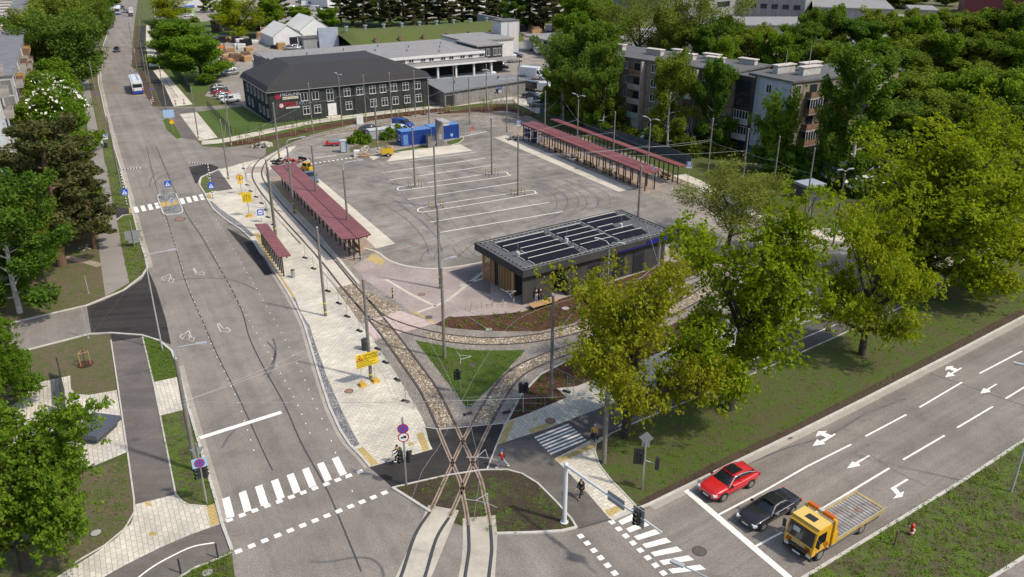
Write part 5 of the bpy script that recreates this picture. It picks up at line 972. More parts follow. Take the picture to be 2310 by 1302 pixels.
fence('black_mesh_screen', [g('J', 275, 400), g('J', 290, 470), g('J', 295, 545)], 2.0, 'black mesh screen standing on the plaza paving', M_MESH, step=3)
fence('black_mesh_screen', [g('J', 262, 545), g('J', 275, 580)], 1.6, 'short black mesh screen next to the taller one on the plaza', M_MESH, step=2)
b, fr_, L_ = pxbox('waste_enclosure', n('J', 345, 690), n('J', 440, 702), 2.6, .55, 'dark blue grey waste container enclosure on the plaza under the tree', M_FENG, plain('slate_lid', (.075, .08, .10), .6, noise=.1), 'enclosure')
b, fr_, L_ = pxbox('utility_cabin', n('D', 835, 1270), n('D', 905, 1300), 3.0, 2.2, 'dark grey utility cabin with a pale lid by the pale paving right of the loop', M_FENG, plain('pale_grey_lid', (.30, .33, .37), .6), 'cabin')
# ================================================================ kiosk, platform roofs, terminal furniture
M_KDARK = wall_mat('anthracite_cladding', (.052, .050, .047), 1.2, 40, .7, .12, .02); M_KROOF = wall_mat('anthracite_roof', (.105, .105, .105), .6, 60, .7, .06, .02)
M_WOOD = plain('larch_wood', (.40, .235, .10), .7, noise=.2, ns=4); M_PV = plain('solar_panel', (.007, .007, .010), .5, spec=.15); M_ALU = plain('aluminium', (.46, .45, .42), .45, .4)
ZR = 4.3
kq = [g('T', *p, ZR) for p in ((107, 398), (1630, 48), (2140, 300), (553, 710))]
frK = Fr(kq[3], math.atan2((kq[2] - kq[3]).y, (kq[2] - kq[3]).x)); KL = (kq[2] - kq[3]).length; KW = 10.3
b = bld('tram_stop_kiosk', frK, 0, 0, 'anthracite terminal kiosk with solar panels on its flat overhanging roof', 'kiosk')
MB().box(0, KL, 0, KW, ZR - .75, ZR).build('fascia', M_KDARK, b); MB().box(.12, KL - .12, .12, KW - .12, ZR + .004, ZR + .03).build('roof', M_KROOF, b)
rim = MB()
for x0, x1, y0, y1 in ((0, KL, 0, .12), (0, KL, KW - .12, KW), (0, .12, .12, KW - .12), (KL - .12, KL, .12, KW - .12)): rim.box(x0, x1, y0, y1, ZR + .004, ZR + .10)
rim.build('roof_edge', M_KDARK, b)
wv = MB(); wv.box(.35, 4.4, .55, .75, 0, ZR - .76); wv.box(6.2, KL - 1.0, .55, 8.6, 0, ZR - .76); wv.box(4.4, 6.2, 5, 8.6, 0, ZR - .76); wv.box(.9, 4.4, 3.0, 8.4, 0, ZR - .76)
wv.build('wall', M_KDARK, b)
for x in (9.5, 13.2, 16.4): MB().box(x, x + 1.7, .49, .545, .1, 2.7).build('window', M_GLASS, b)
MB().box(KL - 1.0, KL - .95, 1.5, 4, .2, 2.6).build('window', M_GLASS, b)
sl_ = MB()
for i in range(9): sl_.box(.75, .82, 3.4 + i * .33, 3.52 + i * .33, 0, ZR - .76)
for i in range(8): sl_.box(.6, .67, 6.9 + i * .3, 7.02 + i * .3, 0, ZR - .76)
sl_.box(.72, .95, 3.0, 3.3, 0, ZR - .76); sl_.box(.55, .8, 9.2, 9.5, 0, ZR - .76); sl_.build('timber_slats', M_WOOD, b)
MB().box(6.0, 7.3, -.25, .5, 0, 1.9).build('vending_box', M_DMETAL, b)
pv = MB(); rl = MB()
def pvrow(x0, x1, y, d=1.05, tilt=.16):
    pv.add([(x0, y, ZR + .12), (x1, y, ZR + .12), (x1, y + d, ZR + .12 + tilt), (x0, y + d, ZR + .12 + tilt), (x0, y, ZR + .08), (x1, y, ZR + .08), (x1, y + d, ZR + .08 + tilt), (x0, y + d, ZR + .08 + tilt)], [(0, 1, 2, 3), (7, 6, 5, 4), (0, 4, 5, 1), (1, 5, 6, 2), (2, 6, 7, 3), (3, 7, 4, 0)])
    rl.cyl((x0 - .1, y + d + .06, ZR + .22 + tilt), (x1 + .1, y + d + .06, ZR + .22 + tilt), .045, k=5); rl.box(x0 - .16, x0 - .05, y, y + d, ZR + .05, ZR + .16)
    for i in range(3): rl.box(x0 + (x1 - x0) * (i + .4) / 3, x0 + (x1 - x0) * (i + .4) / 3 + .12, y - .12, y, ZR + .04, ZR + .1)
for x0, x1, y in ((2.3, 8.6, 1.0), (2.0, 8.6, 2.5), (3.3, 8.6, 4.0), (1.9, 8.6, 5.6), (1.8, 8.6, 7.1), (9.8, 14.4, 1.2), (9.7, 14.4, 2.6), (9.7, 14.4, 4.1), (9.6, 14.4, 5.6), (9.6, 14.2, 7.1), (15.0, 19.4, 1.6), (15.0, 19.2, 3.1), (15.2, 17.4, 4.7), (15.1, 21.0, 6.6), (15.1, 20.6, 8.1)): pvrow(x0, x1, y, 1.2)
pv.build('solar_array', M_PV, b); rl.build('panel_rail', M_ALU, b)
lc = MB(); 
for i in range(34): 
    for yy in (.6, KW - .6): lc.box(.5 + i * (KL - 1) / 33 - .07, .5 + i * (KL - 1) / 33 + .07, yy - .07, yy + .07, ZR + .03, ZR + .14)
for i in range(13):
    for xx in (.6, KL - .6, 9.2): lc.box(xx - .07, xx + .07, .6 + i * (KW - 1.2) / 12 - .07, .6 + i * (KW - 1.2) / 12 + .07, ZR + .03, ZR + .14)
lc.build('cable_clip', M_BLACK, b)['kind'] = 'stuff'
cb = MB()
for yy in (.6, KW - .6): cb.cyl((.5, yy, ZR + .16), (KL - .5, yy, ZR + .16), .02, k=4)
for xx in (.6, KL - .6, 9.2): cb.cyl((xx, .6, ZR + .16), (xx, KW - .6, ZR + .16), .02, k=4)
cb.build('lightning_cable', M_ALU, b)
for x, y in ((2.0, 4.0), (9.2, 4.4), (18.0, 4.9)): MB().cyl((x, y, ZR + .03), (x, y, ZR + .6), .2, k=10).cyl((x, y, ZR + .6), (x, y, ZR + 1.9), .015, k=4).build('roof_vent', M_WHITE, b)
MB().box(KL - 4.6, KL + .0, -.06, -.004, ZR - .62, ZR - .08).build('sign_band', plain('blue_lit_sign', (.008, .010, .10), .4), b); MB().box(KL - 9, KL - 4.6, -.05, -.004, ZR - .74, ZR - .52).build('sign_band', MATS['blue_lit_sign'], b)
text('AUTOSTACIJA', .5, plain('blue_letters', (.02, .03, .5), .4), b, (KL - 2.3, -.08, ZR - .36))
bp = bld('bench', frK, 1.6, -.9, 'wooden bench at the near corner of the terminal kiosk'); MB().box(-1.2, 2.2, -.5, .5, .38, .48).build('seat', M_WOOD, bp); MB().box(-.9, -.7, -.3, .3, 0, .38).build('leg', M_DMETAL, bp); MB().box(1.6, 1.8, -.3, .3, 0, .38).build('leg', M_DMETAL, bp)
# ---- platform roofs
M_REDR = wall_mat('oxide_red_roof', (.20, .062, .058), .42, 200, .62, .05, .03); M_REDR2 = plain('roof_ridge', (.02, .015, .014), .8)
def roof_mat_rot(name, ang):
    k = NB(name, .55); sp = k.t.nodes.new('ShaderNodeSeparateXYZ'); k.L.new(k.pos, sp.inputs[0]); q = k.t.nodes.new('ShaderNodeMath'); q.operation = 'FRACT'; m_ = k.t.nodes.new('ShaderNodeMath'); m_.operation = 'MULTIPLY'; m_.inputs[1].default_value = 1.35
    k.L.new(sp.outputs[0], m_.inputs[0]); k.L.new(m_.outputs[0], q.inputs[0])
    c = k.ramp(q.outputs[0], (0, (.085, .03, .03)), (.13, (.085, .03, .03)), (.2, (.235, .082, .078)), (.95, (.20, .07, .068)))
    return k.out(k.mix(1, c, k.ramp(k.noise(.5, 4), (.3, .85), (.7, 1.12)), 'MULTIPLY'))
M_REDS = roof_mat_rot('red_seamed_roof', 0)
def shelter(name, q, z, lab, posts=2, ridge=True, step=1.9, inset=.9, benches=0, group=None):
    # q: roof corners in the world: start-left, start-right, end-right, end-left
    A = (q[0] + q[1]) / 2; B = (q[2] + q[3]) / 2; d = B - A; fr = Fr(A, math.atan2(d.y, d.x)); L_ = d.length
    W_ = ((q[0] - q[1]).length + (q[2] - q[3]).length) / 2
    t = bld(name, fr, 0, 0, lab, 'shelter', group); r = MB(); h = .16
    if ridge:                                           # butterfly roof, low along the middle
        for s in (-1, 1): 
            y0, y1 = (0.06, W_ / 2) if s > 0 else (-W_ / 2, -.06); z0, z1 = (z - .22, z) if s > 0 else (z, z - .22)
            r.add([(0, y0, z0), (L_, y0, z0), (L_, y1, z1), (0, y1, z1), (0, y0, z0 - h), (L_, y0, z0 - h), (L_, y1, z1 - h), (0, y1, z1 - h)], [(0, 1, 2, 3), (7, 6, 5, 4), (0, 4, 5, 1), (1, 5, 6, 2), (2, 6, 7, 3), (3, 7, 4, 0)])
    else: r.add([(0, -W_ / 2, z), (L_, -W_ / 2, z), (L_, W_ / 2, z - .15), (0, W_ / 2, z - .15), (0, -W_ / 2, z - h), (L_, -W_ / 2, z - h), (L_, W_ / 2, z - .15 - h), (0, W_ / 2, z - .15 - h)], [(0, 1, 2, 3), (7, 6, 5, 4), (0, 4, 5, 1), (1, 5, 6, 2), (2, 6, 7, 3), (3, 7, 4, 0)])
    r.build('roof', M_REDS, t)
    if ridge: MB().box(0, L_, -.055, .055, z - .40, z - .24).build('gutter', M_REDR2, t)
    mb = MB(); mb.box(.3, L_ - .3, -W_ / 2 + .35, -W_ / 2 + .5, z - .42, z - .30); mb.box(.3, L_ - .3, W_ / 2 - .5, W_ / 2 - .35, z - .55, z - .42); mb.build('beam', M_DMETAL, t)
    nn = int(L_ / step); me = None
    ys = (-W_ / 2 + .55,) if posts == 1 else (-W_ / 2 + inset, W_ / 2 - inset)
    for i in range(nn + 1):
        for y in ys:
            if me is None: o = MB().box(-.075, .075, -.075, .075, 0, z - .42).build('post', M_DMETAL, t); me = o.data
            else: o = bpy.data.objects.new('post', me); COL.objects.link(o); o.parent = t
            o.location = (.5 + i * (L_ - 1.0) / nn, y, 0)
    return t, fr, L_, W_
def bench(fr, x, y, lab, L_=3.0, group=None, rz=0):
    t = empty('bench', fr.w(x, y), fr.a + rz, lab, 'bench', group)
    MB().box(-L_ / 2, L_ / 2, -.25, .25, .42, .50).build('seat', M_WOOD, t); MB().box(-L_ / 2, L_ / 2, .2, .27, .5, .95).build('backrest', M_WOOD, t)
    for s in (-1, 1): MB().box(s * L_ * .38 - .05, s * L_ * .38 + .05, -.2, .2, 0, .42).build('leg', M_DMETAL, t)
    return t
qL = [G(p, 3.3) for p in ((609.4, 373.3), (662.4, 366.4), (836.4, 527.6), (771.9, 539.8))]; tL, fL, LL, WL = shelter('platform_shelter', qL, 3.3, 'long dark red double pitched platform roof along the left tram track', inset=1.5)
for i in range(6): bench(fL, 4 + i * 6, .9, '%s bench from the far end under the left platform roof' % ORD[i], 2.6, 'benches under the left platform roof')
qR = [G((850 + x * .32468, 230 + y * .32468), 3.3) for x, y in ((1095, 133), (985, 140), (1860, 490), (1975, 470))]; tR, fR, LR, WR = shelter('platform_shelter', [qR[1], qR[0], qR[3], qR[2]], 3.3, 'wide red platform roof nearest the bus lot on the right', inset=.7)
for i, u in enumerate((13, 18.2, 23.0, 28.6, 33.2)): bench(fR, u, -WR / 2 + 1.1, '%s wooden bench from the far end under the wide right roof' % ORD[i], 3.0 if i % 2 == 0 else 2.2, 'benches under the wide right roof', math.pi)
qR2 = [G((850 + x * .32468, 230 + y * .32468), 3.3) for x, y in ((1205, 118), (1252, 112), (2150, 432), (2095, 445))]; tR2, fR2, LR2, WR2 = shelter('platform_shelter', qR2, 3.3, 'narrow red shelter roof along the grey panel fence', posts=1, ridge=False, step=1.25)
bench(fR2, LR2 - 4, 0, 'wooden bench at the near end of the narrow red shelter', 2.4)
qS = [G(p, 2.9) for p in ((576, 505), (601, 502), (655, 571), (627, 580))]; tS, fS, LS, WS = shelter('bus_shelter', qS, 2.9, 'short dark red bus shelter beside the main road', posts=1, ridge=False, step=1.1)
o = MB(); o.box(.2, 2.2, -.6, -.4, .5, 2.2); o.build('display_panel', plain('navy_panel', (.01, .02, .12), .3), tR); o = MB(); o.box(6.4, 7.4, -WR / 2 + .4, -WR / 2 + .48, .8, 2.0).build('notice_board', M_WHITE, tR)
vm = empty('ticket_machine', fR.w(3.6, -WR / 2 + 1.2), fR.a, 'tall navy ticket machine under the far end of the wide right roof', 'machine'); MB().box(-.5, .5, -.35, .35, 0, 2.2).build('body', MATS['navy_panel'], vm); MB().box(-.35, .35, -.37, -.352, 1.2, 1.9).build('screen', plain('pale_blue_screen', (.2, .3, .45), .3), vm)
def bin_(p, lab, h=.95, r=.24, m=None): 
    t = empty('litter_bin', p, 0, lab, 'bin'); MB().cyl((0, 0, .05), (0, 0, h), r, r, 14).build('body', m or M_STEEL, t); MB().cyl((0, 0, h), (0, 0, h + .06), r * 1.08, r * .9, 14).build('lid', M_DMETAL, t); return t
bin_(g('K', 613, 220), 'round grey litter bin at the near end of the short bus shelter'); bin_(fR.w(1.9, -WR / 2 + 1.0), 'grey litter bin beside the navy ticket machine'); bin_(fR.w(30.7, -WR / 2 + .9), 'grey litter bin between the last two benches of the wide right roof'); bin_(g('K', 1085, 690), 'black litter bin behind the yellow roadworks board', 1.1, .4, M_DMETAL); bin_(g('A', 920, 1275), 'dark litter bin at the stop on the left verge', .9, .3, M_DMETAL)
# ---- containers and the grey gate
M_BLUEC = wall_mat('blue_container', (.012, .045, .22), .5, 40, .75, .05, .05); M_BLUER = plain('blue_container_roof', (.09, .20, .42), .5, noise=.08)
def container(p, L_, lab, rz, win=True):
    t = empty('site_container', p, rz, lab, 'container', None); MB().box(0, L_, 0, 2.44, .12, 2.75).build('body', M_BLUEC, t); MB().box(-.03, L_ + .03, -.03, 2.47, 2.75, 2.82).build('roof', M_BLUER, t)
    f = MB()
    for x in (0, L_): 
        for y in (0, 2.44): f.box(x - .08, x + .08, y - .08, y + .08, .0, 2.74)
    f.box(0, L_, -.05, -.005, .0, .14).build('frame', plain('blue_frame', (.02, .07, .30), .5), t)
    if win: window(t, 0, 1.2, 1.0, 3, 1.0, 1.0, 'two'); MB().box(.3, 1.25, -.08, -.055, .2, 2.2).build('door', M_BLUER, t)
    return t
cA = G((907, 331)); cdir = math.radians(28.5); cfr = Fr(cA, cdir)
container(cA, 6.05, 'near blue site container with a white window in its end', cdir); container(cfr.w(6.3, 1.1), 6.05, 'far blue site container behind the grey gate', cdir, False)
MB_ = MB(); gt_ = empty('ticket_gate', g('Y', 1690, 335), cdir, 'tall grey metal portal with an overhanging top in front of the blue containers', 'gate')
MB().box(-.75, .75, -.2, .2, 0, 4.9).build('column', plain('taupe_metal', (.16, .15, .135), .5), gt_); MB().box(-.75, .75, -3.2, .21, 4.9, 5.15).build('canopy', plain('pale_taupe_metal', (.36, .345, .32), .5), gt_); MB().box(-.3, .3, -.26, -.205, 1.2, 2.2).build('panel', M_STEEL, gt_); MB().box(-.6, .6, -3.1, -2.4, 4.4, 4.9).build('lamp', M_WHITE, gt_)
cb_ = empty('cabinet', g('Y', 1570, 360), cdir, 'grey upright cabinet left of the grey portal', 'cabinet'); MB().box(-.7, .7, -.5, .5, .1, 2.3).build('body', MATS['taupe_metal'], cb_); MB().box(-.76, .76, -.56, .56, 2.3, 2.38).build('lid', M_DMETAL, cb_); MB().box(-.6, .6, -.4, .4, 0, .1).build('plinth', M_CONC, cb_)
cb_ = empty('cabinet', g('Y', 645, 55), cdir, 'pale grey electrical cabinet on the planting strip in front of the dark office', 'cabinet'); MB().box(-.7, .7, -.3, .3, 0, 1.7).build('body', M_WHITEP, cb_); MB().box(-.01, .01, -.31, -.301, .1, 1.6).build('door_seam', M_DMETAL, cb_)
# portable toilet, water tank, pallets, trailers
pt = empty('portable_toilet', g('Y', 438, 425), .1, 'white and blue portable toilet beside the leafy bushes', 'toilet'); MB().box(-.55, .55, -.55, .55, .1, 2.15).build('body', plain('toilet_blue', (.03, .16, .33), .5), pt); MB().box(-.42, .42, -.6, -.555, .15, 2.05).build('door', M_WHITE, pt); MB().prism([(-.6, -.6), (.6, -.6), (.6, .6), (-.6, .6)], 2.15, 2.3).cyl((0, 0, 2.3), (0, 0, 2.4), .3, .2, 10).build('roof', M_WHITE, pt)
ib = empty('water_tank', g('Y', 610, 480), .15, 'white caged water tank beside the yellow trailer', 'tank'); MB().box(-.5, .5, -.6, .6, .15, 1.1).build('tank', plain('white_plastic', (.66, .66, .62), .6), ib); c_ = MB()
for i in range(6): 
    for s in (-.52, .52): c_.cyl((-.5 + i * .2, s * 1.17, .1), (-.5 + i * .2, s * 1.17, 1.15), .015, k=4); c_.cyl((s, -.6 + i * .24, .1), (s, -.6 + i * .24, 1.15), .015, k=4)
c_.build('cage', M_STEEL, ib); MB().box(-.55, .55, -.65, .65, 0, .14).build('pallet', M_WOOD, ib)
def rubble(p, r, h, lab, mat, name='rubble_heap', k=60):
    m = MB(); rg = random.Random(int(p.x * 10))
    for i in range(k): a = rg.uniform(0, 6.28); q = rg.uniform(0, 1) ** .6; s = rg.uniform(.12, .34) * r / 1.6; m.obox((math.cos(a) * q * r, math.sin(a) * q * r * .7, max(.05, h * (1 - q) * .8)), (s * 1.6, s * 1.2, s), rg.uniform(0, 3), rg.randint(0, 1), Matrix.Rotation(rg.uniform(-.5, .5), 3, 'X'))
    o = m.build(name, [mat, M_CONCD]); o.location = p; return tag(o, lab, 'heap')
rubble(g('F', 355, 355), 1.7, .7, 'brown soil heap at the edge of the planting strip', M_SOIL); rubble(g('F', 420, 340), 1.9, .9, 'pale rubble heap beside the brown soil heap', M_CONC); rubble(g('Y', 735, 395), 1.4, .9, 'pale rubble heap between the bushes and the yellow trailer', M_CONC); rubble(g('Y', 840, 425), 1.3, .5, 'low pile of broken slabs left of the yellow trailer', M_PINK); rubble(g('H', 945, 262), 1.5, .6, 'dark heap of bags at the far end of the right bay', M_BLACK, 'bag_heap', 30)
o = MB()
for i in range(14): o.obox((rnd.uniform(-.8, .8), rnd.uniform(-.5, .5), .1 + .06 * i), (1.2, .12, .06), rnd.uniform(-.3, .3))
o = o.build('plank_stack', M_WOOD); o.location = g('Y', 700, 485); tag(o, 'stack of pale planks right of the white water tank', 'planks')
M_YEL = plain('machine_yellow', (.55, .33, .015), .5, coat=.2); M_TYRE = plain('tyre_rubber', (.016, .016, .016), .85); M_RIM = plain('wheel_rim', (.38, .38, .38), .35, .7); M_RED = plain('signal_red', (.50, .02, .02), .45)
def wheel(par, x, y, r=.33, w=.22, rimm=None, name='wheel'):
    o = MB().cyl((x, y - w / 2, r), (x, y + w / 2, r), r, r, 16).build(name, M_TYRE, par); MB().cyl((x, y - w / 2 - .015, r), (x, y + w / 2 + .015, r), r * .66, r * .66, 12).build('rim', rimm or M_RIM, o); return o
tr_ = empty('trailer', g('Y', 1010, 470), math.radians(15), 'yellow covered trailer with a black wheel beside the far bay', 'trailer'); MB().box(-1.2, 1.0, -.7, .7, .45, 1.55).build('body', M_YEL, tr_); wheel(tr_, 0, -.8); wheel(tr_, 0, .8); MB().cyl((1.0, 0, .5), (2.1, 0, .45), .05).build('drawbar', M_DMETAL, tr_); m_ = MB()
for i in range(10): m_.obox((rnd.uniform(-1.1, .3), rnd.uniform(-.6, .6), 1.62), (1.2, .14, .08), rnd.uniform(-1, 1), i % 2)
m_.build('load', [M_WHITE, M_RUST], tr_)
tr_ = empty('trailer', g('Y', 300, 340), math.radians(8), 'red and grey machine trailer left of the portable toilet', 'trailer'); tr_.scale = (.82,) * 3; MB().box(-1.7, 1.7, -.75, .75, .5, .9).build('body', M_RED, tr_); MB().box(-1.0, 1.6, -.7, .7, .905, 1.4).build('load', M_STEEL, tr_); MB().box(-1.6, -1.1, -.6, .6, .905, 1.2).build('toolbox', M_RED, tr_); wheel(tr_, .3, -.85); wheel(tr_, .3, .85)
tk = empty('tank_trailer', g('Y', 925, 245), math.radians(28), 'long grey ribbed tank beside the white van', 'tank'); MB().box(-2.6, 2.6, -.9, .9, .2, 1.9).build('body', plain('grey_tank', (.30, .31, .30), .6, noise=.15), tk); MB().box(-2.7, 2.7, -1, 1, 1.9, 2.05).build('lid', plain('pale_grey_lid2', (.45, .45, .42), .6), tk)
# mini loader and stored barriers by the left roof
ld = empty('mini_loader', G((694, 388)), math.radians(150), 'yellow and black mini loader beside the left platform roof', 'loader'); ld.scale = (.8, .8, .8); MB().box(-1.3, 1.0, -.75, .75, .35, 1.15).build('body', M_YEL, ld); MB().box(-.5, .75, -.55, .55, 1.15, 2.0).build('cab', M_BLACK, ld)
fr_ = MB(); 
for y in (-.6, .6): fr_.box(-.55, -.45, y - .05, y + .05, 1.15, 2.1); fr_.box(.7, .8, y - .05, y + .05, 1.15, 2.1); fr_.box(-1.3, 1.5, y * 1.3 - .06, y * 1.3 + .06, 1.2, 1.36)
fr_.box(-.55, .8, -.65, .65, 2.02, 2.12).build('frame', M_YEL, ld); MB().box(1.4, 2.2, -.9, .9, .1, .6).build('bucket', M_DMETAL, ld)
for x in (-.75, .7):
    for y in (-.85, .85): wheel(ld, x, y, .36, .25)
M_RW = plain('red_white_plastic', (.55, .05, .04), .6)
o = MB(); rg = random.Random(3)
for i in range(26): o.obox((rg.uniform(-3.2, 3.2), rg.uniform(-1.3, 1.3), rg.uniform(.1, .9)), (rg.uniform(.8, 2.0), rg.uniform(.08, .3), rg.uniform(.1, .4)), rg.uniform(0, 3.1), rg.choice((0, 1, 2, 2)), Matrix.Rotation(rg.uniform(-.4, .4), 3, 'Y'))
o = o.build('barrier_heap', [M_RW, M_WHITE, M_BLACK]); o.location = G((652, 368)); o.rotation_euler.z = .3; tag(o, 'heap of red white and black barriers behind the left platform roof', 'heap')
# bollard guards round the four lot poles
def guard(p, k, lab):
    t = empty('pole_guard', p, math.radians(28), lab, 'guard', 'striped guards round the lot poles')
    for s in (-1, 1):
        m = MB(); m.cyl((s * .9, -.55, 0), (s * .9, -.55, .95), .055, k=6, m=0); m.cyl((s * .9, .55, 0), (s * .9, .55, .95), .055, k=6); m.cyl((s * .9, -.55, .98), (s * .9, .55, .98), .055, k=6, m=1)
        for z in (.35, .65): m.cyl((s * .9, -.55, z), (s * .9, -.55, z + .18), .062, k=6, m=1); m.cyl((s * .9, .55, z), (s * .9, .55, z + .18), .062, k=6, m=1)
        m.build('hoop', [M_BLACK, M_YEL], t)
LOTP = [((250, 165), (266, 592)), ((795, 100), (799, 508)), ((403, 270), (413, 735)), ((987, 195), (981, 645))]
for i, (a, c) in enumerate(LOTP): guard(g('H', *c), i, ('yellow black hoops round the left pole of the upper lot island', 'yellow black hoops round the right pole of the upper lot island', 'yellow black hoops round the left pole of the lower lot island', 'yellow black hoops round the right pole of the lower lot island')[i])
# bicycle hoops on the pink paving
for i, x in enumerate((12, 122, 233, 345, 458)):
    p = g('T', x, 1090 - i * 8 + (14 if i == 0 else 0)); m = MB(); m.tube([(-.3, 0, 0), (-.3, 0, .75), (-.2, 0, .85), (.2, 0, .85), (.3, 0, .75), (.3, 0, 0)], .028, 6); o = m.build('bike_rack', M_STEEL); o.location = p; o.rotation_euler.z = frK.a + .9; tag(o, '%s steel bicycle hoop from the left on the pink paving by the kiosk' % ORD[i], 'bike rack', 'bicycle hoops by the kiosk')
for i in range(11):
    p = g('A', 1412 + i * 10.8, 700 + i * 15); m = MB(); m.tube([(-.4, 0, 0), (-.4, 0, .7), (.4, 0, .7), (.4, 0, 0)], .035, 5); o = m.build('bike_rack', M_DMETAL); o.location = p; o.rotation_euler.z = .4; tag(o, '%s dark bicycle hoop from the far end on the concrete path' % ORD[i], 'bike rack', 'bicycle hoops on the concrete path')
# young trees with stakes in the planting strips
def sapling(p, lab, h=3.2, leafy=1.0, group='staked young trees in the planting strip'):
    t = empty('young_tree', p, rnd.uniform(0, 6), lab, 'tree', group); m = MB(); limb(m, (0, 0, 0), (0, 0, 1), h * .75, .04, .015, rnd, .06, 4, 4, .1)
    for i in range(5): a = i * 1.3; limb(m, (0, 0, h * (.4 + .07 * i)), (math.cos(a), math.sin(a), .9), h * .3, .016, .006, rnd, .2, 3, 3, .1)
    m.build('trunk', M_BARK, t); rs = np.random.RandomState(int(abs(p.x * 10)) % 1000); nq = int(70 * leafy)
    q = rs.normal(size=(nq, 3)) * [.45, .45, .55] + [0, 0, h * .68]; o = bpy.data.objects.new('crown', crown_mesh('crown', q, M_LF_BROAD, .2, .2, rs)); COL.objects.link(o); o.parent = t
    s = MB()
    for i in range(3): a = i * 2.09; s.cyl((.5 * math.cos(a), .5 * math.sin(a), 0), (.5 * math.cos(a), .5 * math.sin(a), 1.5), .045, k=5); s.cyl((.5 * math.cos(a), .5 * math.sin(a), 1.4), (.5 * math.cos(a + 2.09), .5 * math.sin(a + 2.09), 1.4), .03, k=4)
    s.build('stake', M_WOOD, t); MB().cyl((0, 0, .05), (0, 0, .09), .75, .75, 14).build('mulch_ring', M_MULCH, t)
for i, (cr_, x, y, lf) in enumerate((('B', 160, 1240, 1.2), ('B', 235, 1230, 1.2), ('B', 345, 1200, 1.0), ('B', 620, 1165, .8), ('B', 715, 1130, .4), ('B', 1540, 1010, .4), ('B', 1610, 995, .6), ('B', 1745, 985, .7), ('B', 1890, 975, .3), ('B', 1960, 960, .3), ('C', 40, 965, .3), ('C', 345, 960, 1.6), ('C', 410, 950, 1.6), ('C', 460, 930, .3), ('C', 510, 915, .3), ('C', 612, 945, .8), ('C', 680, 990, .4), ('C', 775, 985, 1.4))): sapling(g(cr_, x, y + 6), '%s staked young tree from the left in the planting strip behind the terminal' % ORD[i], 3.4, lf)
sapling(g('J', 385, 345), 'bare staked sapling in a round mulch bed left of the grey footpath', 2.6, .1, None)
# planting in the mulch beds
bs = bpy.data.meshes.new; rs = np.random.RandomState(9)
def bed_plants(poly, cnt, name, mat, s=.17):
    P = [Vector((p[0], p[1])) for p in poly]; xs = [p.x for p in P]; ys = [p.y for p in P]; C = []
    while len(C) < cnt:
        x, y = rnd.uniform(min(xs), max(xs)), rnd.uniform(min(ys), max(ys)); ins = False
        for i in range(len(P)):
            a, b_ = P[i], P[i - 1]
            if (a.y > y) != (b_.y > y) and x < (b_.x - a.x) * (y - a.y) / (b_.y - a.y) + a.x: ins = not ins
        if ins: C.append((x, y))
    C = np.array(C); q = np.repeat(np.c_[C, np.full(len(C), .12)], 7, 0) + rs.normal(size=(len(C) * 7, 3)) * [.12, .12, .06]
    o = bpy.data.objects.new(name, crown_mesh(name, q, mat, s, .3, rs)); COL.objects.link(o); o['kind'] = 'stuff'; return o
bed_plants(NP(*BED), 330, 'ground_cover', M_LF_BROAD); bed_plants(NP(*BED2), 300, 'ground_cover', M_LF_LIN)
def tufts(poly, cnt, mat, s=.16): return bed_plants(poly, cnt, 'grass', mat, s)
tufts(NP((1816, 1302), (2017, 1180), (2174, 1084), (2310, 994), (2500, 880), (2310, 1258), (2240, 1302), (2080, 1400), (1690, 1560)), 1700, M_LF_BROAD, .12)
tufts(ISL, 170, M_LF_BROAD, .1); tufts(NP(*TRI), 400, M_LF_BROAD, .1)
for q in ([(722, 578), (852, 547), (970, 955), (930, 980), (850, 975), (800, 935)], [(648, 217), (720, 240), (772, 300), (798, 398), (688, 420)], [(420, 810), (575, 770), (602, 950), (605, 1010), (560, 1085), (330, 1240), (200, 1100)], [(880, 1260), (985, 1220), (1045, 1192), (1062, 1335), (760, 1335)]): tufts(gl('J', q), 170, M_LF_BROAD, .1)
tufts(gl('E', V4), 260, M_LF_BROAD, .13); tufts(gl('E', [(925, 200), (1035, 205), (1080, 350), (1125, 520), (1040, 520), (980, 510)]), 180, M_LF_BROAD, .14)
tufts(NP((1375, 990), (1352, 1049), (1405, 1110), (1466, 1130), (1658, 1040), (1951, 895), (2310, 705), (2023, 705), (1712, 842), (1525, 920)), 700, M_LF_BROAD, .1)
# ================================================================ poles, lamps, wires
M_POLE = plain('concrete_pole', (.17, .155, .13), .9, noise=.2, ns=2); M_BAND = plain('yellow_band', (.60, .52, .02), .6); M_LAMP = plain('lamp_head_grey', (.42, .42, .41), .5, .3); M_WIRE = plain('overhead_wire', (.42, .41, .39), .5, .3)
def lamp(par, h, a, reach, rise=.9, double=False):
    for s in ((0,) if not double else (0, math.pi)):
        d = Vector((math.cos(a + s), math.sin(a + s), 0)); m = MB(); m.tube([Vector((0, 0, h - .05)), Vector((0, 0, h + rise * .6)), Vector((0, 0, h + rise)) + d * .35, Vector((0, 0, h + rise * 1.12)) + d * reach], .045, 6); o = m.build('lamp_arm', M_LAMP, par)
        e = Vector((0, 0, h + rise * 1.12)) + d * (reach + .25); m = MB(); m.obox(e, (.75, .28, .1), a + s); m.build('lamp_head', M_LAMP, o)
POLES = []
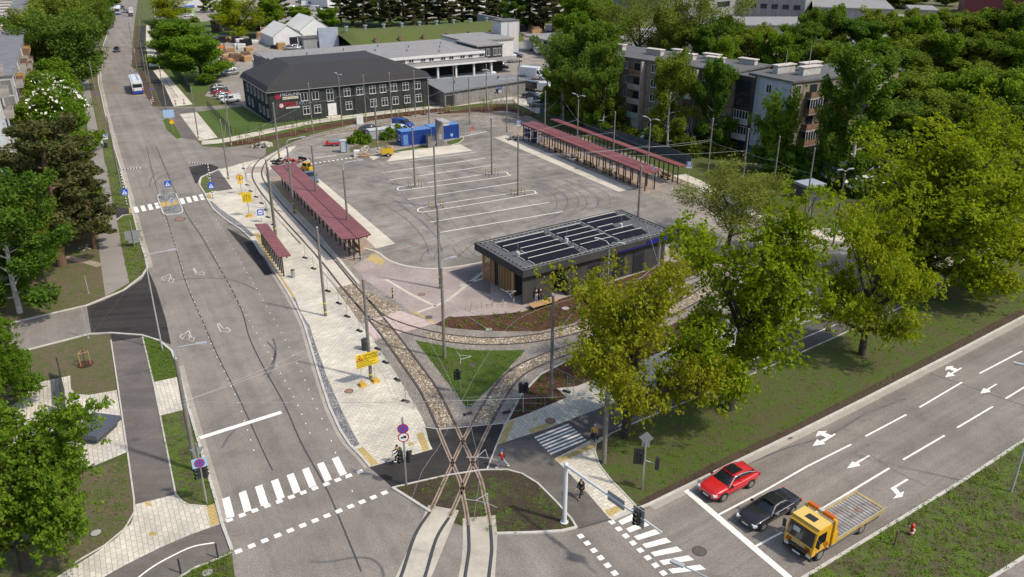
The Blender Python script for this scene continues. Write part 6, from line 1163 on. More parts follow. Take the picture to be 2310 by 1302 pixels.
def pole(base, lab, h=10.2, r=.17, bands=(.45, 1.5), lp=None, group=None, name='catenary_pole', mat=None):
    t = empty(name, base, 0, lab, 'pole', group); m = MB(); m.cyl((0, 0, 0), (0, 0, h), r, r * .72, 10); m.build('shaft', mat or M_POLE, t)
    if bands:
        m = MB()
        for z in bands: m.cyl((0, 0, z), (0, 0, z + .16), r * 1.04, r * 1.035, 10, cap=False)
        m.build('band', M_BAND, t)
    m = MB()
    for z in (6.1, 6.4): m.cyl((0, 0, z), (0, 0, z + .07), r * 1.0, r * 1.0, 8)
    m.cyl((0, 0, h), (0, 0, h + .1), r * .8, r * .6, 8); m.build('clamp', M_STEEL, t)
    if lp: lamp(t, h, *lp)
    POLES.append(Vector(base)); return t
def pole_t(top, lab, h=10.2, **k): p = G(top, h); return pole((p.x, p.y, 0), lab, h, **k)
def pole_p(base, top, lab, **k): p = G(base); return pole(p, lab, atY((base[0], top[1]), p.y).z, **k)
E_ = lambda x, y: n('E', x, y)
# near poles
A1 = pole((G((443.6, 1062))), 'thick near lamp pole with a curved arm on the left verge by the zebra', 10.0, .2, None, (.25, 1.7))
pole(G((366.4, 789)), 'slim white lamp post at the corner of the dark side street', 9.3, .085, None, (.45, 2.3), name='lamp_post', mat=M_LAMP)
A2 = pole(G((837, 855)), 'concrete pole with yellow bands behind the yellow roadworks board')
A3 = pole(G((735, 713)), 'concrete pole with yellow bands on the pale paving between board and bus shelter')
A4 = pole(G((620, 524)), 'concrete pole with yellow bands beside the far end of the bus shelter')
A5 = pole(G((1003, 808)), 'dark lamp pole standing in the bright green lawn triangle', 9.6, .17, None, (.4, .9, .8))
A6 = pole(G((993.6, 651)), 'concrete pole with yellow bands on the pink paving left of the kiosk')
A7 = pole(G((1243, 899)), 'concrete pole in the mulch beside the small traffic light', 10.2, .17, None)
A8 = pole(G((1362, 1044)), 'dark pole at the edge of the avenue lawn by the zebra walker', 10.4, .2, None)
A9 = pole_t(n('T', 1992, 280), 'steel pole in front of the right end of the kiosk', 10.0, r=.15, bands=None, mat=M_STEEL)
A10 = pole_t(n('T', 1452, 480), 'slim steel double lamp in front of the middle of the kiosk', 8.0, r=.09, bands=None, lp=(2.6, 1.1, .9, True), mat=M_LAMP, name='lamp_post')
A11 = pole_t((1447, 374), 'concrete pole behind the kiosk roof')
Lp = [pole(g('H', *c) - Vector((0, 0, 0)), lab, 9.6, .16, None) for (a, c), lab in zip(LOTP, ('lot pole left in the upper striped island', 'lot pole right in the upper striped island', 'lot pole left in the lower striped island', 'lot pole right in the lower striped island'))]
# poles through the left roof
for tp, lab, lp in ((n('R', 735, 0), 'pole piercing the far end of the left platform roof', (.6, 2.2)), (n('F', 880, 335), 'pole piercing the middle of the left platform roof', None), (n('F', 1190, 575), 'lamp pole piercing the near end of the left platform roof', (.4, 2.0)), (n('F', 450, 550), 'pole between the left track and the left platform roof', None), (n('F', 948, 1128), 'pole at the kerb beside the near end of the left roof', None)):
    if 'pole at the kerb' in lab: continue
    POLES and pole_t(tp, lab, 10.0, lp=lp)
pole(G((631, 363)), 'pole beside the barrier heap at the far end of the left roof'); pole_p(n('B', 1350, 1300), n('B', 1330, 858), 'pole left of the blue containers with a white box')
BACK = [((522, 330), None), ((515.7, 404), None), (n('B', 790, 1150), None), (n('B', 1043, 1090), (2.2, .9, .8, True)), (n('B', 1250, 1060), None), (n('B', 1470, 1030), None), (n('B', 1676, 1010), None), (n('B', 1795, 1095), None), (n('B', 2010, 962), None), (n('B', 2142, 1080), None), (n('C', 375, 942), None), (n('C', 548, 1145), (.3, 1.2, .8, True)), (n('C', 646, 942), None), (n('C', 893, 1000), None)]
for i, (p, lp) in enumerate(BACK): pole(G(p), '%s pole from the left in the curved row behind the terminal' % ORD[i], 9.8, .14, (1.4,) if i > 1 else (.4, 1.4), lp, 'poles in the curved row behind the terminal')
RIGHT = [(n('C', 882, 790), None), (n('C', 1025, 672), None), (n('C', 1168, 868), (2.2, 1.1, .9, True)), (n('C', 1486, 970), None), (n('C', 1790, 1075), (2.2, 1.1, .9, True)), (n('D', 310, 765), None), (n('D', 540, 830), None), (n('D', 740, 880), None), (n('D', 965, 955), None), (n('I', 935, 312), None), (n('D', 1158, 1122), (.3, .6, .6, True))]
for i, (p, lp) in enumerate(RIGHT): pole_t(p, '%s pole from the left in the right hand row past the platforms' % ORD[i], 9.8, r=.13, bands=(.4, 1.4) if i in (2, 4) else None, lp=lp, group='poles in the right hand row')
LEFT = [(n('E', 1060, 425), n('A', 872, 860), None), (n('E', 1020, 240), n('A', 935, 990), None), (n('A', 845, 905), n('A', 752, 375), None), (n('A', 818, 550), n('A', 770, 280), (.1, 1.3)), (n('A', 840, 455), n('A', 792, 205), (.1, 1.3)), (n('A', 868, 375), n('A', 830, 150), (.1, 1.3)), (n('A', 890, 310), n('A', 860, 110), (.1, 1.3)), (n('A', 915, 250), n('A', 890, 60), (.1, 1.3)), (n('A', 935, 205), n('A', 915, 30), (.1, 1.3)), (n('A', 955, 165), n('A', 938, 10), (.1, 1.3))]
for i, (bb, tt, lp) in enumerate(LEFT): pole(G(bb), '%s pole from the near end of the left verge of the main road' % ORD[i], 9.8, .13, None, lp, 'poles along the left verge')
FAR = [n('A', 1715, 1195), n('A', 1440, 960), n('A', 1318, 850), n('A', 1270, 705), n('A', 1187, 620), n('A', 1160, 470), n('A', 1232, 195), n('A', 1330, 290), n('A', 1250, 130)]
for i, p in enumerate(FAR): pole(G(p), '%s pole from the near end of the new path beside the main road' % ORD[i], 9.8, .13, (.5,) if i == 0 else None, None, 'poles along the new path')
pole(G((2281, 1110)), 'grey lamp post with a pale round foot on the avenue median', 9.5, .09, None, (2.6, 1.5), name='lamp_post', mat=M_LAMP)
pt_ = G((1521, 1266), 8.6); lpn = empty('lamp_post', (pt_.x + 2.2, pt_.y - 1.6, 0), 0, 'lamp post reaching in from the bottom edge over the avenue zebra', 'pole'); MB().cyl((0, 0, 0), (0, 0, 8), .1, .07, 8).build('shaft', M_LAMP, lpn); lamp(lpn, 8, math.atan2(1.6, -2.2), 2.3, .5)
# wires: poles to poles, always above 5.6 m
def wire(a, b, za=6.3, zb=6.3, sag=.35, r=.018):
    a = Vector((a[0], a[1], za)); b = Vector((b[0], b[1], zb)); m = MB(); k = 6
    m.tube([a.lerp(b, i / k) - Vector((0, 0, sag * 4 * (i / k) * (1 - i / k))) for i in range(k + 1)], r, 3); o = m.build('overhead_wire', M_WIRE)
    return tag(o, 'thin sagging overhead wire strung between the poles', 'wire', 'overhead wires')
def PP(t): return t.location
for a, b in ((A1, A2), (A1, A5), (A1, A8), (A2, A3), (A2, A5), (A3, A6), (A3, A4), (A5, A6), (A5, A7), (A7, A8), (A7, A10), (A8, A1), (A6, Lp[2]), (A9, A11), (A9, A7), (A11, Lp[3]), (Lp[0], Lp[2]), (Lp[1], Lp[3]), (Lp[0], Lp[1]), (Lp[2], Lp[3]), (A8, A5)): wire(PP(a), PP(b))
PB = [o for o in bpy.data.objects if o.name.startswith('catenary_pole') and o.get('group') == 'poles in the curved row behind the terminal']
for i in range(len(PB) - 1): wire(PB[i].location, PB[i + 1].location, 6.2, 6.2, .3)
for i, j in ((2, 0), (3, 0), (5, 1), (7, 2), (8, 1), (10, 1), (12, 3), (4, 0)): wire(PB[i].location, Lp[j].location, 6.3, 6.3, .5)
PR_ = [o for o in bpy.data.objects if o.get('group') == 'poles in the right hand row']
for i in range(len(PR_) - 1): wire(PR_[i].location, PR_[i + 1].location, 6.2, 6.2, .3)
for i in (2, 3, 4, 5, 6): wire(PR_[i].location, Lp[1 if i < 4 else 3].location, 6.4, 6.4, .5)
PLv = [o for o in bpy.data.objects if o.get('group') == 'poles along the left verge']; PFv = [o for o in bpy.data.objects if o.get('group') == 'poles along the new path']
for i in range(len(PLv) - 1): wire(PLv[i].location, PLv[i + 1].location, 7.0, 7.0, .4)
for i in range(7): wire(PLv[min(i + 1, 9)].location, PFv[i].location, 6.6, 6.6, .5)
TRK = cr2([tuple(G(p))[:2] for p in T2[:24]], 2); TRK1 = cr2([tuple(G(p))[:2] for p in T1], 2)
for tr in (TRK, TRK1):
    m = MB(); m.tube([Vector((p[0], p[1], 5.6)) for p in tr], .013, 3); tag(m.build('contact_wire', M_WIRE), 'contact wire running above the ' + ('left hand tram track' if tr is TRK else 'branching right hand tram track'), 'wire')
for i, (p, a) in enumerate(((n('P', 1320, 230), 1.2), (n('S', 960, 620), 1.4), (n('K', 1690, 742), .2), (n('T', 380, 930), 0.5), (n('H', 1340, 400), .5), (n('H', 1610, 455), .5), (n('H', 1420, 560), .4), (n('H', 880, 340), .4))):    # white wire spreaders
    p = G(p, 5.7); m = MB(); d = Vector((math.cos(a), math.sin(a), 0)); q = Vector((-d.y, d.x, 0))
    m.tube([p - q * 1.1, p - q * .4 + d * .15, p + q * .4 + d * .15, p + q * 1.1], .03, 4); m.cyl(p - q * .4 + d * .15, p + d * 1.1, .025, k=4); m.cyl(p + q * .4 + d * .15, p + d * 1.1, .025, k=4)
    tag(m.build('wire_spreader', M_LAMP), ('white forked wire spreader over the soil island', 'white forked wire spreader over the dark crossing', 'white forked wire spreader over the lawn triangle', 'white forked wire spreader over the pink paving by the kiosk', 'white wire fitting over the lot near the wide right roof', 'white wire fitting beside the benches of the wide right roof', 'white wire fitting over the pale right bay', 'white wire fitting over the top of the lot')[i], 'wire fitting')
for i, (p, rr) in enumerate(((n('K', 1262, 355), 1.05),)):
    m = MB(); m.cyl((0, 0, 0), (0, 0, 1.3), .07, k=8); m.cyl((0, 0, .5), (0, 0, .7), .075, k=8, m=1); m.cyl((0, 0, 1.0), (0, 0, 1.1), .075, k=8, m=1); o = m.build('bollard', [M_BLACK, M_BAND]); o.location = G(p); tag(o, 'black and yellow bollard on the pink paving', 'bollard')
# ================================================================ vehicles
M_CARGL = plain('car_glass', (.012, .014, .017), .06, spec=.8); M_LIGHT = plain('headlight_glass', (.55, .56, .56), .15); M_TAIL = plain('tail_light', (.30, .01, .01), .3); M_PLATE = plain('number_plate', (.60, .60, .57), .5); M_BLKPL = plain('black_plastic', (.02, .02, .02), .6)
PAINT = {}
def paint(name, col, metal=.2): 
    if name not in PAINT: PAINT[name] = plain('car_paint_' + name, col, .32, metal, .8)
    return PAINT[name]
paint('red', (.50, .012, .014), 0); paint('black', (.022, .020, .022), .3); paint('white', (.62, .62, .60), 0); paint('silver', (.32, .33, .33), .5); paint('navy', (.018, .024, .05), .3); paint('blue', (.015, .045, .26), .1); paint('dark', (.04, .042, .045), .3); paint('wine', (.09, .015, .02), .2); paint('slate', (.12, .15, .18), .4)
def loft(sts, m=0, sm=True, mb=None):                   # sts: list of rings (same count), closed at both ends
    mb = mb or MB(); k = len(sts[0]); vs = [v for r in sts for v in r]
    fs = [(i * k + j, i * k + (j + 1) % k, (i + 1) * k + (j + 1) % k, (i + 1) * k + j) for i in range(len(sts) - 1) for j in range(k)]
    mb.add(vs, fs, m, sm); mb.add(vs, [tuple(range(k - 1, -1, -1)), tuple(range((len(sts) - 1) * k, len(sts) * k))], m); return mb
def ringp(x, hw, zb, zs, zt, top=.9):                   # a car body section
    half = [(hw * .90, zb), (hw, zb + (zs - zb) * .35), (hw, zs - (zs - zb) * .12), (hw * .97, zs), (hw * top, zt), (hw * .45, zt + .012)]
    return [(x, -y, z) for y, z in half][::-1] + [(x, y, z) for y, z in half]
CARSPEC = {  # body stations (x fraction from the front, half width factor, sill z, shoulder z, top z), cabin stations (x, half width, z top)
 'suv': dict(L=4.85, W=1.94, b=[(0, .72, .38, .70, .74), (.03, .88, .26, .78, .88), (.12, .98, .22, .84, .98), (.28, 1, .22, .90, 1.06), (.5, 1, .22, .95, 1.02), (.75, 1, .22, .99, 1.06), (.92, .98, .26, 1.02, 1.12), (.98, .90, .36, .98, 1.08), (1, .80, .45, .9, .95)],
   c=[(.28, .78, 1.02), (.44, .70, 1.56), (.55, .69, 1.63), (.70, .68, 1.60), (.88, .66, 1.34), (.96, .72, 1.10)], r=.37, wb=(.19, .79)),
 'sedan': dict(L=5.1, W=1.88, b=[(0, .72, .36, .60, .64), (.03, .88, .24, .70, .76), (.12, .97, .2, .78, .88), (.30, 1, .2, .86, .96), (.5, 1, .2, .90, .95), (.72, 1, .2, .93, .98), (.88, .98, .24, .92, 1.0), (.98, .88, .34, .88, .96), (1, .80, .42, .82, .86)],
   c=[(.31, .76, .93), (.45, .66, 1.42), (.55, .66, 1.47), (.66, .64, 1.42), (.80, .68, 1.0)], r=.34, wb=(.18, .80)),
 'hatch': dict(L=4.3, W=1.78, b=[(0, .74, .36, .62, .68), (.04, .9, .24, .74, .82), (.14, .98, .2, .82, .92), (.30, 1, .2, .88, .98), (.5, 1, .2, .92, .97), (.8, 1, .2, .95, .99), (.95, .96, .26, .95, 1.0), (1, .86, .4, .88, .92)],
   c=[(.28, .76, .95), (.44, .68, 1.42), (.6, .68, 1.48), (.82, .66, 1.40), (.97, .72, .98)], r=.32, wb=(.19, .81)),
 'van': dict(L=4.5, W=1.85, b=[(0, .76, .36, .72, .78), (.04, .92, .24, .84, .94), (.14, .98, .2, .94, 1.05), (.26, 1, .2, .98, 1.1), (.5, 1, .2, 1.0, 1.1), (.9, 1, .2, 1.0, 1.1), (1, .96, .3, .98, 1.05)],
   c=[(.22, .80, 1.06), (.36, .74, 1.72), (.5, .80, 1.83), (.9, .80, 1.82), (.995, .82, 1.75)], r=.32, wb=(.18, .80)),
 'bigvan': dict(L=5.9, W=2.0, b=[(0, .76, .4, .95, 1.0), (.03, .92, .28, 1.05, 1.15), (.12, .98, .25, 1.15, 1.3), (.2, 1, .25, 1.25, 1.35), (.5, 1, .25, 1.25, 1.35), (1, .99, .32, 1.25, 1.35)],
   c=[(.16, .84, 1.3), (.28, .80, 2.25), (.36, .86, 2.5), (.9, .88, 2.55), (.998, .88, 2.48)], r=.35, wb=(.16, .78))}
PROTO = {}
def car_proto(kind, col, near=False):
    key = (kind, col)
    if key in PROTO: return copy_tree(PROTO[key])
    s = CARSPEC[kind]; L_, W_ = s['L'], s['W']; P_ = PAINT[col]; X = lambda f: L_ / 2 - f * L_
    r = empty('car' if 'van' not in kind else 'van')
    o = loft([ringp(X(f), W_ / 2 * hw, zb, zs, zt) for f, hw, zb, zs, zt in s['b']]).build('body', P_, r)
    def sec(f, hw, z, zb): return [(X(f), -W_ / 2 * .93, zb), (X(f), -W_ / 2 * hw, z - .06), (X(f), -W_ / 2 * hw * .8, z), (X(f), W_ / 2 * hw * .8, z), (X(f), W_ / 2 * hw, z - .06), (X(f), W_ / 2 * .93, zb)]
    belt = lambda f: min(a[4] for a in s['b']) if False else [a[4] + (b[4] - a[4]) * (f - a[0]) / max(1e-6, b[0] - a[0]) for a, b in zip(s['b'][:-1], s['b'][1:]) if a[0] <= f <= b[0]][0] - .05
    cs = s['c']; loft([sec(f, hw, z, belt(f)) for f, hw, z in cs]).build('window', M_CARGL, r)
    rf = MB(); tops = cs[1:-1] if kind not in ('van', 'bigvan') else cs[1:]   # painted roof skin and pillars
    pts = []
    for f, hw, z in tops: pts += [(X(f), -W_ / 2 * hw * .99, z - .035), (X(f), -W_ / 2 * hw * .8, z + .022), (X(f), W_ / 2 * hw * .8, z + .022), (X(f), W_ / 2 * hw * .99, z - .035)]
    rf.add(pts, [(4 * i + j, 4 * i + j + 1, 4 * i + 5 + j, 4 * i + 4 + j) for i in range(len(tops) - 1) for j in range(3)], 0, True)
    for y in (-1, 1):
        for a, b in zip(cs[:-1], cs[1:]):
            if b is cs[1] or (b is cs[-1] and 'van' not in kind): rf.tube([(X(a[0]), y * W_ / 2 * (.92 if a is cs[0] else a[1] * .97), belt(a[0]) + .04 if a is cs[0] else a[2] - .03), (X(b[0]), y * W_ / 2 * (b[1] * .97 if b is not cs[-1] else .92), b[2] - .03 if b is not cs[-1] else belt(b[0]) + .04)], .045, 5)
        fm = cs[2][0] + .02; rf.tube([(X(fm), y * W_ / 2 * .94, belt(fm) + .03), (X(fm), y * W_ / 2 * cs[2][1] * .99, cs[2][2] - .05)], .04, 4)
    if 'van' in kind:
        f0 = cs[2][0] + .08
        for y in (-1, 1): rf.add([(X(f0), y * W_ / 2 * .955, belt(f0) - .02), (X(.995), y * W_ / 2 * .955, belt(.99) - .02), (X(.995), y * W_ / 2 * cs[-1][1] * 1.005, cs[-1][2] - .05), (X(f0), y * W_ / 2 * cs[3][1] * 1.005, cs[3][2] - .05)], [(0, 1, 2, 3), (3, 2, 1, 0)])
        rf.add([(X(.998) - .02, -W_ / 2 * .94, 1.0), (X(.998) - .02, W_ / 2 * .94, 1.0), (X(.998) - .02, W_ / 2 * .86, cs[-1][2] - .05), (X(.998) - .02, -W_ / 2 * .86, cs[-1][2] - .05)], [(0, 1, 2, 3), (3, 2, 1, 0)])
    rf.build('roof', P_, r)
    for f in s['wb']:
        for y in (-1, 1):
            wv_ = wheel(r, X(f), y * (W_ / 2 - .10), s['r'], .22); 
            MB().cyl((X(f), y * (W_ / 2 - .12), s['r'] + .02), (X(f), y * (W_ / 2 + .004), s['r'] + .02), s['r'] * 1.16, k=16).build('wheel_arch', M_BLKPL, r)
    for y in (-1, 1):
        MB().obox((L_ / 2 - .16, y * W_ * .36, s['b'][1][3] - .06), (.3, W_ * .2, .15), -y * .45).build('headlight', M_LIGHT, r)
        MB().obox((-L_ / 2 + .10, y * W_ * .38, s['b'][-2][3] - .1), (.2, W_ * .17, .18), y * .35).build('tail_light', M_TAIL, r)
        MB().obox((X(s['c'][0][0] + .05), y * (W_ / 2 + .08), belt(s['c'][0][0]) + .12), (.16, .2, .14)).build('mirror', M_BLKPL, r)
    MB().box(L_ / 2 - .06, L_ / 2 + .015, -W_ * .26, W_ * .26, .36, .60).build('grille', M_BLKPL, r)
    for x in (L_ / 2 + .018, -L_ / 2 - .02): MB().box(x - .012, x + .012, -.26, .26, .42 if x > 0 else .62, .53 if x > 0 else .73).build('number_plate', M_PLATE, r)
    PROTO[key] = r; r['_u'] = 0; return r
def car(kind, col, p, hd, lab, group=None, cat=None, sc=1.0):
    r = car_proto(kind, col); r.location = p; r.rotation_euler = (0, 0, hd); r.scale = (sc, sc, sc)
    r['label'] = lab; r['category'] = cat or ('van' if 'van' in kind else 'car')
    if group: r['group'] = group
    elif 'group' in r: del r['group']
    return r
def hd_(a, b): d = G(b) - G(a); return math.atan2(d.y, d.x)
def car_w(kind, col, fw, rw, lab, **k):                 # by the near side wheels' contact points (front, rear)
    F_, R_ = G(fw), G(rw); d = (F_ - R_).normalized(); q = Vector((-d.y, d.x, 0)); W_ = CARSPEC[kind]['W']; c = (F_ + R_) / 2
    if q.y < 0: q = -q
    return car(kind, col, c + q * (W_ / 2 - .1), math.atan2(d.y, d.x), lab, **k)
AV = math.radians(212)
c = car_w('suv', 'red', n('M', 757, 526), n('M', 897, 456), 'bright red SUV coupe waiting at the stop line in the far lane', cat='car')
NEAR = [c]
sr = MB().obox((-.30, 0, 1.66), (1.0, 1.0, .012)).build('sunroof', M_CARGL, c)
tr = MB()
for y in (-1, 1): tr.tube([(1.0, y * .93, 1.06), (.2, y * .70, 1.53), (-.5, y * .70, 1.58), (-1.3, y * .71, 1.43), (-1.95, y * .78, 1.2)], .022, 5)
tr.build('chrome_trim', M_ALU, c)
c = car_w('sedan', 'black', n('M', 962, 676), n('M', 1112, 590), 'black saloon waiting between the red car and the yellow truck'); NEAR.append(c); MB().obox((-.2, 0, 1.495), (1.15, 1.1, .012)).build('sunroof', M_CARGL, c); tr = MB()
for y in (-1, 1): tr.tube([(.9, y * .92, .95), (-1.5, y * .92, 1.0)], .02, 4); tr.tube([(.85, y * .9, .98), (.2, y * .66, 1.40), (-.3, y * .65, 1.44), (-.9, y * .66, 1.37)], .02, 4); tr.box(.1, .35, y * .945 - .02, y * .945 + .02, .8, .84); tr.box(-1.0, -.75, y * .95 - .02, y * .95 + .02, .82, .86)
tr.build('chrome_trim', M_ALU, c)
for r_ in NEAR:
    for ch in r_.children:
        if ch.name.split('.')[0] in ('body', 'roof', 'window'): sm_ = ch.modifiers.new('round', 'SUBSURF'); sm_.levels = sm_.render_levels = 2 if ch.name.startswith('body') else 1
# ---- tow truck
F_, R_ = g('M', 1247, 832), g('M', 1442, 708); d = (F_ - R_).normalized(); q = Vector((-d.y, d.x, 0)); q = q if q.y > 0 else -q
t = empty('tow_truck', (F_ + R_) / 2 + q * 1.05, math.atan2(d.y, d.x), 'yellow recovery truck with an empty weathered flatbed in the nearest lane', 'truck')
M_TY = plain('truck_yellow', (.60, .32, .012), .4, coat=.5); M_TYL = plain('truck_roof_yellow', (.66, .44, .11), .45, coat=.3)
kb = NB('weathered_deck', .7); cdk = kb.ramp(kb.noise(1.3, 6, .7, kb.map(0, (.4, 1, 1))), (.33, (.11, .09, .075)), (.48, (.26, .245, .22)), (.68, (.38, .36, .33))); cdk = kb.mix(kb.ramp(kb.noise(.8, 5, .7), (.55, 0.0), (.68, 1.0)), cdk, (.22, .10, .05)); kb.out(cdk); M_DECK = MATS['weathered_deck']
cab = MB(); xf = 3.05                                  # cab from x=1.25 to 3.05
prof = [(1.25, .75), (1.25, 2.62), (1.5, 2.72), (2.55, 2.68), (2.78, 2.5), (3.05, 1.45), (3.08, .75)]
cab.add([(x, -1.12, z) for x, z in prof] + [(x, 1.12, z) for x, z in prof], [tuple(range(6, -1, -1)), tuple(range(7, 14))] + [(i, (i + 1) % 7, 7 + (i + 1) % 7, 7 + i) for i in range(7)]); cab.build('cab', M_TY, t)
MB().box(1.3, 2.6, -1.08, 1.08, 2.725, 2.80).build('roof', M_TYL, t); MB().box(1.75, 2.25, -.38, .38, 2.805, 2.84).build('roof_hatch', M_BLKPL, t)
MB().add([(3.075, -1.02, 1.46), (3.075, 1.02, 1.46), (2.815, .98, 2.46), (2.815, -.98, 2.46)], [(0, 1, 2, 3)]).build('windscreen', M_CARGL, t)
for y in (-1, 1):
    MB().add([(1.75, y * 1.128, 1.5), (2.85, y * 1.128, 1.5), (2.65, y * 1.128, 2.35), (1.75, y * 1.128, 2.35)], [(0, 1, 2, 3), (3, 2, 1, 0)]).build('window', M_CARGL, t)
    m = MB()
    for i in range(4): m.add([(1.32 + i * .12, y * 1.127, .95), (1.39 + i * .12, y * 1.127, .95), (1.62 + i * .12, y * 1.127, 1.45), (1.55 + i * .12, y * 1.127, 1.45)], [(0, 1, 2, 3), (3, 2, 1, 0)])
    for i in range(3): m.add([(3.10, y * (1.0 - i * .13), .95), (3.10, y * (.93 - i * .13), .95), (3.10, y * (.78 - i * .13), 1.32), (3.10, y * (.85 - i * .13), 1.32)], [(0, 1, 2, 3), (3, 2, 1, 0)])
    m.build('warning_stripes', plain('stripe_red', (.42, .02, .015), .5), t)
    MB().box(3.06, 3.14, y * .88 - .16, y * .88 + .16, .62, .80).build('headlight', M_LIGHT, t); MB().obox((2.95, y * 1.36, 1.95), (.12, .22, .62)).build('mirror', M_BLKPL, t)
m = MB().box(3.0, 3.16, -1.12, 1.12, .38, .62).box(3.0, 3.12, -.75, .75, .8, 1.05); m.build('bumper', M_BLKPL, t); MB().box(3.165, 3.18, -.30, .30, .42, .56).build('number_plate', M_PLATE, t)
text('CAR 24', .30, M_WHITE, t, (3.112, 0, 1.22), (math.pi / 2, 0, math.pi / 2)); MB().obox((2.97, -.35, 2.1), (.02, .5, .3), 0, 0, Matrix.Rotation(-.25, 3, 'Y')).build('sticker', M_WHITE, t)
ch = MB().box(-4.3, 1.6, -.45, -.3, .55, .8).box(-4.3, 1.6, .3, .45, .55, .8).box(-4.6, 1.2, -1.1, -.95, .45, .7).box(-4.6, 1.2, .95, 1.1, .45, .7).box(-4.9, -4.4, -1.0, 1.0, .55, .75); ch.build('chassis', plain('chassis_grey', (.13, .135, .13), .6, .3), t)
bar = MB().box(.85, 1.1, -1.2, 1.2, 2.78, 2.9).box(.85, 1.1, -1.22, -1.05, 1.0, 2.78).box(.85, 1.1, 1.05, 1.22, 1.0, 2.78).box(.6, 1.15, -1.24, -1.0, .9, 1.9).box(.6, 1.15, 1.0, 1.24, .9, 1.9); bar.build('beacon_frame', M_TY, t)
for y in (-.6, .6): MB().box(.84, 1.12, y - .4, y + .4, 2.905, 3.08).build('beacon', plain('amber_beacon', (.50, .10, .01), .25), t)
MB().box(.86, 1.10, -.18, .18, 2.905, 3.05).build('beacon_centre', M_WHITE, t)
bed = MB().box(-5.0, .6, -1.12, 1.12, .98, 1.08); bed.build('flatbed', M_DECK, t); m = MB()
for i in range(17): m.box(-4.9 + i * .32, -4.86 + i * .32, -1.1, 1.1, 1.083, 1.105)
m.build('deck_ribs', plain('deck_rust', (.15, .12, .095), .9), t); m = MB()
for y in (-1.18, 1.13): m.box(-5.2, .6, y, y + .06, .86, 1.2)
m.box(-5.2, -5.0, -1.12, 1.12, .95, 1.05); m.build('side_rail', plain('worn_rail_yellow', (.40, .27, .07), .6, noise=.3, ns=2), t); m = MB()
for y in (-1.19, 1.19): m.box(-5.2, .6, y - .035, y + .035, 1.203, 1.23)
m.build('rail_edge', M_ALU, t)
for x in (2.05, -2.6):
    for y in (-.95, .95): wheel(t, x, y, .45, .3)
    for y in (-1.1, 1.1): MB().box(x - .6, x + .6, y - .06, y + .06, .78, .88).build('mudguard', M_BLKPL, t)
# ---- buses
def bus(p, hd, lab, L_=12, front=False):
    t = empty('bus', p, hd, lab, 'bus'); W_ = 2.5
    MB().box(-L_ / 2, L_ / 2, -W_ / 2, W_ / 2, .95, 2.95).build('body', PAINT['white'], t); MB().box(-L_ / 2 - .012, L_ / 2 + .012, -W_ / 2 - .012, W_ / 2 + .012, .3, .95).build('skirt', plain('bus_blue', (.02, .05, .28), .4, coat=.5), t)
    MB().box(-L_ / 2 + .8, L_ / 2 - .3, -W_ / 2 - .014, W_ / 2 + .014, 1.35, 2.45).build('window', M_CARGL, t); 
    for x, nm_ in ((L_ / 2 + .014, 'windscreen'), (-L_ / 2 - .014, 'rear_window')): MB().box(x - .01, x + .01, -1.1, 1.1, 1.35 if x > 0 else 1.7, 2.55).build(nm_, M_CARGL, t)
    m = MB()
    for i, (x, l_) in enumerate(((-4.6, 1.6), (-2.2, 2.2), (1.0, 2.4), (4.0, 2.0))): m.box(x - l_ / 2, x + l_ / 2, -.85, .85, 2.955, 3.25)
    m.build('roof_unit', PAINT['white'], t); m = MB()
    for i in range(6): m.box(-4.5 + i * 1.6, -4.1 + i * 1.6, -.6, -.2, 3.255, 3.30)
    m.build('roof_hatch', M_BLKPL, t)
    for y in (-1, 1):
        MB().box(-L_ / 2 - .02, -L_ / 2 + .05, y * 1.05 - .12, y * 1.05 + .12, 1.0, 1.5).build('tail_light', M_TAIL, t); MB().box(L_ / 2 - .05, L_ / 2 + .02, y * 1.0 - .15, y * 1.0 + .15, .55, .8).build('headlight', M_LIGHT, t)
        for x in (L_ / 2 - 2.6, -L_ / 2 + 3.2): wheel(t, x, y * 1.12, .48, .3)
    text('9', .5, plain('amber_display', (.6, .25, .02), .5), t, (-L_ / 2 - .03, .7, 2.72), (math.pi / 2, 0, -math.pi / 2)); return t
P0, P1 = g('A', 1200, 818), g('A', 1150, 690); dv = (P1 - P0).normalized(); bus(P0 + dv * 6, math.atan2(dv.y, dv.x), 'white and blue trolleybus driving away along the right side of the main road')
bus(g('A', 1022, 118), hd_(n('A', 1040, 60), n('A', 1015, 130)), 'white and blue bus coming towards us far up the main road')
UP = hd_(n('A', 1012, 437), n('A', 1040, 250)); DN = UP + math.pi
car('sedan', 'black', g('A', 1012, 446), DN, 'black car alone on the main road above the trolleybus'); car('bigvan', 'white', g('A', 1137, 112), UP, 'white box van far up the main road', cat='van'); car('hatch', 'wine', g('A', 1130, 140), UP, 'dark red car behind the white box van'); car('hatch', 'silver', g('A', 1088, 108), DN, 'small silver car next to the far bus'); car('hatch', 'dark', g('A', 1060, 78), DN, 'dark car behind the far bus')
car('sedan', 'silver', G((741, 1408)), hd_((752, 1330), (735, 1400)), 'pale car cut by the bottom edge on the main road')
PK = hd_(n('A', 1850, 770), n('A', 1960, 755))
for k, c_, p, lab in (('hatch', 'silver', (1895, 775), 'silver car farthest back in the row by the dark office'), ('hatch', 'dark', (1900, 805), 'dark car second in the row by the dark office'), ('hatch', 'red', (1925, 830), 'red car in the row by the dark office'), ('hatch', 'white', (1950, 850), 'white car next to the white van by the dark office'), ('van', 'white', (1995, 885), 'white van nearest us in the row by the dark office')): car(k, c_, g('A', *p), PK + (math.pi if k == 'van' else 0), lab)
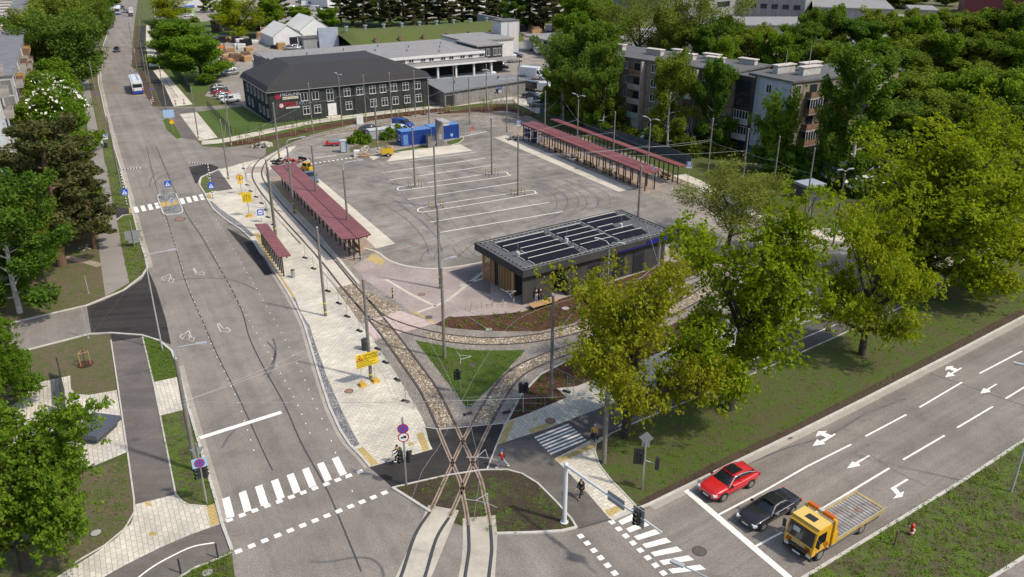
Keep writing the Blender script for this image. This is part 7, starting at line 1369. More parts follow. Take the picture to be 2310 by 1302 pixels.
for c_, p, lab in (('dark', (1950, 580), 'dark car half hidden behind the round tree'), ('white', (1965, 615), 'white car right of the round tree'), ('silver', (1990, 648), 'silver car nearest us right of the round tree')): car('sedan', c_, g('A', *p), PK, lab)
car('hatch', 'white', g('A', 405, 610), UP, 'white car parked under the trees by the left apartment block')
for k, c_, cr_, p, h, lab in (('suv', 'dark', 'Y', (800, 165), .5, 'dark SUV parked in front of the planting strip'), ('van', 'blue', 'Y', (1215, 100), 2.65 + math.pi, 'blue van parked behind the containers'), ('van', 'white', 'Y', (1190, 185), 2.65 + math.pi, 'white van half hidden by the blue container'), ('sedan', 'slate', 'R', (1095, 530), -1.1, 'blue grey car beside the left platform roof'),
    ('bigvan', 'white', 'Z', (385, 605), -.35, 'white van with a red stripe at the foot of the striped tower'), ('sedan', 'dark', 'Z', (300, 605), -.35, 'dark car left of the white van by the tower'), ('sedan', 'navy', 'Z', (470, 595), -.35, 'dark blue car right of the white van by the tower'), ('suv', 'silver', 'Z', (465, 650), .4, 'silver estate car in the middle of the yard'), ('hatch', 'white', 'Z', (270, 690), -.5, 'white car under the annex awning'), ('sedan', 'black', 'Z', (325, 710), -.3, 'black car in front of the annex awning'), ('suv', 'white', 'Z', (180, 785), .3, 'white SUV before the loading dock'), ('sedan', 'slate', 'Z', (545, 838), -.8, 'grey saloon behind the brick garage'), ('bigvan', 'black', 'Z', (622, 940), 2.1, 'black van at the right end of the brick garage'), ('bigvan', 'white', 'Z', (905, 890), 2.3, 'white van half hidden by the tall trees'), ('sedan', 'navy', 'Z', (650, 1025), -.6, 'navy car right of the brick garage'), ('sedan', 'silver', 'Z', (728, 1112), .1, 'silver car at the end of the panel fence'), ('bigvan', 'white', 'Z', (870, 335), -.5, 'white van in front of the grey gabled shed'), ('sedan', 'black', 'Z', (505, 378), -.5, 'black car behind the striped tower'), ('bigvan', 'white', 'Z', (1040, 1000), 2.4, 'white van behind the tall clump of trees'),
    ('hatch', 'white', 'W', (472, 210), .2, 'white car in front of the small green shop'), ('suv', 'silver', 'W', (1745, 618), .3, 'silver car left of the small cabin'), ('suv', 'white', 'W', (1815, 612), .3, 'white car touching the small cabin'), ('suv', 'white', 'W', (805, 148), .6, 'white car under the small weeping tree'), ('sedan', 'silver', 'W', (850, 175), .6, 'silver car by the small weeping tree'), ('sedan', 'navy', 'W', (1370, 110), .3, 'dark car left of the pines at the far lot'), ('bigvan', 'white', 'W', (1950, 82), .2, 'white camper in the far lot'), ('bigvan', 'white', 'W', (2060, 140), -.4, 'white van in front of the far lot campers'), ('bigvan', 'white', 'W', (1765, 135), .4, 'white van behind the fresh green trees'), ('sedan', 'navy', 'W', (1860, 38), .2, 'navy car at the top of the far lot'), ('sedan', 'dark', 'W', (1895, 48), .2, 'dark car next to the navy one in the far lot')): car(k, c_, g(cr_, *p), h, lab)
for i in range(14): car(('hatch', 'suv', 'bigvan')[i % 3], ('white', 'white', 'silver', 'dark')[i % 4], G((1905 + (i % 7) * 22 + (i // 7) * 6, 76 + (i // 7) * 22)), .6 + (i % 3) * .3, '%s vehicle of the lot seen through the right hand wood' % ORD[i], 'vehicles seen through the right hand wood')
def boxtruck(p, hd, lab, cool=True):
    t = car_proto('bigvan', 'white'); t.location = p; t.rotation_euler = (0, 0, hd); t['label'] = lab; t['category'] = 'truck'; t.name = 'box_truck'; t.scale = (1.15,) * 3
    for ch in list(t.children):
        if ch.name.startswith('box_body'): return t
    MB().box(-3.4, .9, -1.12, 1.12, .75, 2.75).build('box_body', PAINT['white'], t); MB().box(.9, 1.15, -.8, .8, 2.55, 2.85).build('cooler', M_WHITEP, t); return t
boxtruck(g('Z', 672, 825), -.45, 'white box truck crossing the yard'); boxtruck(g('Z', 690, 528), math.pi - .1 + 3.5, 'white cooler truck with a blue badge under the loading canopy'); boxtruck(g('Z', 800, 565), math.pi - .1 + 3.5, 'white box truck nearest us under the loading canopy')
tb = empty('box_trailer', g('Z', 765, 955), -.3, 'small white box trailer by the tall trees', 'trailer'); MB().box(-1.6, 1.6, -.95, .95, .5, 2.3).build('body', PAINT['white'], tb); wheel(tb, 0, -1); wheel(tb, 0, 1)
fk = empty('forklift', g('W', 890, 612), .4, 'orange forklift among the stacked pallets', 'forklift'); MB().box(-1.1, .7, -.55, .55, .3, 1.2).build('body', plain('forklift_orange', (.60, .16, .02), .5), fk); m = MB().box(-.6, .6, -.5, .5, 2.1, 2.2)
for x in (-.55, .5): m.box(x, x + .08, -.5, -.42, 1.2, 2.1); m.box(x, x + .08, .42, .5, 1.2, 2.1)
m.box(.75, .85, -.4, .4, .1, 2.8); m.build('mast', M_BLKPL, fk)
for x in (-.7, .4): wheel(fk, x, -.55, .3, .2); wheel(fk, x, .55, .3, .2)
# pallet yard stacks
rg = random.Random(11); SK = []
for i, (x, y) in enumerate(((740, 510), (770, 525), (840, 520), (890, 530), (960, 515), (1010, 520), (1060, 530), (1110, 560), (1160, 570), (1210, 560), (1265, 480), (1330, 470), (1370, 470), (1000, 645), (1090, 610), (1130, 612), (1220, 640), (840, 680), (880, 660), (945, 720), (1040, 720), (1100, 705), (1180, 700), (1000, 765), (1080, 760), (1200, 765), (930, 770), (1620, 610), (1700, 575), (1300, 540), (1420, 500), (1540, 600))):
    p = g('W', x, y); m = MB(); kind = (1 if y < 590 and x not in (960, 1010) else 0) if x < 1260 else i % 3; h = rg.uniform(1.2, 2.4); mt = [M_WOOD, M_BLACK, M_WHITEP, M_RUST][(kind if not 1090 <= x <= 1130 else 2) if y < 650 else (0 if i % 2 else 3)]
    for k in range(int(h / .35)): m.box(-1.3, 1.3, -.9 + rg.uniform(-.1, .1), .9, k * .35, k * .35 + .27); m.box(-1.2, 1.2, -.7, .7, k * .35 + .27, k * .35 + .35)
    o = m.build('goods_stack', mt); o.location = p; o.rotation_euler.z = IND.a + rg.uniform(-.3, .3); SK.append(o)
for i, o in enumerate(sorted(SK, key=lambda q: (q.location.x))): tag(o, '%s stack of goods counted from the left in the pallet yard' % (ORD + ['twenty first', 'twenty second', 'twenty third', 'twenty fourth', 'twenty fifth', 'twenty sixth', 'twenty seventh', 'twenty eighth', 'twenty ninth', 'thirtieth', 'thirty first', 'thirty second'])[i], 'stack', 'goods stacked in the pallet yard')
for i, (x, y) in enumerate(((500, 270), (560, 275), (610, 290), (660, 300), (700, 300), (470, 290), (540, 330), (690, 345))):
    o = MB().box(-2, 2, -1, 1, 0, 1.6).box(-1.5, 1.2, -.8, .6, 1.6, 2.4).build('goods_stack', [M_RUST, M_WHITEP, M_BLACK, M_WOOD][i % 4]); o.location = g('Z', x, y); o.rotation_euler.z = rg.uniform(0, 1); tag(o, '%s crate stack from the left behind the striped tower' % ORD[sorted([500, 560, 610, 660, 700, 470, 540, 690]).index(x)], 'stack', 'crate stacks behind the striped tower')
sg = empty('yard_sign', g('W', 1450, 490), IND.a - .5, 'white framed stand with an orange panel beside the left tent', 'sign'); MB().box(-1.9, 1.9, -.1, .1, 2.4, 4.0).build('panel', plain('orange_panel', (.55, .10, .015), .6), sg); MB().box(-2.05, 2.05, -.15, .15, 4.0, 4.2).box(-2.05, -1.9, -.15, .15, 0, 4.0).box(1.9, 2.05, -.15, .15, 0, 4.0).build('frame', M_WHITE, sg)
# ================================================================ signs and signals
M_SRED = plain('sign_bright_red', (.42, .008, .015), .5); M_SBLUE = plain('sign_bright_blue', (.015, .09, .48), .5); M_SWHITE = plain('sign_face_white', (.70, .70, .68), .5); M_SBLK = plain('sign_black', (.012, .012, .012), .6); M_SYEL = plain('sign_face_yellow', (.66, .46, .01), .5); M_SBACK = plain('sign_back_grey', (.30, .31, .31), .5, .4); M_SPALE = plain('sign_pale_blue', (.30, .46, .62), .5)
def tocam(p): return math.atan2(-p.y, -p.x)
def sign_post(base, h, hd, lab, name='road_sign', r=.045, mat=None, cat='sign'):
    t = empty(name, base, hd, lab, cat); MB().cyl((0, 0, 0), (0, 0, h), r, r, 8).build('post', mat or M_STEEL, t); return t
def disc_s(par, y, z, r, name, ring=M_SRED, face=M_SBLUE, cross=True, truck=False, x=.06):
    o = MB().cyl((x, y, z), (x + .02, y, z), r, r, 24).build(name, ring, par); MB().cyl((x + .021, y, z), (x + .026, y, z), r * .80, r * .80, 24).build('sign_face', face, o)
    if cross:
        m = MB()
        for a in (math.pi / 4, -math.pi / 4): m.obox((x + .030, y, z), (.006, r * 1.7, r * .2), 0, 0, Matrix.Rotation(a, 3, 'X'))
        m.build('cross_bars', M_SRED, o)
    if truck:
        m = MB(); m.box(x + .028, x + .034, y - .02, y + r * .5, z - .05, z + r * .32); m.box(x + .028, x + .034, y - r * .45, y - .03, z - .05, z + r * .12); m.cyl((x + .028, y - r * .25, z - .07), (x + .034, y - r * .25, z - .07), .04, k=8); m.cyl((x + .028, y + r * .3, z - .07), (x + .034, y + r * .3, z - .07), .04, k=8); m.build('truck_symbol', M_SBLK, o)
    return o
def ped_s(par, y, z, s, x=.06):
    o = MB().box(x, x + .02, y - s / 2, y + s / 2, z - s / 2, z + s / 2).build('pedestrian_sign', M_SBLUE, par); k = s * .38
    MB().add([(x + .023, y - k, z - k * .9), (x + .023, y + k, z - k * .9), (x + .023, y, z + k)], [(0, 1, 2)]).build('white_triangle', M_SWHITE, o); m = MB(); m.ball((x + .026, y, z + k * .35), s * .05, 6); m.obox((x + .026, y, z + .0), (.006, s * .1, s * .22)); m.obox((x + .026, y + s * .06, z - s * .2), (.006, s * .05, s * .22), 0, 0, Matrix.Rotation(.5, 3, 'X')); m.obox((x + .026, y - s * .06, z - s * .2), (.006, s * .05, s * .22), 0, 0, Matrix.Rotation(-.5, 3, 'X')); m.build('walker_symbol', M_SBLK, o); return o
def signal(par, x, y, z, hd=0.0, k=3):
    h = .32 * k; m = MB(); m.obox((x, y, z), (.22, .3, h), hd); o = m.build('signal_head', M_BLKPL, par); m = MB()
    for i in range(k):
        c = Vector((x, y, z - h / 2 + .16 + i * .32)) + Vector((math.cos(hd), math.sin(hd), 0)) * .115; m.cyl(c, c + Vector((math.cos(hd), math.sin(hd), 0)) * .2, .125, .125, 10, cap=False)
    m.build('visor', M_BLKPL, o); return o
b0 = g('L', 563, 765); hd = tocam(b0); t = sign_post(b0, 6.1, hd, 'round no stopping and no lorries signs above a signal head on the soil island', 'signal_post', .07, None, 'signal')
zt = atY((n('L', 540, 430)[0], n('L', 540, 430)[1]), b0.y).z; zl = atY(n('L', 545, 480), b0.y).z
disc_s(t, 0, zt, .42, 'no_stopping_sign', x=.09); disc_s(t, 0, zl, .42, 'no_lorries_sign', face=M_SWHITE, cross=False, truck=True, x=.09); zs = atY(n('L', 550, 600), b0.y).z; signal(t, .0, .28, zs, math.pi * .75); signal(t, -.1, -.3, zs, -.6)
b0 = g('J', 933, 972); hd = tocam(b0); t = sign_post(b0, atY(n('J', 887, 700), b0.y).z, hd, 'no stopping sign and signal head on the left verge at the zebra', 'signal_post', .06, None, 'signal'); z1 = atY(n('J', 900, 785), b0.y).z
MB().box(.07, .085, -.52, .52, z1 - .4, z1 + .4).build('backing_board', M_SPALE, t); disc_s(t, 0, z1, .36, 'no_stopping_sign', x=.09); z2 = atY(n('J', 890, 738), b0.y).z; m = MB(); m.add([(-.08, -.5, z2 + .3), (-.08, .5, z2 + .3), (-.08, 0, z2 - .45), (-.06, -.5, z2 + .3), (-.06, .5, z2 + .3), (-.06, 0, z2 - .45)], [(0, 1, 2), (5, 4, 3), (0, 3, 4, 1), (1, 4, 5, 2), (2, 5, 3, 0)]); m.build('sign_back', M_SBACK, t); z3 = atY(n('J', 910, 832), b0.y).z; signal(t, 0, .25, z3, math.pi * .8); signal(t, -.1, -.2, z3, -1)
# yellow roadworks board
pa, pb = G((819, 869)), G((845, 861)); dv = (pb - pa).normalized(); yaw = math.atan2(dv.y, dv.x) - math.pi / 2 + math.pi * 0; c = (pa + pb) / 2; hd = math.atan2(-dv.x, dv.y) + math.pi  # face normal
nrm = Vector((dv.y, -dv.x, 0)); hd = math.atan2(nrm.y, nrm.x); t = empty('roadworks_board', c, hd, 'big yellow board warning of roadworks on two blocks in front of a pole', 'sign'); Wb = 2.15; zl_, zh_ = atY((826, 826), c.y).z, atY((826, 796), c.y).z
MB().box(0, .03, -Wb / 2, Wb / 2, zl_, zh_).build('board', M_SYEL, t); Hb = zh_ - zl_
text('UZMANĪBU!', Hb * .19, M_SBLK, t, (.036, Wb * .16, zh_ - Hb * .17), (math.pi / 2, 0, math.pi / 2)); text('UZ CEĻA STRĀDĀ!', Hb * .19, M_SBLK, t, (.036, Wb * .14, zh_ - Hb * .38), (math.pi / 2, 0, math.pi / 2))
m = MB()
for i, (a, q) in enumerate(((.05, .55), (.02, .86), (.03, .72), (.02, .93))):
    z = zl_ + Hb * (.42 - i * .115); x0 = -Wb / 2 + Wb * a; k = 0
    while x0 < -Wb / 2 + Wb * q: l_ = .06 + .09 * ((k * 7 + i * 3) % 5) / 4; m.box(.031, .035, x0, x0 + l_, z - .035, z + .03); x0 += l_ + .04; k += 1
m.box(.031, .035, -Wb / 2 + .02, Wb / 2 - .02, zl_ + Hb * .50, zl_ + Hb * .515); m.build('small_print', M_SBLK, t)
m = MB(); s = Hb * .26; y, z = -Wb * .34, zl_ + Hb * .72; m.add([(.034, y - s, z - s * .8), (.034, y + s, z - s * .8), (.034, y, z + s)], [(0, 1, 2)]); m.add([(.036, y - s * .66, z - s * .6), (.036, y + s * .66, z - s * .6), (.036, y, z + s * .6)], [(0, 1, 2)], 1); m.box(.038, .042, y - s * .2, y + s * .1, z - s * .4, z + s * .15, 2); m.build('warning_triangle', [M_SRED, M_SYEL, M_SBLK], t)
for y in (-.66, .66): MB().cyl((-.03, y, 0), (-.03, y, zh_), .025, k=6).build('post', M_STEEL, t); MB().box(-.4, .4, y - .38, y + .38, 0, .05).box(-.25, .25, y - .25, y + .25, .05, .3).build('foot_block', plain('worn_yellow_block', (.50, .31, .04), .8, noise=.35, ns=5), t)
# striped gantries over the far zebra
for bpx, tpx, epx, spx, lab in ((n('E', 1098, 515), n('E', 1050, 195), n('E', 1215, 180), n('E', 1080, 395), 'black and white striped gantry at the left end of the far zebra'), (n('E', 1840, 452), n('E', 1795, 150), n('E', 1640, 172), n('E', 1826, 340), 'black and white striped gantry at the right end of the far zebra')):
    b0 = G(bpx); h = atY(tpx, b0.y).z; e = atY(epx, b0.y + .6); dd = Vector((e.x - b0.x, e.y - b0.y, 0)); Lr = dd.length; dd.normalize(); t = empty('zebra_gantry', b0, 0, lab, 'sign'); m = MB(); k = 26
    for i in range(k): m.cyl((0, 0, h * i / k), (0, 0, h * (i + 1) / k), .085, k=8, m=i % 2)
    m.build('post', [M_SBLK, M_SWHITE], t); m = MB(); k = 14
    for i in range(k): m.cyl(dd * Lr * i / k + Vector((0, 0, h - .05)), dd * Lr * (i + 1) / k + Vector((0, 0, h - .05)), .08, k=8, m=i % 2)
    m.build('arm', [M_SBLK, M_SWHITE], t); q = empty('x', (0, 0, 0), tocam(b0)); q.parent = t; q.name = 'sign_panel'; ped_s(q, 0, atY(spx, b0.y).z, .95, .1)
b0 = g('E', 1470, 455); t = sign_post(b0, 3.2, tocam(b0), 'blue pedestrian sign standing on the traffic island'); ped_s(t, 0, atY(n('E', 1456, 325), b0.y).z, .95)
b0 = g('E', 1440, 525); t = sign_post(b0, 3.4, tocam(b0), 'grey back of a sign on the traffic island', name='road_sign'); MB().box(-.06, -.04, -.45, .45, atY(n('E', 1425, 415), b0.y).z, atY(n('E', 1425, 380), b0.y).z).build('sign_back', M_SBACK, t)
b0 = g('E', 1500, 565); t = sign_post(b0, 1.8, tocam(b0), 'small round blue arrow sign at the near end of the traffic island'); disc_s(t, 0, 1.75, .32, 'arrow_sign', M_SWHITE, M_SBLUE, False); MB().obox((.095, 0, 1.75), (.006, .36, .1), 0, 0, Matrix.Rotation(-.7, 3, 'X')).build('arrow_symbol', M_SWHITE, t)
for bp_, zp, w_, h_, lab in (((1165, 870), (1133, 775), 1.9, 1.6, 'large grey sign back on the left verge of the main road'),):
    b0 = g('E', *bp_); t = sign_post(b0, 3.7, tocam(b0), lab, r=.07); zz = atY(n('E', *zp), b0.y).z; MB().box(-.1, -.07, -w_ / 2, w_ / 2, zz - .5, zz + .7).box(-.1, -.07, -w_ * .33, w_ * .33, zz - 1.0, zz - .55).build('sign_back', M_SBACK, t)
def board(bp, zp, w_, h_, mat, lab, r=.05, disc=False, ring=None, hd=None, body=None):
    b0 = G(bp); z = atY(zp, b0.y).z; t = sign_post(b0, z + (h_ / 2 if not disc else w_), tocam(b0) if hd is None else hd, lab, r=r)
    if disc: disc_s(t, 0, z, w_, 'sign_disc', ring or M_SRED, mat, False)
    else: MB().box(.05, .08, -w_ / 2, w_ / 2, z - h_ / 2, z + h_ / 2).build('sign_board', mat, t)
    return t, z
t, z = board(n('E', 2090, 415), n('E', 2072, 270), .5, 0, M_SYEL, 'round yellow and red roadworks sign on the pale paving', disc=True); MB().box(.05, .08, -.45, .45, z - .95, z - .6).build('sub_plate', M_SYEL, t); MB().box(-.4, .4, -.4, .4, 0, .2).build('foot_block', M_YEL, t)
MB().ball((.095, 0, z + .16), .06, 8).obox((.095, 0, z - .02), (.01, .1, .22)).obox((.095, .06, z - .2), (.01, .06, .2), 0, 0, Matrix.Rotation(.5, 3, 'X')).obox((.095, -.06, z - .2), (.01, .06, .2), 0, 0, Matrix.Rotation(-.5, 3, 'X')).build('walker_symbol', M_SBLK, t)
t, z = board(n('E', 2155, 605), n('E', 2140, 442), 1.35, 1.5, M_SYEL, 'tall yellow detour board on a yellow block beside the pale paving'); MB().box(-.45, .45, -.45, .45, 0, .06).box(-.3, .3, -.3, .3, .06, .35).build('foot_block', M_YEL, t); m = MB(); m.box(.082, .088, -.06, .0, z - .5, z + .35); m.box(.082, .088, -.35, .42, z + .28, z + .34)
for yy in (-.4, .35):
    for k in range(4): m.box(.082, .088, yy - .12, yy + .12, z - .45 + k * .18, z - .39 + k * .18)
m.build('route_drawing', M_SBLK, t)
def stop_sign(bp, zp, lab, s=.85):
    t, z = board(bp, zp, s, s * 1.3, M_SWHITE, lab); MB().box(.082, .09, -s * .44, s * .44, z - s * .28, z + s * .62).build('blue_frame', M_SBLUE, t); MB().box(.092, .098, -s * .28, s * .28, z - s * .12, z + s * .46).build('white_field', M_SWHITE, t); MB().box(.1, .106, -s * .2, s * .2, z + s * .08, z + s * .22).build('tram_symbol', M_SBLUE, t)
stop_sign(n('E', 2260, 655), n('E', 2196, 580), 'blue and white stop sign at the head of the bus shelter', 1.0); stop_sign(n('H', 985, 215), n('H', 971, 148), 'blue stop sign at the far end of the wide right roof'); stop_sign(n('H', 1915, 600), n('H', 1975, 478), 'blue stop sign at the near end of the wide right roof'); stop_sign(n('H', 2160, 560), n('H', 2156, 437), 'blue stop sign at the near end of the narrow red shelter'); stop_sign(n('A', 925, 1270), n('A', 916, 1178), 'blue stop sign on the left verge of the main road')
board(n('A', 1462, 1015), n('A', 1470, 983), 2.2, 1.7, M_SPALE, 'light blue information board by the entry of the dark office', .06); board(n('A', 1497, 1140), n('A', 1485, 1055), .5, 0, M_SYEL, 'round orange roadworks sign on the small green island', disc=True); board(n('A', 1320, 850), n('A', 1322, 770), .42, 0, M_SBLUE, 'round no stopping sign on the soil strip near the trolleybus', disc=True); board(n('A', 845, 890), n('A', 843, 812), .42, 0, M_SBLUE, 'round no stopping sign on the left verge far up', disc=True)
t, z = board(n('C', 490, 880), n('C', 490, 760), .75, .75, M_SBLUE, 'blue parking sign in front of the brick garage'); text('P', .6, M_SWHITE, t, (.09, 0, z), (math.pi / 2, 0, math.pi / 2)); MB().box(.05, .07, -.35, .35, z - 1.1, z - .5).build('sub_plate', M_SWHITE, t)
board(n('C', 750, 925), n('C', 750, 872), 1.4, 1.6, M_SWHITE, 'white board beside the silver car at the panel fence', .05)
t, z = board(n('B', 1990, 1235), n('B', 1990, 1165), .5, .5, M_SPALE, 'small pale sign on the grass tip by the containers', .04)
# right crossing: white mast arm with signals, other signals
b0 = G((1273, 1178)); hM = atY((1278, 1050), b0.y).z; eE = G((1493, 1201), hM - .1); dd = Vector((eE.x - b0.x, eE.y - b0.y, eE.z - hM)); t = empty('signal_mast', b0, 0, 'thick white signal mast with a long arm over the avenue', 'signal'); M_MAST = plain('white_mast', (.58, .58, .57), .4)
MB().cyl((0, 0, 0), (0, 0, hM + .12), .17, .15, 12).cyl((0, 0, hM + .12), (0, 0, hM + .2), .17, .1, 12).cyl((0, 0, 0), (0, 0, .06), .3, .3, 12).build('pole', M_MAST, t)
tp = Vector((0, 0, hM)); MB().cyl(tp, tp + dd * .55, .11, .09, 10).cyl(tp + dd * .55, tp + dd, .085, .06, 10).build('arm', M_MAST, t); ah = math.atan2(dd.y, dd.x)
fx = ah - math.pi / 2
def farm(px): # fraction along the arm for a picture column
    best = min((abs((lambda q: CX + F * q.x / (q.y * _c - (q.z - CAMH) * _s))(b0 + tp + dd * (k / 100)) - px), k) for k in range(101)); return best[1] / 100
s_ = farm(n('M', 325, 590)[0]); p = tp + dd * s_; m = MB(); m.obox(p + Vector((0, 0, -.05)), (.95, .06, 1.35), ah); m.build('backing_board', M_SBACK, t); q = Vector((math.cos(fx), math.sin(fx), 0)); m = MB(); m.obox(p - q * .16, (.34, .26, 1.05), ah); m.build('signal_head', M_BLKPL, t); m = MB(); m.obox(p + q * .16, (.34, .26, 1.05), ah)
for k in (-1, 0, 1): m.cyl(p + q * .29 + Vector((0, 0, .33 * k)), p + q * .48 + Vector((0, 0, .33 * k)), .13, k=10, cap=False)
m.build('signal_head', M_BLKPL, t); p = tp + dd * farm(n('M', 205, 510)[0]); m = MB(); m.obox(p, (1.5, .04, .75), ah + .0); m.build('sign_back', M_SBACK, t)
b0 = g('M', 340, 468); t = sign_post(b0, atY(n('M', 362, 178), b0.y).z, tocam(b0), 'traffic signal with a diamond sign on the avenue lawn near the red car', 'signal_post', .07, None, 'signal'); z = atY(n('M', 366, 198), b0.y).z; MB().obox((.07, 0, z), (.03, .75, .75), 0, 0, Matrix.Rotation(math.pi / 4, 3, 'X')).obox((-.07, .0, z - .65), (.02, .6, .5)).build('sign_back', M_SBACK, t); zs = atY(n('M', 378, 300), b0.y).z; m = MB(); m.obox((0, -.45, zs), (.1, .75, 1.35)); m.build('backing_board', M_BLKPL, t); signal(t, .0, -.4, zs, 1.2); z2 = atY(n('M', 310, 345), b0.y).z; signal(t, 0, .95, z2 + .3, math.pi); MB().cyl((0, 0, z2 + .5), (0, .9, z2 + .3), .035, k=6).build('bracket', M_STEEL, t)
for bp_, tp_, lab in ((n('K', 1706, 970), n('K', 1706, 825), 'slim signal post in the bright green lawn triangle'), (n('L', 1246, 340), n('L', 1240, 168), 'slim signal post in the mulch right of the branching track')):
    b0 = G(bp_); h = atY(tp_, b0.y).z; t = sign_post(b0, h, tocam(b0), lab, 'signal_post', .06, None, 'signal'); signal(t, .0, -.26, h - .45, 1.0); signal(t, -.05, .26 if 'mulch' in lab else -.3, h - .45, -.8)
hy = empty('hydrant', g('M', 1727, 700), .3, 'red fire hydrant in the weedy median', 'hydrant'); MB().cyl((0, 0, 0), (0, 0, .75), .13, k=12).ball((0, 0, .78), .16, 10).build('body', M_RED, hy); m = MB()
for s in (-1, 1): m.cyl((0, s * .1, .55), (0, s * .24, .55), .07, k=8)
m.cyl((0, 0, .2), (0, 0, .28), .17, k=12); m.build('cap', M_SWHITE, hy)
MB().cyl((0, 0, 0), (0, 0, 1.2), .06, k=8); o = MB().cyl((0, 0, 0), (0, 0, 1.25), .07, .07, 8).cyl((0, 0, 1.25), (0, 0, 1.3), .09, .06, 8).build('marker_post', M_RUST); o.location = g('M', 1642, 755); tag(o, 'short brown marker post beside the hydrant', 'post')
for i, (bp_, h) in enumerate(((n('J', 983, 1218), 1.2), (n('J', 815, 1285), 1.2))): o = MB().cyl((0, 0, 0), (0, 0, h), .06, k=8).cyl((0, 0, h), (0, 0, h + .08), .07, .03, 8).build('bollard', M_DMETAL); o.location = G(bp_); tag(o, ('slim grey bollard at the kerb of the near cycle path', 'slim grey bollard at the bottom edge beside the cycle path')[i], 'bollard')
for i, (bp_, h, lab) in enumerate(((n('E', 225, 1290), 2.6, 'leaning white post on the dry lawn'), (n('E', 370, 1290), 1.5, 'short white post in the middle of the dry lawn'), (n('E', 765, 1270), 2.2, 'white post on the lawn next to the footpath'), (n('J', 398, 225), 3.4, 'pale sign post at the kerb of the side street'), (n('J', 155, 435), 1.7, 'thin dark post at the plaza edge'))): o = MB().cyl((0, 0, 0), (-.1 if i == 0 else 0, 0, h), .05, k=6).cyl((0, 0, 0), (0, 0, .05), .12, k=8).build('post', M_LAMP if i < 4 else M_DMETAL); o.location = G(bp_); tag(o, lab, 'post')
rk = rubble(g('E', 728, 890), .8, .5, 'grey stone block on the dry lawn by the footpath', M_CONCD, 'stone_block', 6)
# portable fence panels along the track
FP = [gl('R', [(65, 350), (120, 605), (175, 700), (262, 790), (347, 890), (412, 995), (447, 1105), (532, 1222)]) + gl('K', [(690, 95), (745, 165), (838, 312), (910, 392), (965, 478), (1045, 572), (1110, 660)]), gl('K', [(1165, 690), (1215, 778), (1292, 892), (1346, 1032), (1400, 1075)])]
def fpanel(a, b, lab, grp):
    d = b - a; L_ = d.length; t = empty('fence_panel', a, math.atan2(d.y, d.x), lab, 'fence', grp); m = MB()
    for x in (.04, L_ - .04): m.cyl((x, 0, .05), (x, 0, 1.75), .02, k=5)
    for z in (.2, 1.0, 1.72): m.cyl((.04, 0, z), (L_ - .04, 0, z), .013, k=4)
    for i in range(1, 8): m.cyl((L_ * i / 8, 0, .2), (L_ * i / 8, 0, 1.72), .006, k=3, cap=False)
    m.build('frame', M_STEEL, t); MB().obox((0, 0, .08), (.75, .24, .15), .5).build('foot_block', M_TYRE, t)
k_ = 0
for pts in FP:
    for a, b in zip(pts[:-1], pts[1:]): fpanel(a, b, '%s portable fence panel from the far end along the left track' % (ORD[k_]), 'portable fence panels along the left track'); k_ += 1
for i, (a, b) in enumerate(((n('L', 920, 350), n('L', 1150, 340)), (n('L', 1150, 340), n('L', 1375, 342)), (n('L', 1500, 220), n('L', 1540, 250)))): fpanel(G(a), G(b), ('portable fence panel across the tip of the lawn triangle', 'portable fence panel before the right mulch bed', 'portable fence panel on the paving right of the mulch bed')[i], None)
for i in range(9):
    p = G(((1440 + i * 44), 838 - i * 21)); o = MB().tube([(-.5, 0, 0), (-.5, 0, .95), (.5, 0, .95), (.5, 0, 0)], .025, 5).build('railing_hoop', M_STEEL); o.location = p; o.rotation_euler.z = .42; tag(o, '%s low steel hoop from the left along the mulch by the cycle path' % ORD[i], 'railing', 'steel hoops along the mulch')
cn = 0
for bp_ in (n('Y', 1925, 185), n('Y', 2090, 145), n('Y', 2120, 120)): o = MB().cyl((0, 0, .04), (0, 0, .75), .2, .04, 10).box(-.25, .25, -.25, .25, 0, .04).build('traffic_cone', plain('cone_orange', (.6, .1, .02), .6)); o.location = G(bp_); tag(o, ('orange traffic cone touching the right container end', 'orange traffic cone in the middle of the striped tape', 'orange traffic cone at the far end of the striped tape')[cn], 'cone'); cn += 1
for i, (x, y) in enumerate(((1310, 905), (1325, 885), (1137, 560), (1140, 620), (1148, 640), (1165, 455), (1140, 520), (1210, 205), (1155, 270), (1080, 330), (1135, 420), (1137, 500))): o = MB().box(-.15, .15, -.04, .04, .1, 1.2, 1).box(-.15, .15, -.045, .045, .3, .5).box(-.15, .15, -.045, .045, .8, 1.0).box(-.25, .25, -.2, .2, 0, .1, 2).build('barrier_post', [M_SRED, M_SWHITE, M_BLKPL]); o.location = g('A', x, y); tag(o, '%s red and white barrier post counted from the near end of the road works' % ORD[sorted(range(12), key=lambda q: -(905, 885, 560, 620, 640, 455, 520, 205, 270, 330, 420, 500)[q]).index(i)], 'barrier', 'red and white posts along the road works')
for i, (x, y) in enumerate(((1518, 910), (1592, 900))): o = MB().box(-.15, .15, -.04, .04, .1, 1.3, 1).box(-.15, .15, -.045, .045, .3, .55).box(-.15, .15, -.045, .045, .85, 1.1).box(-.25, .25, -.2, .2, 0, .1, 2).build('barrier_post', [M_SRED, M_SWHITE, M_BLKPL]); o.location = g('A', x, y); tag(o, ('left', 'right')[i] + ' red and white post closing the concrete path', 'barrier')
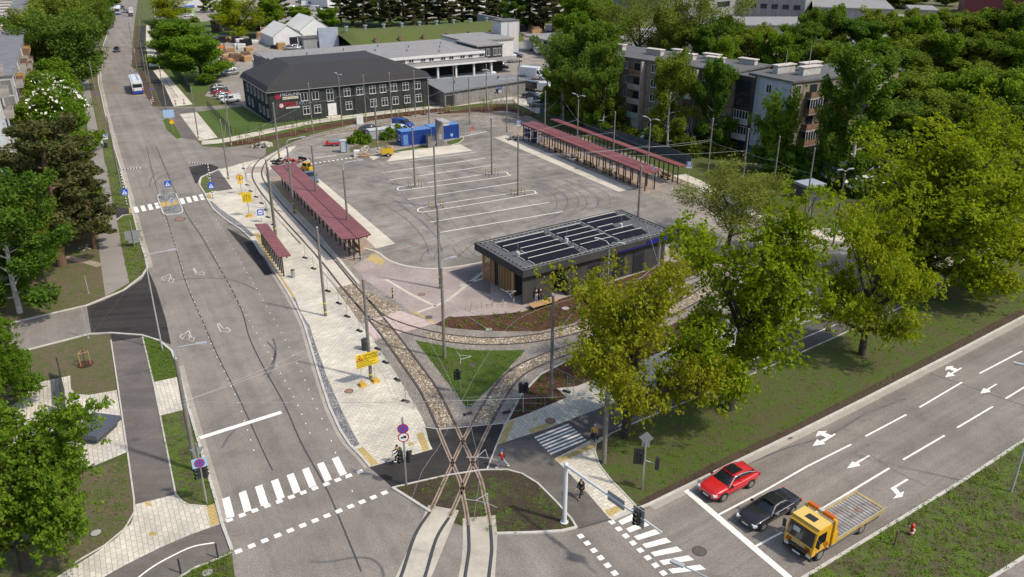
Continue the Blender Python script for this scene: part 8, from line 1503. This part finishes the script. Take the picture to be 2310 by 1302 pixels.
# ================================================================ people
M_SKIN = plain('skin', (.50, .29, .20), .6)
def skinmesh(name, chains, mat, par, sub=1):
    vs, es, rs_ = [], [], []; idx = {}
    for ch in chains:
        prev = None
        for key, p, r in ch:
            if key not in idx: idx[key] = len(vs); vs.append(p); rs_.append(r)
            i = idx[key]
            if prev is not None and prev != i: es.append((prev, i))
            prev = i
    me = bpy.data.meshes.new(name); me.from_pydata(vs, es, []); me.materials.append(mat); o = bpy.data.objects.new(name, me); COL.objects.link(o); o.parent = par
    m = o.modifiers.new('skin', 'SKIN'); m.use_smooth_shade = True
    if not me.skin_vertices: me.skin_vertices.new()
    for i, r in enumerate(rs_): me.skin_vertices[0].data[i].radius = r if isinstance(r, tuple) else (r, r); me.skin_vertices[0].data[i].use_root = (i == 0)
    s = o.modifiers.new('sub', 'SUBSURF'); s.levels = sub; s.render_levels = sub; return o
def person(p, hd, lab, jac, tro, hair, shoe, legs, arms, lean=0.0, scale=1.0, pel=.93, extra=None, cap=None, parent=None):
    # legs: ((hip swing, knee bend) L, R) in the x-z plane; arms: ((shoulder swing, elbow bend, outward) L, R). Facing +x.
    t = empty('person', p, hd, lab, 'person'); t.scale = (scale,) * 3; V = Vector
    pe = V((0, 0, pel)); ch = pe + V((math.sin(lean) * .42, 0, math.cos(lean) * .42)); nk = ch + V((math.sin(lean * .8) * .13, 0, .13)); hd_c = nk + V((.02, 0, .14)); 
    J = {}
    for s, (hs, kb) in zip((1, -1), legs):
        h = pe + V((0, s * .095, -.04)); k = h + V((math.sin(hs), 0, -math.cos(hs))) * .43; a = k + V((math.sin(hs - kb), 0, -math.cos(hs - kb))) * .42; J[s] = (h, k, a)
    Ar = {}
    for s, (ss, eb, ow) in zip((1, -1), arms):
        sh = ch + V((0, s * .185, .02)); e = sh + V((math.sin(ss), s * ow, -math.cos(ss))).normalized() * .29; w_ = e + V((math.sin(ss + eb), s * ow * .3, -math.cos(ss + eb))).normalized() * .25; Ar[s] = (sh, e, w_, (w_ - e).normalized())
    body = [[('pe', pe, (.14, .11)), ('ab', pe.lerp(ch, .5), (.13, .10)), ('ch', ch, (.15, .105)), ('nk', nk, .052), ('hd', hd_c, (.075, .088)), ('tp', hd_c + V((0, 0, .10)), (.062, .075))]]
    for s in (1, -1):
        h, k, a = J[s]; body.append([('pe', pe, 0), ('h%d' % s, h, .085), ('k%d' % s, k, .055), ('a%d' % s, a, .038), ('f%d' % s, a + V((.13, 0, -.04)), .034)])
        sh, e, w_, d = Ar[s]; pm = w_ + d * .07; body.append([('ch', ch, 0), ('s%d' % s, sh, .058), ('e%d' % s, e, .040), ('w%d' % s, w_, .026), ('p%d' % s, pm, (.034, .018))])
        for f in range(4): q = V((.022 * (f - 1.5), 0, 0)); body.append([('p%d' % s, pm, 0), ('g%d%d' % (s, f), pm + q + d * (.05 + .01 * (1.5 - abs(f - 1.5))), .009), ('G%d%d' % (s, f), pm + q * 1.1 + d * .085 + V((.015, 0, 0)), .008)])
        body.append([('w%d' % s, w_, 0), ('t%d' % s, w_ + d * .045 + V((.04, 0, 0)), .010), ('T%d' % s, w_ + d * .08 + V((.05, 0, 0)), .009)])
    skinmesh('body', body, M_SKIN, t)
    jc = [[('pe', pe + V((0, 0, .0)), (.165, .13)), ('ab', pe.lerp(ch, .5), (.16, .125)), ('ch', ch, (.175, .13)), ('nk', nk - V((0, 0, .03)), .075)]]
    for s in (1, -1): sh, e, w_, d = Ar[s]; jc.append([('ch', ch, 0), ('s%d' % s, sh, .078), ('e%d' % s, e, .058), ('w%d' % s, e.lerp(w_, .88), .048)])
    skinmesh('jacket', jc, jac, t)
    tc = [[('pe', pe + V((0, 0, .03)), (.15, .12))]]
    for s in (1, -1): h, k, a = J[s]; tc.append([('pe', pe, 0), ('h%d' % s, h, .10), ('k%d' % s, k, .072), ('a%d' % s, a + (k - a) * .08, .056)])
    skinmesh('trousers', tc, tro, t)
    for s in (1, -1): a = J[s][2]; MB().ball(a + V((.06, 0, -.05)), .13, 10, 0, (1, .42, .42)).build('shoe', shoe, t)
    MB().ball(hd_c + V((-.018, 0, .055)), .104, 12, 0, (1.02, .9, 1.02)).build('hair' if not cap else 'helmet', hair, t)
    m = MB(); m.ball(hd_c + V((.098, 0, .0)), .018, 6); m.ball(hd_c + V((.08, .032, .03)), .010, 6, 1); m.ball(hd_c + V((.08, -.032, .03)), .010, 6, 1); m.obox(hd_c + V((.088, 0, -.045)), (.01, .045, .01), 0, 2); m.ball(hd_c + V((0, .088, .01)), .02, 6); m.ball(hd_c + V((0, -.088, .01)), .02, 6); m.build('face', [M_SKIN, M_SBLK, plain('lips', (.3, .09, .08), .6)], t); return t, pe, ch, Ar
M_JY = plain('mustard_jacket', (.48, .29, .02), .8, noise=.1); M_CBLK = plain('black_cloth', (.016, .016, .018), .85); M_CNAV = plain('dark_trousers', (.03, .033, .045), .85); M_GREYH = plain('grey_hair', (.42, .39, .35), .8); M_DKH = plain('dark_hair', (.03, .02, .014), .7); M_JR = plain('red_jacket', (.55, .02, .015), .8); M_JEAN = plain('light_jeans', (.30, .34, .38), .85); M_SHW = plain('white_shoes', (.66, .65, .62), .6); M_OR = plain('orange_scarf', (.60, .24, .02), .8); M_GRN = plain('dark_green_pack', (.02, .07, .04), .8); M_HV = plain('hi_vis', (.45, .60, .02), .7)
wk = (((.32, .15), (-.30, .25)), ((-.35, .25, .15), (.35, .3, .15)))
hh = hd_((1335, 1000), (1345, 985)); t, pe, ch, Ar = person(g('L', 1660, 512), hh, 'person in a mustard jacket carrying two dark bags at the small zebra', M_JY, M_CNAV, M_GREYH, M_SHW, ((.15, .08), (-.18, .15)), ((0.02, .1, .22), (0.02, .1, .22)), .02)
for s in (1, -1):
    w_ = Ar[s][2]; p_ = t.matrix_basis @ (w_ + Ar[s][3] * .1); o = MB().add([(-.16, -.06, -.38), (.16, -.06, -.38), (.16, .06, -.38), (-.16, .06, -.38), (-.13, -.03, -.05), (.13, -.03, -.05), (.13, .03, -.05), (-.13, .03, -.05)], [(3, 2, 1, 0), (4, 5, 6, 7), (0, 1, 5, 4), (1, 2, 6, 5), (2, 3, 7, 6), (3, 0, 4, 7)]).tube([(-.08, 0, -.05), (0, 0, .03), (.08, 0, -.05)], .012, 4).build('carrier_bag', M_CBLK); o.location = p_; o.rotation_euler.z = hh; tag(o, 'dark bag in the ' + ('left' if s > 0 else 'right') + ' hand of the walker in the mustard jacket', 'bag')
hh = hd_((1313, 1125), (1300, 1150)) ; t, pe, ch, Ar = person(g('L', 1583, 840), hh - .4, 'person all in black with a rucksack striding towards the avenue zebra', M_CBLK, M_CBLK, M_DKH, M_CBLK, ((.42, .12), (-.38, .35)), ((-.35, .35, .12), (.3, .35, .12)), .06); p_ = t.matrix_basis @ (ch + Vector((-.2, 0, -.12))); o = MB().ball((0, 0, 0), .2, 10, 0, (.6, .85, 1.15)).build('rucksack', M_CBLK); o.location = p_; o.rotation_euler.z = t.rotation_euler.z; tag(o, 'black rucksack on the back of the person in black', 'bag')
hh = math.pi; t, pe, ch, Ar = person(g('L', 1124, 664), hh, 'person in a red jacket and pale jeans striding past the dark crossing', M_JR, M_JEAN, M_SBLUE, M_SHW, ((.55, .1), (-.5, .3)), ((-.4, .5, .15), (.4, .5, .15)), .12); p_ = t.matrix_basis @ (ch + Vector((-.2, 0, -.12))); o = MB().ball((0, 0, 0), .21, 10, 0, (.65, .85, 1.1)).build('rucksack', plain('black_orange_pack', (.05, .03, .015), .8)); o.location = p_; o.rotation_euler.z = t.rotation_euler.z; tag(o, 'dark rucksack on the back of the person in the red jacket', 'bag')
# cyclist
fw, rw = g('L', 462, 648), g('L', 560, 632); d = (fw - rw).normalized(); ang = math.atan2(d.y, d.x); bc = (fw + rw) / 2
bk = empty('bicycle', bc, ang, 'pale grey bicycle ridden onto the dark crossing', 'bicycle')
def torus(r, q, k=22):
    m = MB(); vs = []
    for i in range(k):
        a = 6.2832 * i / k
        for j in range(5): b_ = 6.2832 * j / 5; rr = r + q * math.cos(b_); vs.append((rr * math.cos(a), q * math.sin(b_), rr * math.sin(a)))
    m.add(vs, [(i * 5 + j, i * 5 + (j + 1) % 5, ((i + 1) % k) * 5 + (j + 1) % 5, ((i + 1) % k) * 5 + j) for i in range(k) for j in range(5)], 0, True); return m
for x in (.53, -.53):
    o = torus(.325, .022).build('wheel', M_TYRE, bk, (x, 0, .347)); m = MB()
    for i in range(10): a = i * .628; m.cyl((0, 0, 0), (.31 * math.cos(a), 0, .31 * math.sin(a)), .003, k=3, cap=False)
    m.cyl((0, -.04, 0), (0, .04, 0), .02, k=6); m.build('spokes', M_STEEL, o)
m = MB(); bb = (-.1, 0, .30); st = (-.22, 0, .80); hdt = (.36, 0, .85); m.tube([bb, st], .02); m.tube([bb, hdt], .022); m.tube([st, hdt], .02); m.tube([st, (-.53, 0, .347), bb], .012); m.tube([(.36, 0, .95), (.40, 0, .72), (.53, 0, .347)], .016); m.build('frame', plain('bike_frame', (.50, .52, .50), .4), bk); MB().tube([(.30, -.29, 1.02), (.36, -.12, 1.0), (.36, .12, 1.0), (.30, .29, 1.02)], .014).build('handlebar', M_BLKPL, bk); MB().ball((-.24, 0, .92), .13, 8, 0, (1.1, .6, .3)).cyl((-.22, 0, .8), (-.24, 0, .92), .014, k=6).build('saddle', M_BLKPL, bk); MB().cyl((-.1, -.07, .3), (-.1, -.055, .3), .09, k=12).tube([(-.1, -.08, .3), (.05, -.08, .22)], .01).tube([(-.1, .08, .3), (-.25, .08, .38)], .01).build('pedal', M_BLKPL, bk)
t, pe, ch, Ar = person(Vector((bc.x, bc.y, 0)) - d * .22, ang, 'cyclist in dark clothes with an orange scarf and black helmet', M_CNAV, M_CBLK, M_SBLK, M_SHW, ((1.15, 1.25), (.75, .75)), ((.75, .45, .12), (.75, .45, .12)), .38, pel=1.0, cap=True)
MB().ball((ch + Vector((.06, 0, .12))), .13, 10, 0, (.9, 1.1, .8)).build('scarf', M_OR, t); p_ = t.matrix_basis @ (ch + Vector((-.2, 0, -.05))); o = MB().ball((0, 0, 0), .2, 10, 0, (.7, .95, 1.2)).build('rucksack', M_GRN); o.location = p_; o.rotation_euler = (0, .3, ang); tag(o, 'dark green rucksack on the back of the cyclist', 'bag')
t, *_ = person(g('F', 1290, 1296), 1.0, 'worker in a yellow vest under the near end of the left platform roof', M_HV, M_CBLK, M_DKH, M_CBLK, ((.05, .05), (-.05, .1)), ((.1, .3, .15), (.1, .3, .15)))
t, *_ = person(g('A', 803, 1250), -1.4, 'person in black walking down the left footpath', M_CBLK, M_CNAV, M_DKH, M_CBLK, *wk); t, *_ = person(g('A', 880, 1255), -1.2, 'person in pale clothes standing by the left stop', M_SHW, M_JEAN, M_DKH, M_SHW, ((.05, .05), (-.05, .1)), ((.1, .3, .15), (.1, .3, .15))); t, *_ = person(g('A', 885, 1285), -1.0, 'person in green trousers by the left stop', M_SHW, M_GRN, M_DKH, M_CBLK, ((.05, .05), (-.05, .1)), ((.1, .3, .15), (.1, .3, .15)))
t, *_ = person(g('A', 945, 135), -1.4, 'distant walker far up the left footpath', M_JEAN, M_CNAV, M_DKH, M_CBLK, *wk); t, *_ = person(g('Z', 582, 525), -1.4, 'worker in a yellow vest beside the cooler truck', M_HV, M_CNAV, M_DKH, M_CBLK, *wk)
for i, x in enumerate((690, 735)): t, *_ = person(g('T', x, 1020 - i * 6), frK.a - 1.5, ('person in dark clothes leaning at the kiosk bench', 'person in black standing next to the kiosk bench')[i], (M_CNAV, M_CBLK)[i], M_JEAN if i == 0 else M_CBLK, M_DKH, M_SHW, ((.05, .05), (-.1, .1)), ((.1, .4, .15), (.1, .3, .15)))
for lab, x, y, c_, k in (('small red and white scooter tank behind the roadworks board', 0, 0, 0, 0),): pass
